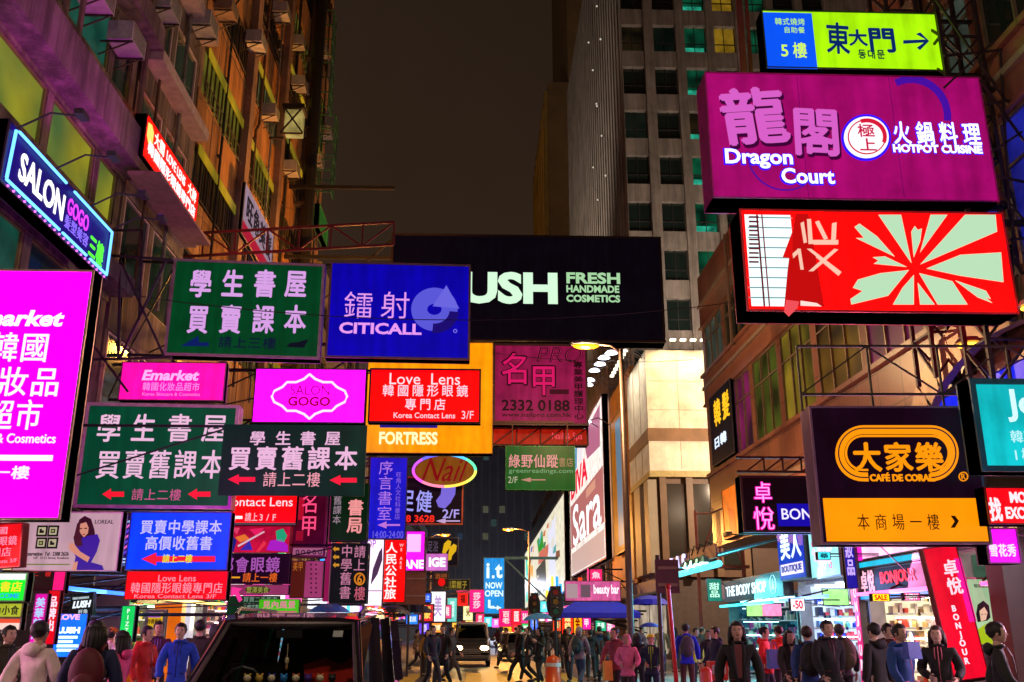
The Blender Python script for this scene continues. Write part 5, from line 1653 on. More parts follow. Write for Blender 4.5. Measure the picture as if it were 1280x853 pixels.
for ya, yb, lab in ((27.6, 31.0, 'nearer'), (31.2, 35.2, 'farther')):
    rt = thing('awning', 'sloping steel awning with %s' % ('hooded lamps over the teal fascia' if lab == 'nearer' else 'a row of white letters, next to the side street'), 'awning', (8, (ya + yb) / 2, 3.7))
    m = MB()
    m.add([(8.98, ya, 4.25), (8.98, yb, 4.25), (6.9, yb, 3.75), (6.9, ya, 3.75), (8.98, ya, 4.19), (8.98, yb, 4.19), (6.9, yb, 3.69), (6.9, ya, 3.69)], [(0, 1, 2, 3), (7, 6, 5, 4), (0, 4, 5, 1), (2, 6, 7, 3), (0, 3, 7, 4), (1, 2, 6, 5)], mat((.1, .38, .42) if lab == 'nearer' else (.45, .28, .27), .45, .2, .3, 1))
    wb(m, 'canopy', rt)
    light('canopy_light', 'AREA', (7.6, (ya + yb) / 2, 3.45), 70, (.55, .95, 1), rt, 1.2, (7.2, (ya + yb) / 2, 0))
    m = MB(); m.span((6.84, ya, 3.62), (6.9, yb, 4.02), mat((.2, .1, .1), .5)); wb(m, 'fascia', rt)
    m = MB(); m.tube([(6.95, ya + .1, 3.45), (6.95, yb - .1, 3.45)], .1, E('#58d8e8', 2.2, .4, 3), 8); wb(m, 'light_tube', rt)
    for k in range(4):
        y = ya + .5 + k * (yb - ya - 1) / 3
        m = MB()
        if lab == 'nearer':
            m.lathe([(.02, .22), (.12, .16), (.2, 0)], (6.6, y, 3.5), mat((.1, .3, .36), .3, .6)); m.tube([(6.6, y, 3.8), (6.7, y, 4.1), (6.9, y, 4.0)], .025, gm, 5)
            m.ball((6.6, y, 3.53), (.14, .14, .07), glow('#d0ffff', 8, 0, 1, False), 10, 6)
        else:
            g_ = text_geo('CAFE'[k], .05)
            m.add([(6.838 - .06 * v[2], y + .35 - v[0] * .55, 3.66 + v[1] * .5) for v in g_[0]], g_[1], glow('#d8d0ff', 1.5, 0, 1, False))
        wb(m, 'hooded_lamp' if lab == 'nearer' else 'letter', rt)
# red standing banner beside the cream shop
s = Sign('standing_banner', 'tall leaning red banner with white vertical letters beside the cream lit shop', (1172, 683, 1216, 850), Y=16.0, face='#ec0a2a', es=1.2, frame=(.3, .02, .05), th=.14, fw=.012, group='upright banners', tilt=-7)
s.text('卓悅', (1186, 700, 1205, 745), '#ffd0e0', 1.2, .03, vert=True)
s.text('BONJOUR', (1188, 755, 1206, 832), '#ffd8e8', 1.2, .03, vert=True)
s.rect((1205, 700, 1214, 780), '#f01890', 1.2, 1)
m = MB(); m.bar((0, .07, -s.h / 2), (.25, .07, -(s.c.z - .13) / math.cos(R(7)) ), .06, gm); m.bar((-.4, .07, -s.h / 2 - .02), (.4, .07, -s.h / 2 - .02), .05, gm); m.build('stand', s.root)
s.done()
s = Sign('lit_poster', 'pale green lit poster with a dark haired portrait, right of the red banner', (1211, 722, 1252, 808), Y=16.6, face='#a8d0a0', es=.95, frame=(.1, .05, .05), th=.2, fw=.03, cat='poster', var=.2)
s.poly([(1220, 768), (1222, 756), (1229, 751), (1236, 757), (1238, 772), (1234, 776), (1222, 778)], '#181410', .5, 1, 'portrait'); s.poly([(1224, 764), (1230, 759), (1234, 766), (1232, 775), (1226, 777)], '#e8c0a0', .9, 2, 'portrait')
s.poly([(1214, 805), (1218, 790), (1232, 780), (1246, 788), (1248, 806)], '#a8c818', .9, 1, 'portrait'); s.poly([(1226, 768), (1228, 768), (1228, 768.8), (1226, 768.8)], '#201010', .5, 3, 'portrait'); s.poly([(1230.5, 767.5), (1232.5, 767.5), (1232.5, 768.3), (1230.5, 768.3)], '#201010', .5, 3, 'portrait')
s.text('韓國護膚', (1217, 730, 1236, 735), '#405040', .7); s.text('new', (1240, 748, 1248, 753), '#50b0a0', .8)
m = MB(); m.bar((0, .1, -s.h / 2), (0, .1, -s.c.z + .13), .08, gm); m.build('stand', s.root)
s.done()
for yy, lab in ((14.9, 'dark maroon column right of the lit portrait poster'),):
    o = MB(); o.span((8.2, yy, .13), (8.7, yy + .5, 3.0), mat((.08, .03, .03), .35, 0, .2, 3)); tag(o.build('column'), lab, 'column')
s = fascia('shop_fascia', 'dark narrow fascia with yellow script over the poster, right edge', 14.5, 18.0, 3.05, 3.5, '#140c18', .8); s.text('皇室化妝', (.3, .15, .75, .85), '#f0d870', 1.1, .03); s.done()
s = fascia('shop_fascia', 'pale teal light box with thin writing next to the violet sign', 16.4, 17.9, 3.55, 4.3, '#90d8d0', 1.2); s.text('BEAUTY', (.15, .6, .85, .8), '#207070', .9, .02); s.done()
s = fascia('shop_fascia', 'red and magenta upright wall strip beside the pink blossom panel', 17.9, 18.25, .3, 4.3, '#f00a50', 1.3, X=8.75); s.done()
s = fascia('shop_fascia', 'magenta upright wall strip with white letters left of the cream shop', 22.2, 22.55, .3, 4.3, '#e01078', 1.2, X=8.75)
for i, ch in enumerate('BONJOUR'):
    s.text(ch, (.3, .35 + i * .08, .7, .41 + i * .08), '#ffd8f0', 1.2, .02)
s.done()

for rect, Y, c, t, tc, lab in (((1054, 640, 1068, 736), 19.5, '#1a1080', '化妝品', '#c8a8ff', 'dark blue upright sign between the floral panel and the magenta strip'), ((1262, 708, 1290, 742), 15.2, '#f02048', '特價', '#ffffff', 'red and white sale sign at the right edge above the dark green jacket'),
        ((1022, 690, 1038, 700), 21, '#40f0ff', '藥', '#0a4050', 'small cyan sign above the turquoise floral panel'), ((988, 748, 1006, 764), 24, '#f8f8ff', '-50', '#e01040', 'small white discount card hung under the blue neon board'), ((1090, 742, 1112, 752), 18.6, '#ffe020', 'SALE', '#d01010', 'yellow sale card hung under the dark fascia with red letters'),
        ((1130, 741, 1150, 751), 18.7, '#ff60a0', 'NEW', '#ffffff', 'pink card hung beside the yellow sale card'), ((884, 724, 902, 752), 33, '#1a6a58', '甜品', '#c0ffe0', 'dark green upright sign left of the teal fascia')):
    s = Sign('shop_sign', lab, rect, Y=Y, face=c, es=1.7, frame=(.1, .08, .1), th=.12, fw=.01, group='small signs on the right')
    x0, y0, x1, y1 = rect; w_, h_ = x1 - x0, y1 - y0
    s.text(t, (x0 + w_ * .14, y0 + h_ * .16, x1 - w_ * .14, y1 - h_ * .16), tc, 1.2, .03, vert=is_cjk(t) and h_ > w_)
    s.arm(9, (1,), .03).done()
# ================================================================== shops on the left, street level
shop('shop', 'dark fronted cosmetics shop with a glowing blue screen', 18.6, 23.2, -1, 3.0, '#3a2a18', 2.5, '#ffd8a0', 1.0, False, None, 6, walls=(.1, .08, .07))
s = Sign('shop_sign', 'black tilted square board with white brush letters over the dark shop', (88, 741, 117, 771), Y=19.4, face='#070a10', es=.8, frame=(.02, .03, .04), th=.1, fw=.01, group='shop fascias', tilt=-5)
s.text('LUSH', (91, 751, 114, 760), '#e8f4ff', 1.2, .05, .2); s.text('FRESH HANDMADE', (92, 746, 112, 749), '#c0d0d8', .9, .02); s.text('旺角', (97, 762, 109, 768), '#c0d0d8', .9, .02); s.arm(-9, (1,)).done()
s = Sign('shop_screen', 'glowing blue screen with white text lines before the dark shop', (68, 767, 107, 822), Y=17.6, face='#0a50e8', es=3., frame=(.02, .05, .15), th=.1, fw=.01, group='shop fascias', cat='screen', var=.3)
s.text('LUSH', (72, 784, 100, 792), '#e8ffff', 2., .05); s.text('LOVE', (72, 768, 100, 775), '#ffb0e0', 1.4, .03)
for k, w_ in enumerate((26, 20, 27, 24)):
    s.rect((71, 795 + k * 5.4, 71 + w_, 798.6 + k * 5.4), '#c8f0ff', 1.8)
m = MB(); m.bar((0, .05, -s.h / 2), (0, .05, -s.c.z + .13), .07, gm); m.build('stand', s.root)
s.done()
rt = thing('awning', 'thin blue lit canopy edge over the dark fronted shop', 'awning', (-8.4, 21, 3.6))
m = MB(); m.span((-8.98, 18.8, 3.55), (-7.9, 23.4, 3.65), mat((.05, .06, .1), .4)); m.span((-7.9, 18.8, 3.5), (-7.84, 23.4, 3.7), E('#1a58e0', 1.2, .4, 2)); wb(m, 'canopy', rt)
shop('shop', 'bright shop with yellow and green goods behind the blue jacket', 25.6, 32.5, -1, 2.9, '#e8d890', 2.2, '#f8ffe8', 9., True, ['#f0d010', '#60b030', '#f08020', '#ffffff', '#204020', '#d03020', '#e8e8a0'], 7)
s = fascia('shop_fascia', 'black fascia with a red blob and coloured drawings under the red sign', 27.3, 31.5, 2.35, 2.95, '#0a0608', .8, X=-8.8)
s.ring(.12, .4, .06, .3, .02, '#f0b030', 1.1); s.ring(.22, .3, .04, .2, .02, '#50d070', 1.1); s.poly([(.5, .6), (.62, .4), (.72, .6), (.66, .95), (.54, .9)], '#f01818', 1.1); s.poly([(.78, .3), (.9, .1), (.9, .5), (.8, .9)], '#80b8f0', 1.1); s.text('ORDER', (.3, .15, .55, .4), '#e0e8e0', 1., .02); s.done()
s = fascia('shop_fascia', 'navy fascia with white lines of text over the white doorway', 25.6, 27.2, 2.3, 2.95, '#0a1030', .8, X=-8.8)
for k in range(3):
    s.rect((.2, .2 + k * .25, .85 - k * .1, .32 + k * .25), '#d0e0ff', 1.2)
s.done()
s = Sign('lit_poster', 'yellow lit poster in a white frame beside the orange pillar', (180, 762, 206, 812), Y=24.6, face='#e8b820', es=1.0, frame=(.6, .6, .6), th=.12, fw=.07, cat='poster', group='shop fascias', var=.35)
s.rect((184, 766, 201, 772), '#a050c0', .9); s.text('特價優惠', (184, 774, 202, 780), '#503010', .7, .02); s.ring(191, 790, 4, 4, 4, '#d08010', .9)
m = MB(); m.bar((0, .06, -s.h / 2), (0, .06, -s.c.z + .13), .07, gm); m.build('stand', s.root)
s.done()
for y, c, lab in ((27.5, '#e86a10', 'glowing orange pillar between the lit poster and the white pillar'), (28.4, '#e0d8e8', 'glowing white pillar between the orange pillar and the goods')):
    o = MB(); o.span((-8.95, y, .13), (-8.2, y + .4, 2.33), E(c, 1.0, .2, 1)); tag(o.build('lit_pillar'), lab, 'pillar', 'lit pillars at the shop front')
shop('shop', 'stall like shop heaped with yellow green goods at the left edge', 12, 18.4, -1, 2.7, '#c8c830', 1.8, '#fff8c0', 16., True, ['#d8d020', '#80b020', '#f0f0c0', '#e06020', '#304010'], 8)

shop('shop', 'bright shop beside the viewer on the left pavement, outside the picture', 5.5, 11.8, -1, 3.0, '#e8c8d8', 2.2, '#ffe4f0', 24., True, None, 9)
# added coloured strips under the shop fascias, put in for street-level light spill
for lab, x, y, ln, c, hx_, pw in (('teal fronted body', 8.5, 31, 6, (.1, .85, 1), '#40f0ff', 240), ('shop with white light and blue', 8.3, 24.8, 3.6, (.25, .4, 1), '#6090ff', 200), ('brightly lit cosmetics', 8.65, 20.2, 3.6, (1, .25, .6), '#ff60b0', 220),
        ('shop with a pale green', 8.75, 16.6, 2.4, (1, .2, .5), '#ff5090', 160), ('right hand edge shop', 8.2, 11.5, 4, (1, .55, .8), '#ffb0d8', 170), ('dark fronted cosmetics', -7.9, 21, 4, (.15, .35, 1), '#3070ff', 200), ('stall like shop', -8.2, 15, 5, (1, .5, .6), '#ff90a0', 200), ('bright shop with yellow', -8.2, 29, 6, (1, .7, .25), '#ffd070', 200), ('bright shop beside the viewer', -8.2, 9.5, 4, (1, .35, .7), '#ff70c0', 200)):
    so = [o for o in bpy.data.objects if o.get('category') == 'shop' and o['label'].startswith(lab)][0]
    sd = 1 if x > 0 else -1
    m = MB(); m.span((x - .05, y - ln / 2, 2.36), (x + .05, y + ln / 2, 2.43), glow(hx_, 3, 0, 1, False)); m.bar((x, y, 2.45), (sd * 9, y, 2.6), .04, gm); wb(m, 'light_strip', so)
    light('spill_fill', 'AREA', (x - sd * .08, y, 2.38), pw, c, so, 1.6, (x - sd * 4, y - 3, .6))
# generic lit ground floors for the far shops
rndf = random.Random(41)
for i, (side, ya, yb, c) in enumerate(((-1, 33, 40, '#c07090'), (-1, 41, 48, '#60a0c0'), (-1, 52, 66, '#d0a060'), (-1, 68, 96, '#b06070'), (1, 66.5, 78, '#d0a080'), (1, 79, 96, '#b0c0d0'), (1, 98, 140, '#c08060'), (-1, 98, 150, '#a08090'))):
    sh_ = shop('shop', ['dim pinkish shop front behind the black van', 'blue tinted shop front beyond the black van', 'warm shop front past the side street on the left', 'rosy far shop front on the left', 'warm shop front behind the blue stall awning',
                  'cool lit far shop front on the right', 'farthest warm shop front on the right', 'farthest mauve shop front on the left'][i], ya, yb, side, 3.4, c, 2, '#ffe8d0', 9., i < 3, None, 20 + i)
    y = ya
    while y < yb - 1:
        q = min(yb, y + rndf.uniform(2.5, 6))
        z0_ = rndf.uniform(2.5, 3.0); fc = rndf.choice(['#ff50b0', '#40d0ff', '#ffe8f0', '#ff3030', '#ffb030', '#70ffb0', '#b060ff', '#f0f0ff', '#ff80c0'])
        m = MB(); m.span((side * rndf.uniform(8.3, 8.8), y + .1, z0_), (side * 8.98, q - .1, z0_ + rndf.uniform(.6, 1.1)), glow(fc, 1.7, .3, 1.1, True)); wb(m, 'fascia', sh_)  # added glowing bands to brighten the hazy far street
        if rndf.random() < .6:
            m = MB(); m.span((side * 8.2, y + .3, 4.3), (side * 8.5, y + .5, rndf.uniform(5.5, 7.5)), glow(rndf.choice(['#ff3080', '#30a0ff', '#ffd040', '#ff4020', '#50e090']), 1.7, .3, 1., True)); m.bar((side * 8.4, y + .4, 5), (side * 9, y + .4, 5), .06, gm); wb(m, 'blade_sign', sh_)
        y = q

# stall awnings past the side street
def stall(label, x, y, w, d, h, c, drop=.5, extra=None):
    rt = thing('stall_awning', label, 'awning', (x, y, .13), 0, 'stall awnings')
    m = MB(); cm = mat(c, .6, 0, .2, 3)
    hx, hy = w / 2, d / 2
    m.add([(-hx, -hy, h), (hx, -hy, h), (hx, hy, h), (-hx, hy, h), (-hx * .55, 0, h + .55), (hx * .55, 0, h + .55),
           (-hx, -hy, h - drop * .5), (hx, -hy, h - drop * .5), (hx, hy, h - drop * .5), (-hx, hy, h - drop * .5)],
          [(0, 1, 5, 4), (2, 3, 4, 5), (1, 2, 5), (3, 0, 4), (0, 6, 7, 1), (1, 7, 8, 2), (2, 8, 9, 3), (3, 9, 6, 0)], cm)
    m.build('canopy', rt)
    for sx in (-1, 1):
        for sy in (-1, 1):
            m = MB(); m.tube([(sx * (hx - .05), sy * (hy - .05), 0), (sx * (hx - .05), sy * (hy - .05), h)], .025, alu, 6); m.build('leg', rt)
    return rt
q = at(733, 770, 50); stall('broad blue stall awning with a paler patch, before the pink hoarding', q.x + .6, 50.5, 4.2, 2.0, 2.3, '#0418e0')
s = Sign('shop_fascia', 'pink strip with white script above the blue stall awning', (706, 726, 776, 752), Y=56, face='#e060a0', es=1.0, frame=(.2, .1, .15), th=.3, fw=.04, group='shop fascias', var=.3)
s.text('beauty bar', (742, 731, 774, 746), '#fff0f8', 1.2, .03); s.rect((708, 730, 722, 748), '#c0a0a8', .8); s.rect((726, 731, 738, 747), '#806070', .7)
s.arm(9, (1,), .08).done()

# ================================================================== street furniture
def panel_sign(name, label, px0, py0, px1, py1, Y, c, poles, th=.05, pc=(.05, .035, .03), group=None, cat='road sign'):
    a, b = at(px0, py0, Y), at(px1, py1, Y)
    cx = (a.x + b.x) / 2
    rt = thing(name, label, cat, (cx, Y, .13 if abs(cx) > 3.3 else 0), 0, group)
    z0 = rt.location.z
    m = MB(); m.span((a.x - cx, -.06, b.z - z0), (b.x - cx, -.06 + th, a.z - z0), mat(c, .55, .2, .25)); 
    m.build('panel', rt)
    m = MB()
    for z in ((a.z * .75 + b.z * .25) - z0, (a.z * .25 + b.z * .75) - z0):
        m.span((a.x - cx + .04, -.1, z - .03), (b.x - cx - .04, -.062, z + .03), mat((.25, .18, .15), .5, .4))
    m.build('clamp', rt)
    for px in poles:
        x = at(px, py1, Y).x - cx
        m = MB(); m.tube([(x, .04, 0), (x, .04, a.z - z0 + .1)], .045, mat(pc, .45, .5), 8); m.build('pole', rt)
    return rt
panel_sign('road_sign', 'brown back of a square road sign on two poles beside the red five character sign', 497, 713, 532, 756, 36, (.16, .07, .045), (511, 529))
panel_sign('road_sign', 'dark purple brown back of a square road sign right of the red pole', 818, 700, 849, 742, 20.2, (.09, .035, .06), (824,))
p = at(835, 734, 19.6)
rt = thing('pole', 'thin bright red pole leaning slightly, right of the middle crowd', 'pole', (p.x + .05, 19.6, .13))
m = MB(); m.tube([(.05, 0, 0), (-.05, 0, p.z - .13)], .045, mat((.55, .01, .015), .35, 0, .15, 6), 8); m.build('shaft', rt)
m = MB(); m.ball((-.05, 0, p.z - .12), .06, mat((.4, .01, .01), .4)); m.build('cap', rt)
p = at(537, 740, 38)
rt = thing('pole', 'slim dark pole left of the walkers crossing the road', 'pole', (-3.9, 46, .13))
m = MB(); m.tube([(0, 0, 0), (0, 0, 3.7)], .06, mat((.05, .04, .04), .5, .4), 8); m.build('shaft', rt)
m = MB(); m.tube([(0, 0, 2.9), (.5, 0, 2.95)], .03, mat((.05, .04, .04), .5, .4), 6); m.build('arm', rt)
def traffic_light(label, px, py, Y, h):
    x = at(px, py, Y).x
    rt = thing('traffic_light', label, 'traffic light', (x, Y, .13), 0, 'traffic lights')
    bm_ = mat((.02, .02, .022), .5, .3)
    m = MB(); m.tube([(0, 0, 0), (0, 0, h)], .055, bm_, 8); m.build('pole', rt)
    m = MB(); m.box((0, -.12, h - .5), (.36, .2, 1.0), bm_); o = m.build('head', rt)
    for k, c in enumerate(((.2, .01, .01), (.2, .12, .01), (.01, .12, .06))):
        m = MB(); m.lathe([(.001, 0), (.1, 0), (.1, -.02)], (0, 0, 0), mat(c, .3), 10)
        m.v = [(x_, -.225 + z_, h - .2 - k * .31 + y_) for x_, y_, z_ in m.v]; m.build('lens', o)
        m = MB(); m.tube([(-.13, -.24, h - .13 - k * .31), (0, -.36, h - .07 - k * .31), (.13, -.24, h - .13 - k * .31)], .012, bm_, 4); m.build('visor', o)
    m = MB(); m.ball((0, .12, h - .55), (.3, .03, .55), bm_, 18, 8); m.build('back_board', rt)
traffic_light('traffic light seen from behind as a dark shape near the light blue umbrella', 694, 740, 33, 2.9)
traffic_light('smaller dark traffic light farther off, left of the other one', 668, 750, 48, 3.2)
def bollard(label, px, Y, h, r, c, group='bollards'):
    x = at(px, 800, Y).x
    rt = thing('bollard', label, 'bollard', (x, Y, .13 if x > 3.9 else 0), 0, group)
    m = MB(); m.lathe([(r * 1.25, 0), (r * 1.25, .06), (r, .08), (r, h - r), (r * .8, h - r * .4), (.001, h)], (0, 0, 0), mat(c, .35, 0, .15), 14); m.build('post', rt, True)
    m = MB(); m.lathe([(r * 1.02, h * .6), (r * 1.02, h * .72)], (0, 0, 0), mat((.7, .7, .7), .3), 14); m.build('band', rt)
bollard('red rounded bollard at the right kerb, left of the black coated man', 880, 16.5, 1.05, .1, (.6, .03, .015))
bollard('orange bin shaped bollard beside the walkers in mid street', 691, 31, .88, .24, (.6, .07, .01))
rt = thing('newspaper_box', 'red box on a low stand behind the black coated man', 'box', (at(896, 830, 19).x, 19, .13))
m = MB(); m.box((0, 0, .75), (.34, .3, .34), mat((.6, .03, .02), .4)); m.build('case', rt)
m = MB(); m.box((0, -.152, .78), (.26, .006, .16), mat((.5, .5, .5), .3)); m.build('window', rt)
m = MB()
for sx in (-.13, .13):
    for sy in (-.1, .1):
        m.box((sx, sy, .29), (.03, .03, .58), gm)
m.build('stand', rt)
rt = thing('guard_rail', 'dark low railing along the left kerb by the sign poles', 'railing', (-3.6, 44, .13))
m = MB()
for k in range(6):
    m.tube([(0, -3 + k * 1.2, 0), (0, -3 + k * 1.2, 1)], .025, gm, 6)
for z in (.35, 1.0):
    m.tube([(0, -3, z), (0, 3, z)], .025, gm, 6)
m.build('rails', rt)
rt = thing('guard_rail', 'grey tubular railing by the side street in front of the dark arcade', 'railing', (8.6, 37.6, .13))
m = MB(); gg = mat((.35, .12, .1), .5, .3)
for px_ in (0, .9, 1.8):
    m.tube([(px_, 0, 3.9), (px_, 0, 6.0)], .06, gg, 6)
for a, b in (((0, 3.9), (.9, 6.0)), ((.9, 5.8), (1.8, 3.9)), ((0, 5.9), (1.8, 5.9))):
    m.tube([(a[0], 0, a[1]), (b[0], 0, b[1])], .035, gg, 5)
m.span((-.1, -.1, 3.78), (2.0, .1, 3.9), gg)
for px_ in (0, 1.8):
    m.tube([(px_, 0, 0), (px_, 0, 3.8)], .07, gg, 6)
m.build('rails', rt)

# ================================================================== facade clutter
def ac(px, py, X, label, w=.9, c=(.4, .36, .36)):
    p = atx(px, py, X)
    sd = -1 if X < 0 else 1
    rt = thing('air_conditioner', label, 'air conditioner', p, 0, 'air conditioners on the left facade')
    m = MB(); m.box((0, 0, .25), (.6, w, .5), mat(c, .5, .1, .3, 3)); m.build('casing', rt)
    m = MB()
    for k in range(7):
        m.box((.304, 0, .06 + k * .065), (.012, w * .86, .02), mat((.05, .05, .05), .6))
    m.build('grille', rt)
    m = MB()
    for y in (-w * .4, w * .4):
        m.bar((-.55, y, -.02), (.3, y, -.02), .04, gm); m.bar((-.5, y, -.4), (.25, y, -.03), .03, gm)
    m.build('bracket', rt)
for px, py, lab in ((157, 62, 'boxy air conditioner with a pinkish underside above the red wall sign'), (255, 40, 'pale air conditioner on brackets at the corner of the orange block'), (352, 22, 'cream air conditioner near the top of the orange block'),
                    (374, 112, 'upright pink grey air conditioner by the black pipe'), (391, 120, 'second upright air conditioner right of the black pipe'), (364, 218, 'small air conditioner low on the far end of the orange block'), (402, 70, 'air conditioner at the far edge of the orange block near the sky'),
                    (396, 208, 'pale air conditioner jutting out at the far edge, half way up'), (320, 60, 'air conditioner under a window band of the orange block'), (408, 172, 'tilted pinkish air conditioner sticking out towards the sky'), (205, 20, 'dark air conditioner high on the narrow brown building')):
    ac(px, py, -8.65, lab)
rt = thing('drainpipe', 'thick black pipe running up the far end of the orange block', 'pipe', (-8.3, 41.5, 5))
m = MB(); m.tube([(0, 0, 5), (0, 0, 36)], .3, mat((.015, .012, .012), .5, .3), 10)
for z in range(8, 36, 4):
    m.box((-.3, 0, z), (.6, .5, .12), gm)
m.build('pipe', rt)
p = atx(368, 155, -7.9)
rt = thing('floodlight', 'cream box floodlight with crossed straps beside the black pipe', 'floodlight', p)
m = MB(); m.box((0, 0, 0), (.7, .6, 1.05), glow('#b09c58', .8, .6, 1.6, True)); m.box((0, 0, .6), (.9, .8, .2), gm); m.build('lamp', rt)
m = MB()
for a, b in (((-.46, -.42, -.65), (.46, -.42, .65)), ((.46, -.42, -.65), (-.46, -.42, .65)), ((-.46, -.42, .68), (.46, -.42, .68)), ((-.46, -.42, -.68), (.46, -.42, -.68))):
    m.bar(a, b, .06, gm)
m.bar((-.4, 0, -.68), (-1.0, 0, -.68), .08, gm); m.build('strap', rt)
for k, (px, y0, y1, Y) in enumerate(((412, 20, 75, 44), (409, 85, 140, 44.5), (414, 150, 200, 46), (410, 205, 245, 45))):
    a, b = at(px, y0, Y), at(px + 3, y1, Y)
    rt = thing('cage', 'green window cage number %s from the top at the far edge of the orange block' % ('one', 'two', 'three', 'four')[k], 'window cage', ((a.x), Y, b.z), 0, 'green window cages')
    m = MB(); h = a.z - b.z; gc = mat((.04, .16, .07), .5, .2)
    for yy in (-.5, 0, .5):
        for x in (-.5, .3):
            m.bar((x, yy, 0), (x, yy, h), .05, gc)
    for z in (0, h / 3, 2 * h / 3, h):
        m.bar((.3, -.5, z), (.3, .5, z), .05, gc); m.bar((-.5, -.5, z), (.3, -.5, z), .05, gc)
    m.build('bars', rt)

# pipes and oddments on the left walls
rnd = random.Random(33)
for k, y in enumerate((23.1, 24.9, 29.2, 33.4, 35.9, 39.2, 41.9, 44.6, 46.8)):
    rt = thing('drainpipe', ['rusty pipe', 'grey pipe', 'thin black pipe'][k % 3] + ' running up the left facade, number %s from the blue neon sign' % ('one', 'two', 'three', 'four', 'five', 'six', 'seven', 'eight', 'nine')[k], 'pipe', (-8.9, y, 5), 0, 'pipes on the left facade')
    m = MB(); pc = mat([(.12, .06, .04), (.2, .18, .17), (.03, .03, .03)][k % 3], .6, .3, .5, 5)
    zz = rnd.uniform(14, 19)
    m.tube([(0, 0, 5), (0, 0, zz), (0, .4, zz + .5), (0, .4, 31)], .045 + .02 * (k % 2), pc, 6)
    for z in range(6, 30, 3):
        m.box((-.04, .0 if z < zz else .4, z), (.12, .18, .06), pc)
    m.build('pipe', rt)
for k, (px, py) in enumerate(((118, 8), (232, 84), (282, 20), (300, 128), (337, 148), (352, 205), (285, 250), (372, 60), (330, 95), (387, 172))):
    if k in (1, 3, 5, 6, 8):
        continue
    ac(px, py, -8.7, ['rusty', 'pale', 'grey', 'dark', 'stained'][k % 5] + ' air conditioner ' + ['above the nearest beam', 'between the brown and orange buildings', 'near the top of the second orange bay', 'over the middle orange panel', 'left of the white slanting board', 'above the green board at the end', 'just over the upper green sign', 'high beside the black pipe', 'under the second window band', 'below the upright pink grey one'][k], rnd.uniform(.6, .85), rnd.choice([(.35, .3, .28), (.22, .2, .19), (.42, .38, .33), (.25, .16, .12)]))

# steel gantries
def gantry(label, a, b, hgt, n, c=(.03, .02, .03), w=.07, dpt=.0):
    a, b = Vector(a), Vector(b)
    rt = thing('sign_gantry', label, 'gantry', a, 0, 'steel sign gantries')
    m = MB(); mm = mat(c, .5, .4)
    d = b - a; up = Vector((0, 0, hgt))
    m.bar((0, 0, 0), d, w, mm); m.bar(up, d + up, w, mm)
    for k in range(n):
        p, q = d * (k / n), d * ((k + 1) / n)
        m.bar(p + (up if k % 2 else Vector()), q + (Vector() if k % 2 else up), w * .7, mm); m.bar(q, q + up, w * .7, mm)
    m.build('truss', rt)
gantry('dark red truss above the upper green and blue signs', at(212, 322, 27), at(492, 306, 27), .75, 7, (.16, .02, .03))
gantry('dark truss with crossed struts between the magenta lightbox and the upper green sign', at(148, 440, 22), at(150, 318, 22) + Vector((.1, 0, 0)), .01, 1)
rt = thing('sign_gantry', 'open steel frame with crossed struts left of the upper green sign', 'gantry', (-9, 21, 8), 0, 'steel sign gantries')
m = MB(); mm = mat((.06, .02, .05), .5, .4)
P = lambda x, y, Y=21: at(x, y, Y) - Vector((-9, 21, 8))
for a, b in (((150, 325), (205, 445)), ((208, 325), (150, 448)), ((0, 288), (178, 288)), ((178, 288), (174, 400)), ((0, 310), (215, 325)), ((0, 407), (110, 407)), ((110, 450), (215, 447)), ((150, 325), (148, 450)), ((108, 420), (160, 490))):
    m.bar(P(*a), P(*b), .05, mm)
m.build('frame', rt)
for lab, X0, Y0, z0, z1 in (('tall lattice mast behind the purple restaurant sign', 8.5, 14.6, 4.5, 15.0), ('lattice mast at the top right edge behind the lime sign', 8.6, 16.6, 6, 15.5)):
    rt = thing('sign_gantry', lab, 'gantry', (X0, Y0, z0), 0, 'steel sign gantries')
    m = MB(); mm = mat((.035, .02, .025), .5, .4); h = z1 - z0
    for x in (-.35, .35):
        for y in (-.35, .35):
            m.bar((x, y, 0), (x, y, h), .07, mm)
    n = int(h / .8)
    for k in range(n):
        za, zb2 = k * h / n, (k + 1) * h / n
        m.bar((-.35, -.35, za), (.35, -.35, zb2), .04, mm); m.bar((-.35, .35, zb2), (.35, .35, za), .04, mm); m.bar((-.35, -.35, za), (-.35, .35, zb2), .04, mm)
        m.bar((-.35, -.35, zb2), (.35, -.35, zb2), .04, mm); m.bar((-.35, .35, zb2), (-.35, -.35, zb2), .04, mm)
    m.build('lattice', rt)
rt = thing('sign_gantry', 'diagonal steel braces fanning out right of the purple restaurant sign', 'gantry', (8.4, 14.2, 8), 0, 'steel sign gantries')
m = MB()
P = lambda x, y, Y=13.9: at(x, y, Y) - Vector((8.4, 14.2, 8))
for a, b in (((1170, 0), (1260, 130)), ((1276, 20), (1180, 110)), ((1180, 70), (1280, 60)), ((1225, 100), (1290, 190)), ((1232, 130), (1300, 122)), ((1240, 190), (1300, 150)), ((1246, 220), (1300, 232)), ((1250, 240), (1300, 300)), ((1262, 300), (1300, 296)), ((1264, 392), (1300, 360)), ((1266, 262), (1266, 400)), ((1250, 60), (1262, 262))):
    m.bar(P(*a), P(*b), .035, mm)
m.build('brace', rt)
for k, (px, dark_) in enumerate(((928, 0), (937, 1))):
    a = at(px, 92, 16); b = at(px - 3, 0, 16)
    rt = thing('pole', ('dark red' if not dark_ else 'thin maroon') + ' upright post above the left corner of the purple restaurant sign', 'pole', a)
    m = MB(); m.bar((0, 0, -3), b - a + Vector((0, 0, 2)), .1 if not dark_ else .06, mat((.16, .03, .03), .5, .3)); m.build('shaft', rt)
rnd = random.Random(5)
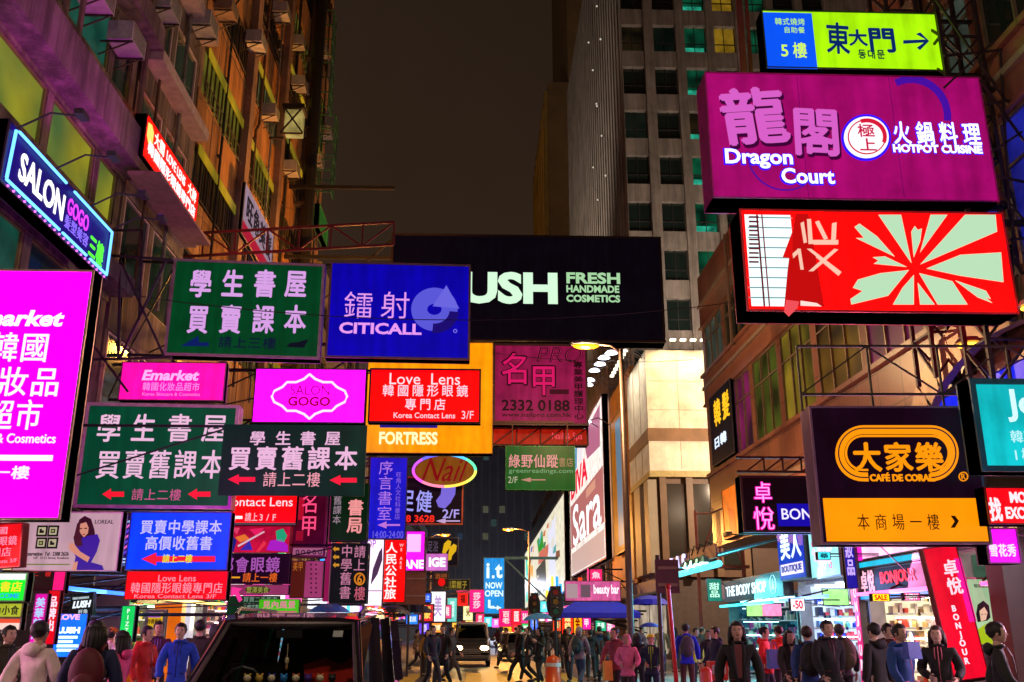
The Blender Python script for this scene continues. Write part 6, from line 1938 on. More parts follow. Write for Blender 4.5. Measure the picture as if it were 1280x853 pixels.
for k, (a, b, sag) in enumerate((((-9, 24, 14), (-9.0, 44, 16.5), .5), ((-9, 18, 16), (-9, 30, 19), .6), ((-8.9, 27, 17.6), (-8.9, 41, 20.5), .7), ((-9, 22, 9.5), (9, 23, 10.2), .8), ((-9, 31, 13), (9, 38, 12.5), 1.0), ((-8.9, 27, 21), (-8.9, 43, 23), .8), ((-9, 16, 14.5), (-8.9, 26, 12.6), .5))):
    a, b = Vector(a), Vector(b)
    rt = thing('cable', ['sagging cable along the lower orange facade', 'cable rising across the brown beams', 'cable hanging over the middle orange panels', 'thin cable strung across the street before the black billboard', 'cable strung across the street behind the blue sign', 'highest cable on the orange facade', 'cable drooping under the beam of the nearest building'][k], 'cable', a, 0, 'cables')
    m = MB(); m.tube([(b - a) * t / 10 - Vector((-.08 if a.x == b.x else 0, 0, sag * 4 * (t / 10) * (1 - t / 10))) for t in range(11)], .012, mat((.02, .015, .015), .6), 4); m.build('line', rt)

# ================================================================== people
from mathutils import noise
def skin_geo(verts, edges, radii, root=0, sub=1):
    me = bpy.data.meshes.new('k')
    me.from_pydata([Vector(v) for v in verts], edges, [])
    o = bpy.data.objects.new('k', me)
    col.objects.link(o)
    md = o.modifiers.new('s', 'SKIN')
    md.use_smooth_shade = True
    md.branch_smoothing = .3
    for i, sv in enumerate(me.skin_vertices[0].data):
        sv.radius = (radii[i], radii[i])
        sv.use_root = (i == root)
    ss = o.modifiers.new('u', 'SUBSURF')
    ss.levels = ss.render_levels = sub
    dg = bpy.context.evaluated_depsgraph_get()
    m2 = bpy.data.meshes.new_from_object(o.evaluated_get(dg))
    out = ([v.co.copy() for v in m2.vertices], [tuple(p.vertices) for p in m2.polygons])
    bpy.data.objects.remove(o); bpy.data.meshes.remove(me); bpy.data.meshes.remove(m2)
    return out
def flat(vs, k=.74):
    for v in vs:
        if v.z > .8 and abs(v.x) < .23 and v.z < 1.46:
            t = 1 if abs(v.x) < .17 else (.23 - abs(v.x)) / .06
            v.y *= 1 - (1 - k) * t
    return vs

POSES = {
 'stand': dict(L=[(.1, -.02, .5), (.11, .02, .09)], Rr=[(-.1, -.01, .5), (-.11, .03, .09)], la=[(.25, .03, 1.13), (.26, -.03, .88)], ra=[(-.25, .03, 1.13), (-.26, -.03, .88)]),
 'walk': dict(L=[(.1, -.2, .52), (.1, -.3, .1)], Rr=[(-.1, .0, .49), (-.1, .33, .17)], la=[(.24, .12, 1.14), (.24, .16, .89)], ra=[(-.24, -.05, 1.13), (-.22, -.22, .92)]),
 'stride': dict(L=[(.1, .03, .49), (.1, .36, .18)], Rr=[(-.1, -.22, .52), (-.1, -.34, .1)], la=[(.24, -.06, 1.13), (.22, -.24, .93)], ra=[(-.24, .12, 1.14), (-.25, .16, .89)]),
 'phone': dict(L=[(.1, -.03, .5), (.11, .02, .09)], Rr=[(-.1, -.03, .5), (-.12, .0, .09)], la=[(.25, .02, 1.13), (.08, -.26, 1.16)], ra=[(-.25, .03, 1.13), (-.24, -.1, .89)]),
 'carry': dict(L=[(.1, -.12, .51), (.1, -.16, .09)], Rr=[(-.1, .03, .49), (-.1, .22, .12)], la=[(.25, .04, 1.13), (.2, -.2, 1.02)], ra=[(-.25, .04, 1.13), (-.12, -.24, 1.05)]),
 'raise': dict(L=[(.1, -.1, .51), (.1, -.12, .09)], Rr=[(-.1, .03, .49), (-.1, .2, .11)], la=[(.25, -.04, 1.15), (.19, -.24, 1.3)], ra=[(-.25, .03, 1.13), (-.25, -.05, .88)]),
}
dummy = mat('#808080', .7, 0, 0)
_pro = {}
def hand(m, w, e, mtl, side):
    """palm, four bent fingers and a thumb at the end of a forearm e -> w"""
    w, e = Vector(w), Vector(e)
    d = (w - e).normalized()
    inn = Vector((-side, 0, 0)); inn = (inn - d * inn.dot(d)).normalized()
    f = d.cross(inn).normalized()
    if f.y > 0:
        f = -f
    c = w + d * .05
    vs, fs = [], []
    b = MB(); b.ball((0, 0, 0), 1, mtl, 8, 6)
    m.add([c + d * (v[2] * .055) + f * (v[0] * .042) + inn * (v[1] * .02) for v in b.v], b.f, mtl)
    for k, L in enumerate((.065, .075, .07, .055)):
        o = c + d * .035 + f * (.03 - k * .02)
        m.tube([o, o + d * L * .5 + inn * .006, o + d * L * .9 + inn * .03], .009, mtl, 5, [.01, .009, .007])
    o = c - d * .02 + f * .036
    m.tube([o, o + f * .022 + d * .025 + inn * .01, o + f * .022 + d * .055 + inn * .022], .01, mtl, 5, [.012, .01, .008])

def proto(pose, coat, hair):
    k = (pose, coat, hair)
    if k in _pro:
        return _pro[k]
    P = POSES[pose]
    sm, dk, lp, hm = (bpy.data.materials.new('s%d' % i) for i in range(4))
    # body
    V = [(0, 0, .95), (0, 0, 1.1), (0, 0, 1.28), (0, .01, 1.41), (0, 0, 1.5), (0, -.005, 1.57)]
    rad = [.125, .115, .13, .075, .05, .05]
    Ed = [(0, 1), (1, 2), (2, 3), (3, 4), (4, 5)]
    for sgn, leg, arm in ((1, P['L'], P['la']), (-1, P['Rr'], P['ra'])):
        i = len(V)
        V += [(sgn * .09, 0, .88), leg[0], leg[1]]; rad += [.085, .055, .04]
        Ed += [(0, i), (i, i + 1), (i + 1, i + 2)]
        i = len(V)
        V += [(sgn * .175, .01, 1.375), arm[0], arm[1]]; rad += [.055, .042, .03]
        Ed += [(2, i), (i, i + 1), (i + 1, i + 2)]
    vs, fs = skin_geo(V, Ed, rad)
    m = MB(); m.add(flat(vs), fs, sm)
    hc = (0, -.015, 1.605)
    m.ball(hc, (.073, .093, .112), sm, 16, 12)
    m.ball((0, -.035, 1.535), (.048, .058, .042), sm, 10, 8)
    m.add([(-.014, -.1, 1.585), (.014, -.1, 1.585), (0, -.127, 1.583), (0, -.1, 1.625)], [(0, 1, 2), (0, 2, 3), (1, 3, 2)], sm)
    for sgn in (-1, 1):
        m.ball((sgn * .03, -.098, 1.618), (.012, .006, .007), dk, 8, 5)
        m.box((sgn * .03, -.099, 1.637), (.03, .008, .005), dk)
        m.ball((sgn * .075, -.005, 1.6), (.012, .022, .032), sm, 8, 6)
        hand(m, P['la' if sgn > 0 else 'ra'][1], P['la' if sgn > 0 else 'ra'][0], sm, sgn)
    m.ball((0, -.098, 1.553), (.022, .008, .006), lp, 8, 5)
    body = m
    # jacket
    V = [(0, 0, .98), (0, 0, 1.14), (0, 0, 1.29), (0, .012, 1.42), (0, .01, 1.47), (0, 0, .84)]
    rad = [.148, .145, .158, .088, .062, .158]
    Ed = [(0, 1), (1, 2), (2, 3), (3, 4), (0, 5)]
    if coat:
        V += [(0, 0, .62)]; rad += [.17]; Ed += [(5, 6)]
    for sgn, arm in ((1, P['la']), (-1, P['ra'])):
        i = len(V)
        wv = Vector(arm[1]).lerp(Vector(arm[0]), .06)
        V += [(sgn * .172, .012, 1.385), arm[0], tuple(wv)]; rad += [.088, .068, .052]
        Ed += [(2, i), (i, i + 1), (i + 1, i + 2)]
    vs, fs = skin_geo(V, Ed, rad, 0, 2)
    vs = flat(vs, .8)
    for v in vs:                                   # folds of the cloth
        q = noise.noise(Vector((v.x * 7 + 3, v.y * 7, v.z * 13))) * .013 + noise.noise(Vector((v.x * 17, v.y * 17, v.z * 26 + 5))) * .006
        c = Vector((v.x, v.y, 0))
        if abs(v.x) < .2 and c.length > .02:
            c.normalize(); v.x += c.x * q; v.y += c.y * q
        else:
            v.y += q; v.x += q * .6
    jac = MB(); jac.add(vs, fs, sm)
    # collar, front opening, hem band, cuffs
    jac.tube([(.075 * math.sin(a), .012 - .07 * math.cos(a), 1.455 + .012 * math.cos(a)) for a in [2 * PI * t / 14 for t in range(15)]], .022, sm, 6)
    for sgn in (-1, 1):
        if coat:
            jac.tube([(sgn * .05, -.07, 1.46), (sgn * .07, -.124, 1.34), (sgn * .03, -.142, 1.02), (sgn * .045, -.135, .7)], .016, sm, 5, [.02, .026, .012, .012])
        jac.box((sgn * .095, -.122, 1.0), (.07, .012, .012), dk)
    if coat:
        jac.add([(-.05, -.095, 1.44), (.05, -.095, 1.44), (.055, -.128, 1.34), (.022, -.147, 1.02), (-.022, -.147, 1.02), (-.055, -.128, 1.34)], [(0, 1, 2, 3, 4, 5)], dk)
    elif hair != 'hood':
        jac.ball((0, .105, 1.43), (.11, .06, .075), sm, 12, 8)          # hood lying on the back
        jac.tube([(0, -.088, 1.45), (0, -.133, 1.36), (0, -.146, 1.2), (0, -.14, .95)], .007, dk, 5)
        for sgn in (-1, 1):
            jac.tube([(sgn * .04, -.085, 1.44), (sgn * .045, -.128, 1.36), (sgn * .042, -.137, 1.28)], .006, dk, 5)
    if not coat:
        jac.lathe([(.158, -.02), (.168, 0), (.168, .035), (.156, .05)], (0, 0, .82), sm, 18)
        jac.v[-72:] = [(x, y * .8, z) for x, y, z in jac.v[-72:]]
    # trousers
    V = [(0, 0, .99), (0, 0, .9)]; rad = [.13, .13]; Ed = [(0, 1)]
    for sgn, leg in ((1, P['L']), (-1, P['Rr'])):
        i = len(V)
        an = Vector(leg[1])
        V += [(sgn * .092, 0, .84), leg[0], tuple(an + Vector((0, 0, .01)))]; rad += [.098, .07, .058]
        Ed += [(1, i), (i, i + 1), (i + 1, i + 2)]
    vs, fs = skin_geo(V, Ed, rad)
    for v in vs:
        q = noise.noise(Vector((v.x * 12, v.y * 12, v.z * 18))) * .01
        v.y += q; v.x += q * .5
    tr = MB(); tr.add(vs, fs, sm)
    sh = MB()
    for leg in (P['L'], P['Rr']):
        a = leg[1]
        sh.ball((a[0], a[1] - .05, max(.045, a[2] - .055)), (.048, .13, .05), sm, 10, 6, -.7)
    # hair
    h = MB()
    b = MB(); b.ball((0, .006, 1.635), (.084, .106, .1), sm, 22, 16)
    b.v = [tuple(Vector(v) + (Vector(v) - Vector((0, .006, 1.635))).normalized() * (.009 * noise.noise(Vector(v) * 38) + .004)) for v in b.v]
    keep = []
    for f in b.f:
        c = sum((Vector(b.v[i]) for i in f), Vector()) / len(f)
        if hair == 'hood':
            ok = not (c.y < -.075 and c.z < 1.69)
        else:
            ok = not (c.y < -.04 and c.z < 1.668) and not (c.z < 1.575 and c.y < .03)
        if ok:
            keep.append(f)
    h.add(b.v, keep, sm)
    if hair == 'long':
        for a in range(11):
            t = (a - 5) / 5 * 1.75
            x, y = math.sin(t), math.cos(t)
            L = 1.36 + .05 * ((a * 7) % 4) / 3
            h.tube([(x * .07, .01 + y * .085, 1.66), (x * .088, .015 + y * .095, 1.56), (x * .095, .02 + y * .1, 1.46), (x * .085, .02 + y * .105, L)], .03, sm, 6, [.03, .032, .03, .008])
    if hair == 'cap':
        h.ball((0, .0, 1.66), (.09, .11, .075), dk, 16, 8, 0.0); h.prism([(-.06, -.0), (.06, 0), (.05, .012), (-.05, .012)], -.19, -.09, dk)
        h.v[-8:] = [(x, y, z + 1.66) for x, y, z in h.v[-8:]]
    if hair == 'beanie':
        h.ball((0, .0, 1.65), (.09, .11, .09), dk, 16, 8, -.1)
    if hair == 'hood':
        h.ball((0, .05, 1.58), (.1, .09, .12), sm, 12, 8)
    out = {}
    for nm, mb_ in (('body', body), ('jacket', jac), ('trousers', tr), ('shoes', sh), ('hair', h)):
        o = mb_.build(nm, None, True)
        me = o.data
        bpy.data.objects.remove(o)
        out[nm] = (me, [x.name for x in mb_.mats], (sm.name, dk.name, lp.name))
    _pro[k] = out
    return out

SKIN = [(.55, .34, .24), (.48, .28, .19), (.60, .39, .28)]
PEOPLE = 0
def person(px, Y, label, top, legs='#15161c', pose='stand', face=0, H=1.7, hair='short', haircol='#0c0908', coat=False, group=None, zip_=None, x=None, hat='#101014'):
    global PEOPLE
    PEOPLE += 1
    Y *= 1.1 if Y < 16 else 1
    X = at(px, 790, Y).x if x is None else x
    if X < -3.4 or X > 3.0:
        H -= .11
    z = .13 if (X < -3.4 or X > 4.0) and not (37.2 < Y < 48.8 and X > 4) else 0.005
    rt = thing('person', label, 'person', (X, Y, z), R(face), group)
    k = H / 1.72
    rt.scale = (k * (1.04 if PEOPLE % 3 else 1.1), k, k)
    skin = mat(SKIN[PEOPLE % 3], .5, 0, .1, 20)
    zip_ = zip_ or ['#4a4650', '#6a2030', '#b0a898', '#28304a', '#7a6a50'][PEOPLE % 5]
    top = tuple(min(.8, c * 1.5 + .012) for c in lin(top)); legs = tuple(c * 1.4 + .01 for c in lin(legs))
    cols = {'body': skin, 'jacket': mat(top, .75, 0, .25, 9, .3, .2), 'trousers': mat(legs, .8, 0, .25, 9), 'shoes': mat('#1a1614', .5, 0, .2, 9), 'hair': mat(haircol if hair != 'hood' else top, .6, 0, .2, 30)}
    second = {'body': mat((.01, .008, .007), .4, 0, 0), 'jacket': mat(zip_, .5, 0, 0), 'hair': mat(hat, .7, 0, .2, 20)}
    lip = mat((.25, .06, .05), .5, 0, 0)
    for nm, (me, used, roles) in proto(pose, coat, hair).items():
        o = bpy.data.objects.new(nm, me)
        col.objects.link(o)
        o.parent = rt
        for i, u in enumerate(used):
            o.material_slots[i].link = 'OBJECT'
            o.material_slots[i].material = cols[nm] if u == roles[0] else (second.get(nm, cols[nm]) if u == roles[1] else lip)
    return rt

GL, GM, GR = 'people on the left pavement', 'people at the crossing', 'people on the right pavement'
person(50, 9.3, 'person in a puffy cream jacket seen from behind at the left edge', '#b8a8a0', '#202228', 'walk', 165, 1.7, 'short', group=GL, zip_='#a09890')
person(120, 8.8, 'person in a dark navy coat with black hair, biggest on the left', '#0c1438', '#0c0c12', 'stand', 190, 1.7, 'long', coat=True, group=GL)
person(12, 11.5, 'person in an olive jacket at the far left edge by the yellow goods', '#2a2a14', '#101010', 'carry', 60, 1.66, group=GL)
person(141, 14, 'person in a white top with a mustard beanie', '#c8b8b8', '#303038', 'stand', 150, 1.64, 'beanie', hat='#b07010', group=GL)
person(153, 10.8, 'person in a pink jacket with dark hair, walking left', '#c03878', '#20141c', 'walk', -100, 1.6, 'long', group=GL, zip_='#a03060')
person(184, 13.2, 'person in a red jacket looking right, beside the pink jacket', '#a81414', '#141418', 'phone', 70, 1.66, group=GL)
person(198, 16.5, 'person with a violet scarf and maroon jacket before the orange pillar', '#3a1030', '#14101c', 'stand', 20, 1.74, 'short', group=GL, zip_='#7040b0')
person(226, 12.9, 'person in an open bright blue jacket over a dark shirt, facing the viewer', '#0e38a8', '#0e1018', 'walk', 8, 1.7, group=GL, zip_='#080a10')
person(250, 14.6, 'person in a dark brown coat with black hair beside the van', '#1a1210', '#100c0c', 'stand', 175, 1.76, coat=True, group=GL)
person(268, 17.5, 'person in a grey hooded top half hidden by the van', '#26262c', '#101014', 'stand', 200, 1.7, 'hood', group=GL)
person(541, 27.5, 'person in a dark navy jacket, left of the three crossing on the left', '#0c1024', '#0a0a10', 'walk', 30, 1.72, group=GM)
person(554, 28.2, 'person in a black coat with a wine red scarf crossing on the left', '#0c0a10', '#08080c', 'stride', -20, 1.74, coat=True, group=GM, zip_='#501828')
person(565, 31, 'person in a dark jacket striding right in front of the truck', '#181218', '#2a2428', 'stride', 80, 1.68, group=GM)
person(535, 36, 'person in a mustard coat behind the sign poles', '#6a5010', '#14100c', 'stand', 0, 1.6, 'long', coat=True, group=GM)
person(632, 43, 'person in a brown jacket walking left beside the parked cars', '#2a1a10', '#0c0a0a', 'stride', -70, 1.68, group=GM)
person(650, 30.5, 'person in a long black coat crossing with a wide stride', '#0a0a0c', '#08080a', 'stride', -75, 1.74, coat=True, group=GM)
person(661, 31.5, 'person in a black padded jacket just behind the wide striding one', '#0e0e14', '#0a0a0e', 'walk', -80, 1.7, group=GM)
person(674, 30, 'person in a dark green coat holding up a light blue umbrella', '#16241c', '#0c0e0c', 'raise', -60, 1.68, 'long', coat=True, group=GM)
person(711, 31.5, 'person in black with hands together, right of the orange bin', '#0c0c10', '#0c1424', 'carry', -30, 1.7, group=GM)
person(724, 29, 'person in a light grey hoodie and blue jeans', '#6a5c62', '#1c3048', 'walk', 150, 1.7, 'hood', group=GM)
person(738, 32.5, 'person in a black jacket right of the grey hoodie', '#0a0a0e', '#0a0a10', 'stand', 180, 1.72, group=GM)
person(749, 33, 'person in a navy jacket under the blue stall awning', '#0e1830', '#0a0c14', 'stand', -160, 1.7, group=GM)
person(757, 30, 'person in a charcoal coat beside the street lamp pole', '#1a1a1e', '#0c0c10', 'walk', -150, 1.68, 'long', coat=True, group=GM)
person(768, 21.5, 'person in a dusty pink jacket by the foot of the street lamp', '#7a3038', '#140c14', 'walk', -40, 1.66, 'short', group=GM, zip_='#602028')
person(783, 20.5, 'person in a pale pink hooded jacket, head covered', '#b05878', '#1a1018', 'carry', -20, 1.64, 'hood', group=GM)
person(796, 24, 'person in black with long hair right of the pink hood', '#0c080c', '#0a080a', 'stand', 170, 1.66, 'long', group=GM)
person(813, 20.8, 'person in a navy work jacket with a lime yellow cap', '#101c38', '#0c1830', 'carry', -15, 1.64, 'cap', hat='#d8c810', group=GM, zip_='#b8e010')
person(857, 22.5, 'person in a bright blue jacket and brown trousers right of the red pole', '#0a1cb0', '#3a1a18', 'stand', 175, 1.74, group=GR)
person(870, 27, 'person in a taupe jacket farther back by the dark arcade', '#3a2820', '#18100c', 'stand', 20, 1.64, group=GR)
person(893, 19.8, 'person in navy walking left behind the black coated man', '#0c1430', '#0c0e18', 'walk', -80, 1.66, group=GR)
person(921, 11.9, 'person in a long black hooded coat facing the viewer, tallest on the right', '#0a090c', '#08070a', 'stand', -12, 1.84, 'long', coat=True, group=GR)
person(955, 18.6, 'person in a bright red jacket and dark jeans looking right', '#c01818', '#0c1628', 'carry', 60, 1.66, 'short', group=GR, zip_='#901010')
person(973, 20, 'person in an orange red jacket behind the bright red one', '#b82c18', '#141820', 'stand', -150, 1.68, 'short', haircol='#1a100c', group=GR)
person(986, 16.2, 'person with long hair, dark coat and a tan collar', '#140c0c', '#100a0a', 'walk', 10, 1.6, 'long', coat=True, group=GR, zip_='#8a6a48')
person(1008, 13.2, 'person in a denim blue jacket seen from behind', '#1a3068', '#12182a', 'walk', 170, 1.66, 'short', haircol='#2a1208', group=GR)
person(1034, 12.8, 'person in a black jacket and pale trousers facing the viewer', '#0c0c14', '#8a7878', 'walk', 12, 1.74, group=GR)
person(1049, 15, 'person in a dark jacket with grey hair behind the black jacket', '#101014', '#14141a', 'stand', 185, 1.7, 'short', haircol='#3a3634', group=GR)
person(1092, 12.2, 'person in a black tee shirt before the cream lit shop', '#0c0a0c', '#3a2218', 'stand', -150, 1.7, group=GR)
person(1110, 13.6, 'person in maroon half behind the blue shirt', '#3a1418', '#14101a', 'stand', 20, 1.7, group=GR)
person(1124, 10.9, 'person in a deep blue jacket with a pink collar, before the cream lit shop', '#0e3470', '#0c1424', 'walk', 25, 1.68, group=GR, zip_='#c05878')
person(1170, 11.2, 'person with brown hair and a black top with a pink print', '#0c0a0c', '#181018', 'carry', -30, 1.66, 'long', haircol='#2c140a', group=GR, zip_='#c0586a')
person(1245, 9.4, 'person in a dark green jacket at the right edge, looking right', '#0c120c', '#0a0c0a', 'walk', 60, 1.69, group=GR, zip_='#101810')
rnd = random.Random(21)
cl = ['#181820', '#2a1a1a', '#101c30', '#4a1a24', '#3a3a3e', '#1a2a1e', '#50402a', '#0c0c10']
nmz = ['charcoal', 'brown', 'navy', 'wine red', 'grey', 'moss green', 'khaki', 'black']
where = ['the turquoise sign', 'the blue stall awning', 'the parked cars', 'the pink hoarding', 'the far shop fronts', 'the cross street corner']
far = [(598, 72, 0), (622, 66, 2), (645, 55, 2), (656, 62, 4), (684, 45, 3), (690, 58, 3), (699, 40, 1), (706, 52, 1), (717, 42, 1), (729, 46, 3), (743, 42, 1), (760, 44, 5), (770, 36, 5), (790, 38, 5), (803, 33, 5), (826, 34, 5), (843, 36, 5), (878, 33, 5), (885, 24, 5), (530, 52, 4), (522, 40, 4), (549, 60, 4), (577, 62, 4)]
szs = ['small', 'tiny', 'far off', 'slight', 'distant']
seen_l = set()
for i, (px, Y, w) in enumerate(far):
    k = (i * 3 + i // 8) % 8
    lab = 'person in a %s jacket %s near %s' % (nmz[k], ['walking towards the viewer', 'seen from behind', 'turned sideways'][i % 3], where[w])
    person(px, Y, lab, cl[k], ['#101018', '#18202c', '#0c0a0c'][i % 3], ['walk', 'stand', 'stride'][i % 3], [0, 180, 85][i % 3] + rnd.uniform(-20, 20), rnd.uniform(1.58, 1.76), ['short', 'long', 'short'][i % 3], group='people farther down the street')

def umbrella(label, px, py, Y, r, c, group='umbrellas', tilt=0, hz=None, down=1.0):
    p = at(px, py, Y)
    rt = thing('umbrella', label, 'umbrella', (p.x, Y, p.z - down), 0, group)
    rt.rotation_euler = (0, R(tilt), 0)
    cm = mat(c, .45, 0, .12, 3)
    m = MB(); n = 8
    prof = [(0.0, .0), (.35, -.05), (.7, -.19), (1.0, -.42)]
    rings = []
    for q, z in prof[1:]:
        rings.append([(r * q * math.cos(2 * PI * i / (2 * n)) * (1 if i % 2 == 0 else .96), r * q * math.sin(2 * PI * i / (2 * n)) * (1 if i % 2 == 0 else .96), down + r * z * (1 if i % 2 == 0 else .93)) for i in range(2 * n)])
    vs = [(0, 0, down)] + [v for g_ in rings for v in g_]
    fs = [(0, 1 + i, 1 + (i + 1) % 16) for i in range(16)]
    for j in range(2):
        fs += [(1 + j * 16 + i, 1 + (j + 1) * 16 + i, 1 + (j + 1) * 16 + (i + 1) % 16, 1 + j * 16 + (i + 1) % 16) for i in range(16)]
    m.add(vs, fs, cm); m.build('canopy', rt)
    m = MB(); m.tube([(0, 0, 0), (0, 0, down + .07)], .012, gm, 6); m.build('shaft', rt)
    m = MB()
    for i in range(n):
        a = 2 * PI * i / n
        m.bar((r * .99 * math.cos(a), r * .99 * math.sin(a), down - .43 * r), (r * .35 * math.cos(a), r * .35 * math.sin(a), down - .07 * r), .008, gm)
        m.bar((0, 0, down - .45 * r), (r * .55 * math.cos(a), r * .55 * math.sin(a), down - .14 * r), .006, gm)
    m.build('ribs', rt)
    m = MB(); m.tube([(0, 0, 0), (0, 0, -.08), (.03, 0, -.12), (.07, 0, -.1)], .016, mat((.1, .05, .02), .4), 6); m.build('handle', rt)
umbrella('light blue umbrella held over the walkers left of the orange bin', 675, 766, 30, .48, '#3a8ad0', tilt=-6)
umbrella('wide dark navy umbrella behind the brown road sign', 512, 752, 37, .98, '#140a34')
umbrella('blue umbrella showing above the black van roof', 412, 754, 30, .66, '#1244b8')
umbrella('big royal blue parasol right of the street lamp pole', 811, 744, 40, .95, '#0408f0', down=2.7)
umbrella('small dark blue umbrella over the person with the lime yellow cap', 812, 778, 30, .34, '#0c2a9a')
umbrella('navy umbrella at the back edge of the black van roof', 487, 756, 26, .4, '#10143a', tilt=14)
def bag(label, px, py, Y, c, w=.3, h=.34, group='shopping bags'):
    p = at(px, py, Y)
    rt = thing('shopping_bag', label, 'bag', p, R(20), group)
    m = MB(); m.add([(-w / 2, -.06, 0), (w / 2, -.06, 0), (w / 2, .06, 0), (-w / 2, .06, 0), (-w * .46, -.04, h), (w * .46, -.04, h), (w * .46, .04, h), (-w * .46, .04, h)], [(3, 2, 1, 0), (0, 1, 5, 4), (1, 2, 6, 5), (2, 3, 7, 6), (3, 0, 4, 7)], mat(c, .45, 0, .15, 6)); m.build('sack', rt)
    m = MB(); m.tube([(-.07, 0, h), (-.04, 0, h + .12), (.04, 0, h + .12), (.07, 0, h)], .008, mat(c, .5), 5); m.build('handle', rt)
bag('yellow shopping bag carried near the dark arcade on the right', 874, 828, 26.5, '#c8b818')
bag('yellow paper bag hanging beside the dusty pink jacket', 760, 851, 21.3, '#c89010', .2, .4)
bag('blue shopping bag beside the bright red jacket', 969, 836, 18.3, '#1050a0')
bag('blue plastic bag in front of the cream lit shop', 1141, 824, 11.8, '#1848b0', .2, .2)

def on_back(rt, name, label, c, cat='backpack'):
    o = thing(name, label, cat, rt.location + Vector((0, 0, 1.02 * rt.scale.z)), rt.rotation_euler.z, 'backpacks')
    cm = mat(c, .7, 0, .2, 9)
    m = MB(); m.ball((0, .21, .17), (.16, .1, .24), cm, 14, 10); m.ball((0, .3, .08), (.11, .05, .11), cm, 12, 8); m.build('sack', o, True)
    m = MB()
    for s in (-1, 1):
        m.tube([(s * .1, .15, .38), (s * .11, .02, .44), (s * .11, -.13, .3), (s * .13, -.1, .12), (s * .13, .12, .02)], .018, cm, 6)
    m.build('strap', o)
for lb, nm_, c in (('navy coat with black hair, biggest', 'wine red backpack on the biggest dark navy coat at the left', '#5a1020'), ('denim blue jacket', 'black backpack on the denim blue jacket', '#101014'), ('bright blue jacket and brown', 'grey backpack on the bright blue jacket right of the red pole', '#40404a'), ('light grey hoodie', 'dark teal backpack on the light grey hoodie', '#0e3238'), ('grey hair behind', 'khaki backpack on the dark jacket with grey hair', '#4a4428')):
    for o in list(col.objects):
        if o.get('category') == 'person' and lb in o['label']:
            on_back(o, 'backpack', nm_, c)
for lb, nm_ in (('red jacket looking right', 'glowing phone held up by the red jacket on the left'),):
    for o in list(col.objects):
        if o.get('category') == 'person' and lb in o['label']:
            ph = thing('phone', nm_, 'phone', o.location + Matrix.Rotation(o.rotation_euler.z, 3, 'Z') @ Vector((.04, -.33, 1.2 * o.scale.z)), o.rotation_euler.z)
            m = MB(); m.box((0, 0, 0), (.075, .01, .15), mat((.02, .02, .02), .3)); m.build('case', ph)
            m = MB(); m.box((0, .0065, 0), (.068, .003, .14), glow('#c0d8ff', 2.5, .3, 20, False)); m.build('screen', ph)

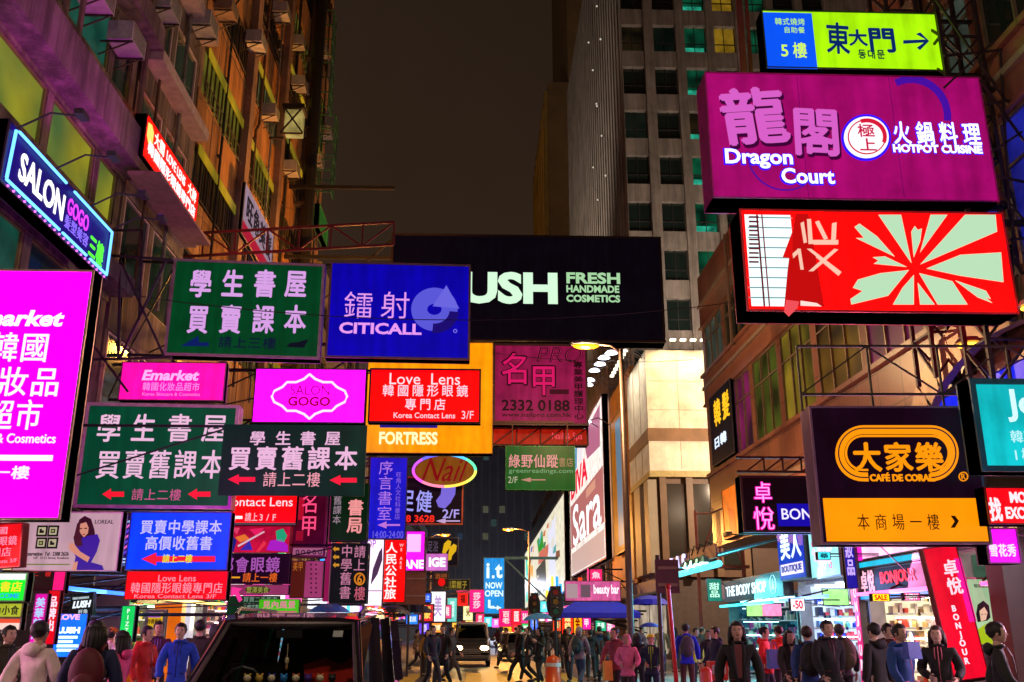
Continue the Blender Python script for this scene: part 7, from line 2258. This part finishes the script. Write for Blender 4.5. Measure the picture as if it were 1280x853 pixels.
# ================================================================== vehicles
def car(name, label, cat, loc, rz, W=1.8, L=4.7, Hh=1.8, paint=(.05, .035, .055), roofc=None, lights=0., group=None, tint=(.85, .88, .88), mirror=True):
    rt = thing(name, label, cat, loc, R(rz), group)
    pt = mat(paint, .25, .75, .1, 2, .5, 0, 1.0)
    pr = mat(roofc, .2, .3, .1, 2, .5, 0, 1.0) if roofc else pt
    blk = mat((.012, .012, .013), .45)
    chrome = mat((.6, .6, .6), .15, 1., 0)
    k, hw = Hh / 1.8, W / 2
    l = L / 4.7
    # lower body, lofted along its length
    st = [(0, .80, .9, .35, .72), (.06, .9, .97, .28, .82), (.35, .96, 1.0, .22, .98), (.95, .98, 1.0, .2, 1.1), (1.9, .96, 1.0, .2, 1.05), (3.2, .96, 1.0, .2, 1.07), (4.3, .94, .99, .22, 1.08), (4.62, .9, .96, .28, 1.06), (4.7, .84, .9, .38, 1.0)]
    m = MB(); vs = []
    for y, wt, wm, zs, zt in st:
        ring = [(-wm * hw * .94, zs), (-wm * hw, zs + .2), (-wm * hw, zt - .25), (-wt * hw, zt - .05), (-wt * hw * .9, zt), (wt * hw * .9, zt), (wt * hw, zt - .05), (wm * hw, zt - .25), (wm * hw, zs + .2), (wm * hw * .94, zs)]
        vs += [(x, y * l, z * k) for x, z in ring]
    n = 10
    fs = [(j * n + i, j * n + (i + 1) % n, (j + 1) * n + (i + 1) % n, (j + 1) * n + i) for j in range(len(st) - 1) for i in range(n)]
    fs += [tuple(range(n)), tuple((len(st) - 1) * n + i for i in range(n))[::-1]]
    m.add(vs, fs, pt); m.build('body', rt)
    # roof shell
    rs = [(1.70, .67, 1.69), (1.78, .74, 1.735), (2.1, .81, 1.78), (3.0, .83, 1.80), (4.1, .81, 1.78), (4.5, .77, 1.73)]
    m = MB(); vs = []
    for y, w, z in rs:
        vs += [(-w * hw, y * l, (z - .05) * k), (-w * hw * .97, y * l, (z - .01) * k), (-w * hw * .6, y * l, (z + .015) * k), (w * hw * .6, y * l, (z + .015) * k), (w * hw * .97, y * l, (z - .01) * k), (w * hw, y * l, (z - .05) * k)]
    fs = [(j * 6 + i, j * 6 + (i + 1) % 6, (j + 1) * 6 + (i + 1) % 6, (j + 1) * 6 + i) for j in range(len(rs) - 1) for i in range(6)] + [tuple(range(6)), tuple(30 + i for i in range(6))[::-1]]
    m.add(vs, fs, pr); o = m.build('roof', rt)
    m = MB()
    for s in (-1, 1):
        m.tube([(s * hw * .66, 2.0 * l, 1.78 * k), (s * hw * .68, 2.2 * l, 1.84 * k), (s * hw * .7, 4.0 * l, 1.84 * k), (s * hw * .67, 4.2 * l, 1.78 * k)], .018, chrome, 6)
    m.build('roof_rail', o)
    # pillars
    Pp = [((.82, .98, 1.1), (.665, 1.72, 1.70), .05), ((.88, 1.95, 1.05), (.80, 2.1, 1.74), .07), ((.9, 3.1, 1.07), (.82, 3.1, 1.76), .08), ((.88, 4.15, 1.08), (.80, 4.1, 1.74), .1), ((.84, 4.6, 1.05), (.76, 4.48, 1.7), .1)]
    for a, b, w in Pp:
        for s in (-1, 1):
            m = MB(); m.bar((s * a[0] * hw * 1.02, a[1] * l, a[2] * k), (s * b[0] * hw * 1.01, b[1] * l, b[2] * k), w, pt); m.build('pillar', rt)
    for s in (-1, 1):
        m = MB(); m.tube([(s * .855 * hw, .97 * l, 1.1 * k), (s * .70 * hw, 1.68 * l, 1.715 * k), (s * .82 * hw, 2.1 * l, 1.765 * k)], .014, chrome, 6); m.build('trim_strip', rt)
    # glass
    cg = clear_glass(tint)
    m = MB(); vs = []
    for j in range(5):
        t = j / 4
        for i in range(9):
            u = i / 4 - 1
            vs.append((u * hw * (.80 + (.645 - .80) * t), (.97 + .74 * t + .07 * u * u - .07) * l, (1.1 + .59 * t) * k))
    m.add(vs, [(j * 9 + i, j * 9 + i + 1, (j + 1) * 9 + i + 1, (j + 1) * 9 + i) for j in range(4) for i in range(8)], cg)
    m.build('windscreen', rt, True)
    sl = mat((.09, .075, .07), .4, .2)
    m = MB()
    edge = [vs[i] for i in range(9)] + [vs[9 * j + 8] for j in range(1, 5)] + [vs[36 + i] for i in range(7, -1, -1)] + [vs[9 * j] for j in range(3, -1, -1)]
    m.tube([(x, y - .012, z) for x, y, z in edge], .022, sl, 6); m.build('windscreen_seal', rt)
    m = MB(); m.box((.45, 1.60 * l, 1.60 * k), (.09, .006, .07), mat((.5, .5, .48), .6), Euler((R(-38), 0, 0)).to_matrix()); m.build('sticker', rt)
    for s in (-1, 1):
        for a, b in zip(Pp[:-1], Pp[1:]):
            m = MB()
            q = [(s * a[0][0] * hw, a[0][1] * l, a[0][2] * k), (s * b[0][0] * hw, b[0][1] * l, b[0][2] * k), (s * b[1][0] * hw, b[1][1] * l, b[1][2] * k), (s * a[1][0] * hw, a[1][1] * l, a[1][2] * k)]
            m.add(q + [(x - s * .006, y, z) for x, y, z in q], [(0, 1, 2, 3), (7, 6, 5, 4)], mat((.008, .009, .01), .06, 0, 0, 1, .8)); m.build('side_window', rt)
    m = MB(); q = [(-.8 * hw, 4.66 * l, 1.05 * k), (.8 * hw, 4.66 * l, 1.05 * k), (.66 * hw, 4.5 * l, 1.7 * k), (-.66 * hw, 4.5 * l, 1.7 * k)]; m.add(q, [(0, 1, 2, 3)], mat((.008, .009, .01), .06, 0, 0, 1, .8)); m.build('rear_window', rt)
    # inside
    m = MB(); m.box((0, 1.27 * l, 1.08 * k), (W * .78, .5 * l, .1), blk); m.tube([(-.4 + .19 * math.cos(a), 1.66 * l - .05 * math.sin(a), (1.12 + .19 * math.sin(a)) * k) for a in [2 * PI * i / 12 for i in range(13)]], .018, blk, 6); m.build('dashboard', rt)
    for sx in (-.4, .4):
        m = MB(); m.box((sx, 2.25 * l, .95 * k), (.5, .16, .75 * k), mat((.06, .055, .055), .7)); m.box((sx, 2.3 * l, 1.42 * k), (.28, .1, .2), mat((.02, .02, .022), .7)); m.build('seat', rt)
    m = MB(); m.box((0, 1.62 * l, 1.6 * k), (.24, .03, .07), blk); m.bar((0, 1.62 * l, 1.6 * k), (0, 1.72 * l, 1.69 * k), .02, blk); m.build('rear_view_mirror', rt)
    for s in (-1, 1):
        if mirror:
            m = MB(); m.ball((s * (hw + .13), 1.25 * l, 1.1 * k), (.13, .09, .1), pt, 12, 8); m.bar((s * hw * .9, 1.3 * l, 1.02 * k), (s * (hw + .08), 1.27 * l, 1.08 * k), .05, pt); m.build('door_mirror', rt, True)
        m = MB(); m.ball((s * hw * .68, .06 * l, .74 * k), (.2, .12, .11), glow('#ffd890', lights, 0, 1, False) if lights else mat((.5, .5, .5), .1, .3, 0), 12, 8); m.build('headlight', rt, True)
        m = MB(); m.box((s * hw * .8, 4.69 * l, .9 * k), (.14, .05, .3), mat((.3, .01, .01), .2)); m.build('tail_light', rt)
        m = MB(); m.bar((s * .1 - .3, .93 * l, 1.045 * k), (s * .25 - .3 * s + (.3 if s > 0 else -.15), 1.12 * l, 1.19 * k), .02, blk); m.build('wiper', rt)
        for y in (.95, 3.75):
            m = MB(); m.lathe([(.1, -.1), (.3, -.1), (.33, -.06), (.33, .06), (.3, .1), (.1, .1)], (0, 0, 0), blk, 20)
            m.v = [(s * (hw - .09) + z_, y * l + x_, .33 + y_) for x_, y_, z_ in m.v]; o = m.build('wheel', rt, True)
            m = MB(); m.lathe([(.001, s * .1), (.2, s * .105), (.21, s * .09)], (0, 0, 0), chrome, 14)
            m.v = [(s * (hw - .09) + z_, y * l + x_, .33 + y_) for x_, y_, z_ in m.v]; m.build('rim', o)
    m = MB()
    for i in range(4):
        m.box((0, -.005, (.45 + i * .075) * k), (W * .5, .03, .025), chrome)
    m.box((0, .0, .3 * k), (W * .8, .06, .1), blk); m.build('grille', rt)
    return rt

van = car('parked_van', 'black people carrier facing the viewer, its windscreen full of small dashboard toys', 'van', (-1.74, 7.6, .004), 0)
toy = ['#c8a818', '#d8b050', '#3048c0', '#2080d0', '#d86020', '#4a2890', '#e07830', '#202428']
for i, c in enumerate(toy):
    x = -2.0 + i * .105
    rt = thing('toy_figure', ['olive yellow toy figure, first from the left on the van dashboard', 'sandy toy figure beside the olive one on the van dashboard', 'deep blue toy figure on the van dashboard', 'light blue toy figure on the van dashboard', 'orange toy figure in the middle of the van dashboard',
               'violet toy figure on the van dashboard', 'amber toy figure near the right end of the van dashboard', 'black toy figure at the right end of the van dashboard'][i], 'toy', (x, 8.8, 1.132), 0, 'toys on the van dashboard')
    m = MB(); m.ball((0, 0, .04), (.035, .03, .045), mat(c, .5, 0, 0), 10, 7); m.build('body', rt, True)
    m = MB(); m.ball((0, -.005, .105), (.034, .03, .032), mat(['#e8d8b0', c][i % 2], .5, 0, 0), 10, 7)
    for s in (-1, 1):
        m.ball((s * .022, 0, .135), .012, mat(c, .5, 0, 0), 6, 5); m.ball((s * .012, -.034, .11), .004, blk_ if False else mat((.01, .01, .01), .4, 0, 0), 5, 4)
    m.build('head', rt, True)
rt = thing('hanging_charm', 'small cream charm hanging from the van mirror', 'charm', (-1.74, 9.18, 1.52))
m = MB(); m.tube([(0, 0, 0), (0, 0, -.12)], .004, mat('#c8b890', .6), 4); m.ball((0, 0, -.15), (.02, .02, .035), mat('#d8c8a0', .5), 8, 6); m.ball((0, 0, -.2), (.012, .012, .03), mat('#b08050', .5), 8, 6); m.build('charm', rt)
rt = thing('vest', 'orange red vest draped inside the van over the seat', 'vest', (-1.36, 9.66, 1.2))
m = MB(); m.prism([(-.25, -.2), (.27, -.2), (.3, .1), (.18, .2), (.05, .12), (-.1, .18), (-.3, .12)], -.06, .04, mat('#d82808', .6, 0, .2, 8)); m.build('cloth', rt)
car('delivery_truck', 'pale roofed truck with bright headlights driving towards the crossing', 'truck', (-.27, 45, .004), 0, 1.72, 4.6, 1.95, (.16, .15, .15), (.7, .75, .78), 40, tint=(.3, .4, .4), mirror=True)
car('parked_car', 'silver car standing beside the truck, behind the walkers', 'car', (1.9, 53, .004), -3, 1.7, 4.3, 1.45, (.25, .26, .28), None, 2.5, group='cars farther down the street', tint=(.2, .25, .25))
car('parked_car', 'dark green car farther back behind the silver one', 'car', (2.5, 62, .004), 0, 1.7, 4.3, 1.45, (.02, .09, .03), None, 0, group='cars farther down the street', tint=(.2, .25, .25))
for me in list(bpy.data.materials):
    if me.users == 0:
        bpy.data.materials.remove(me)
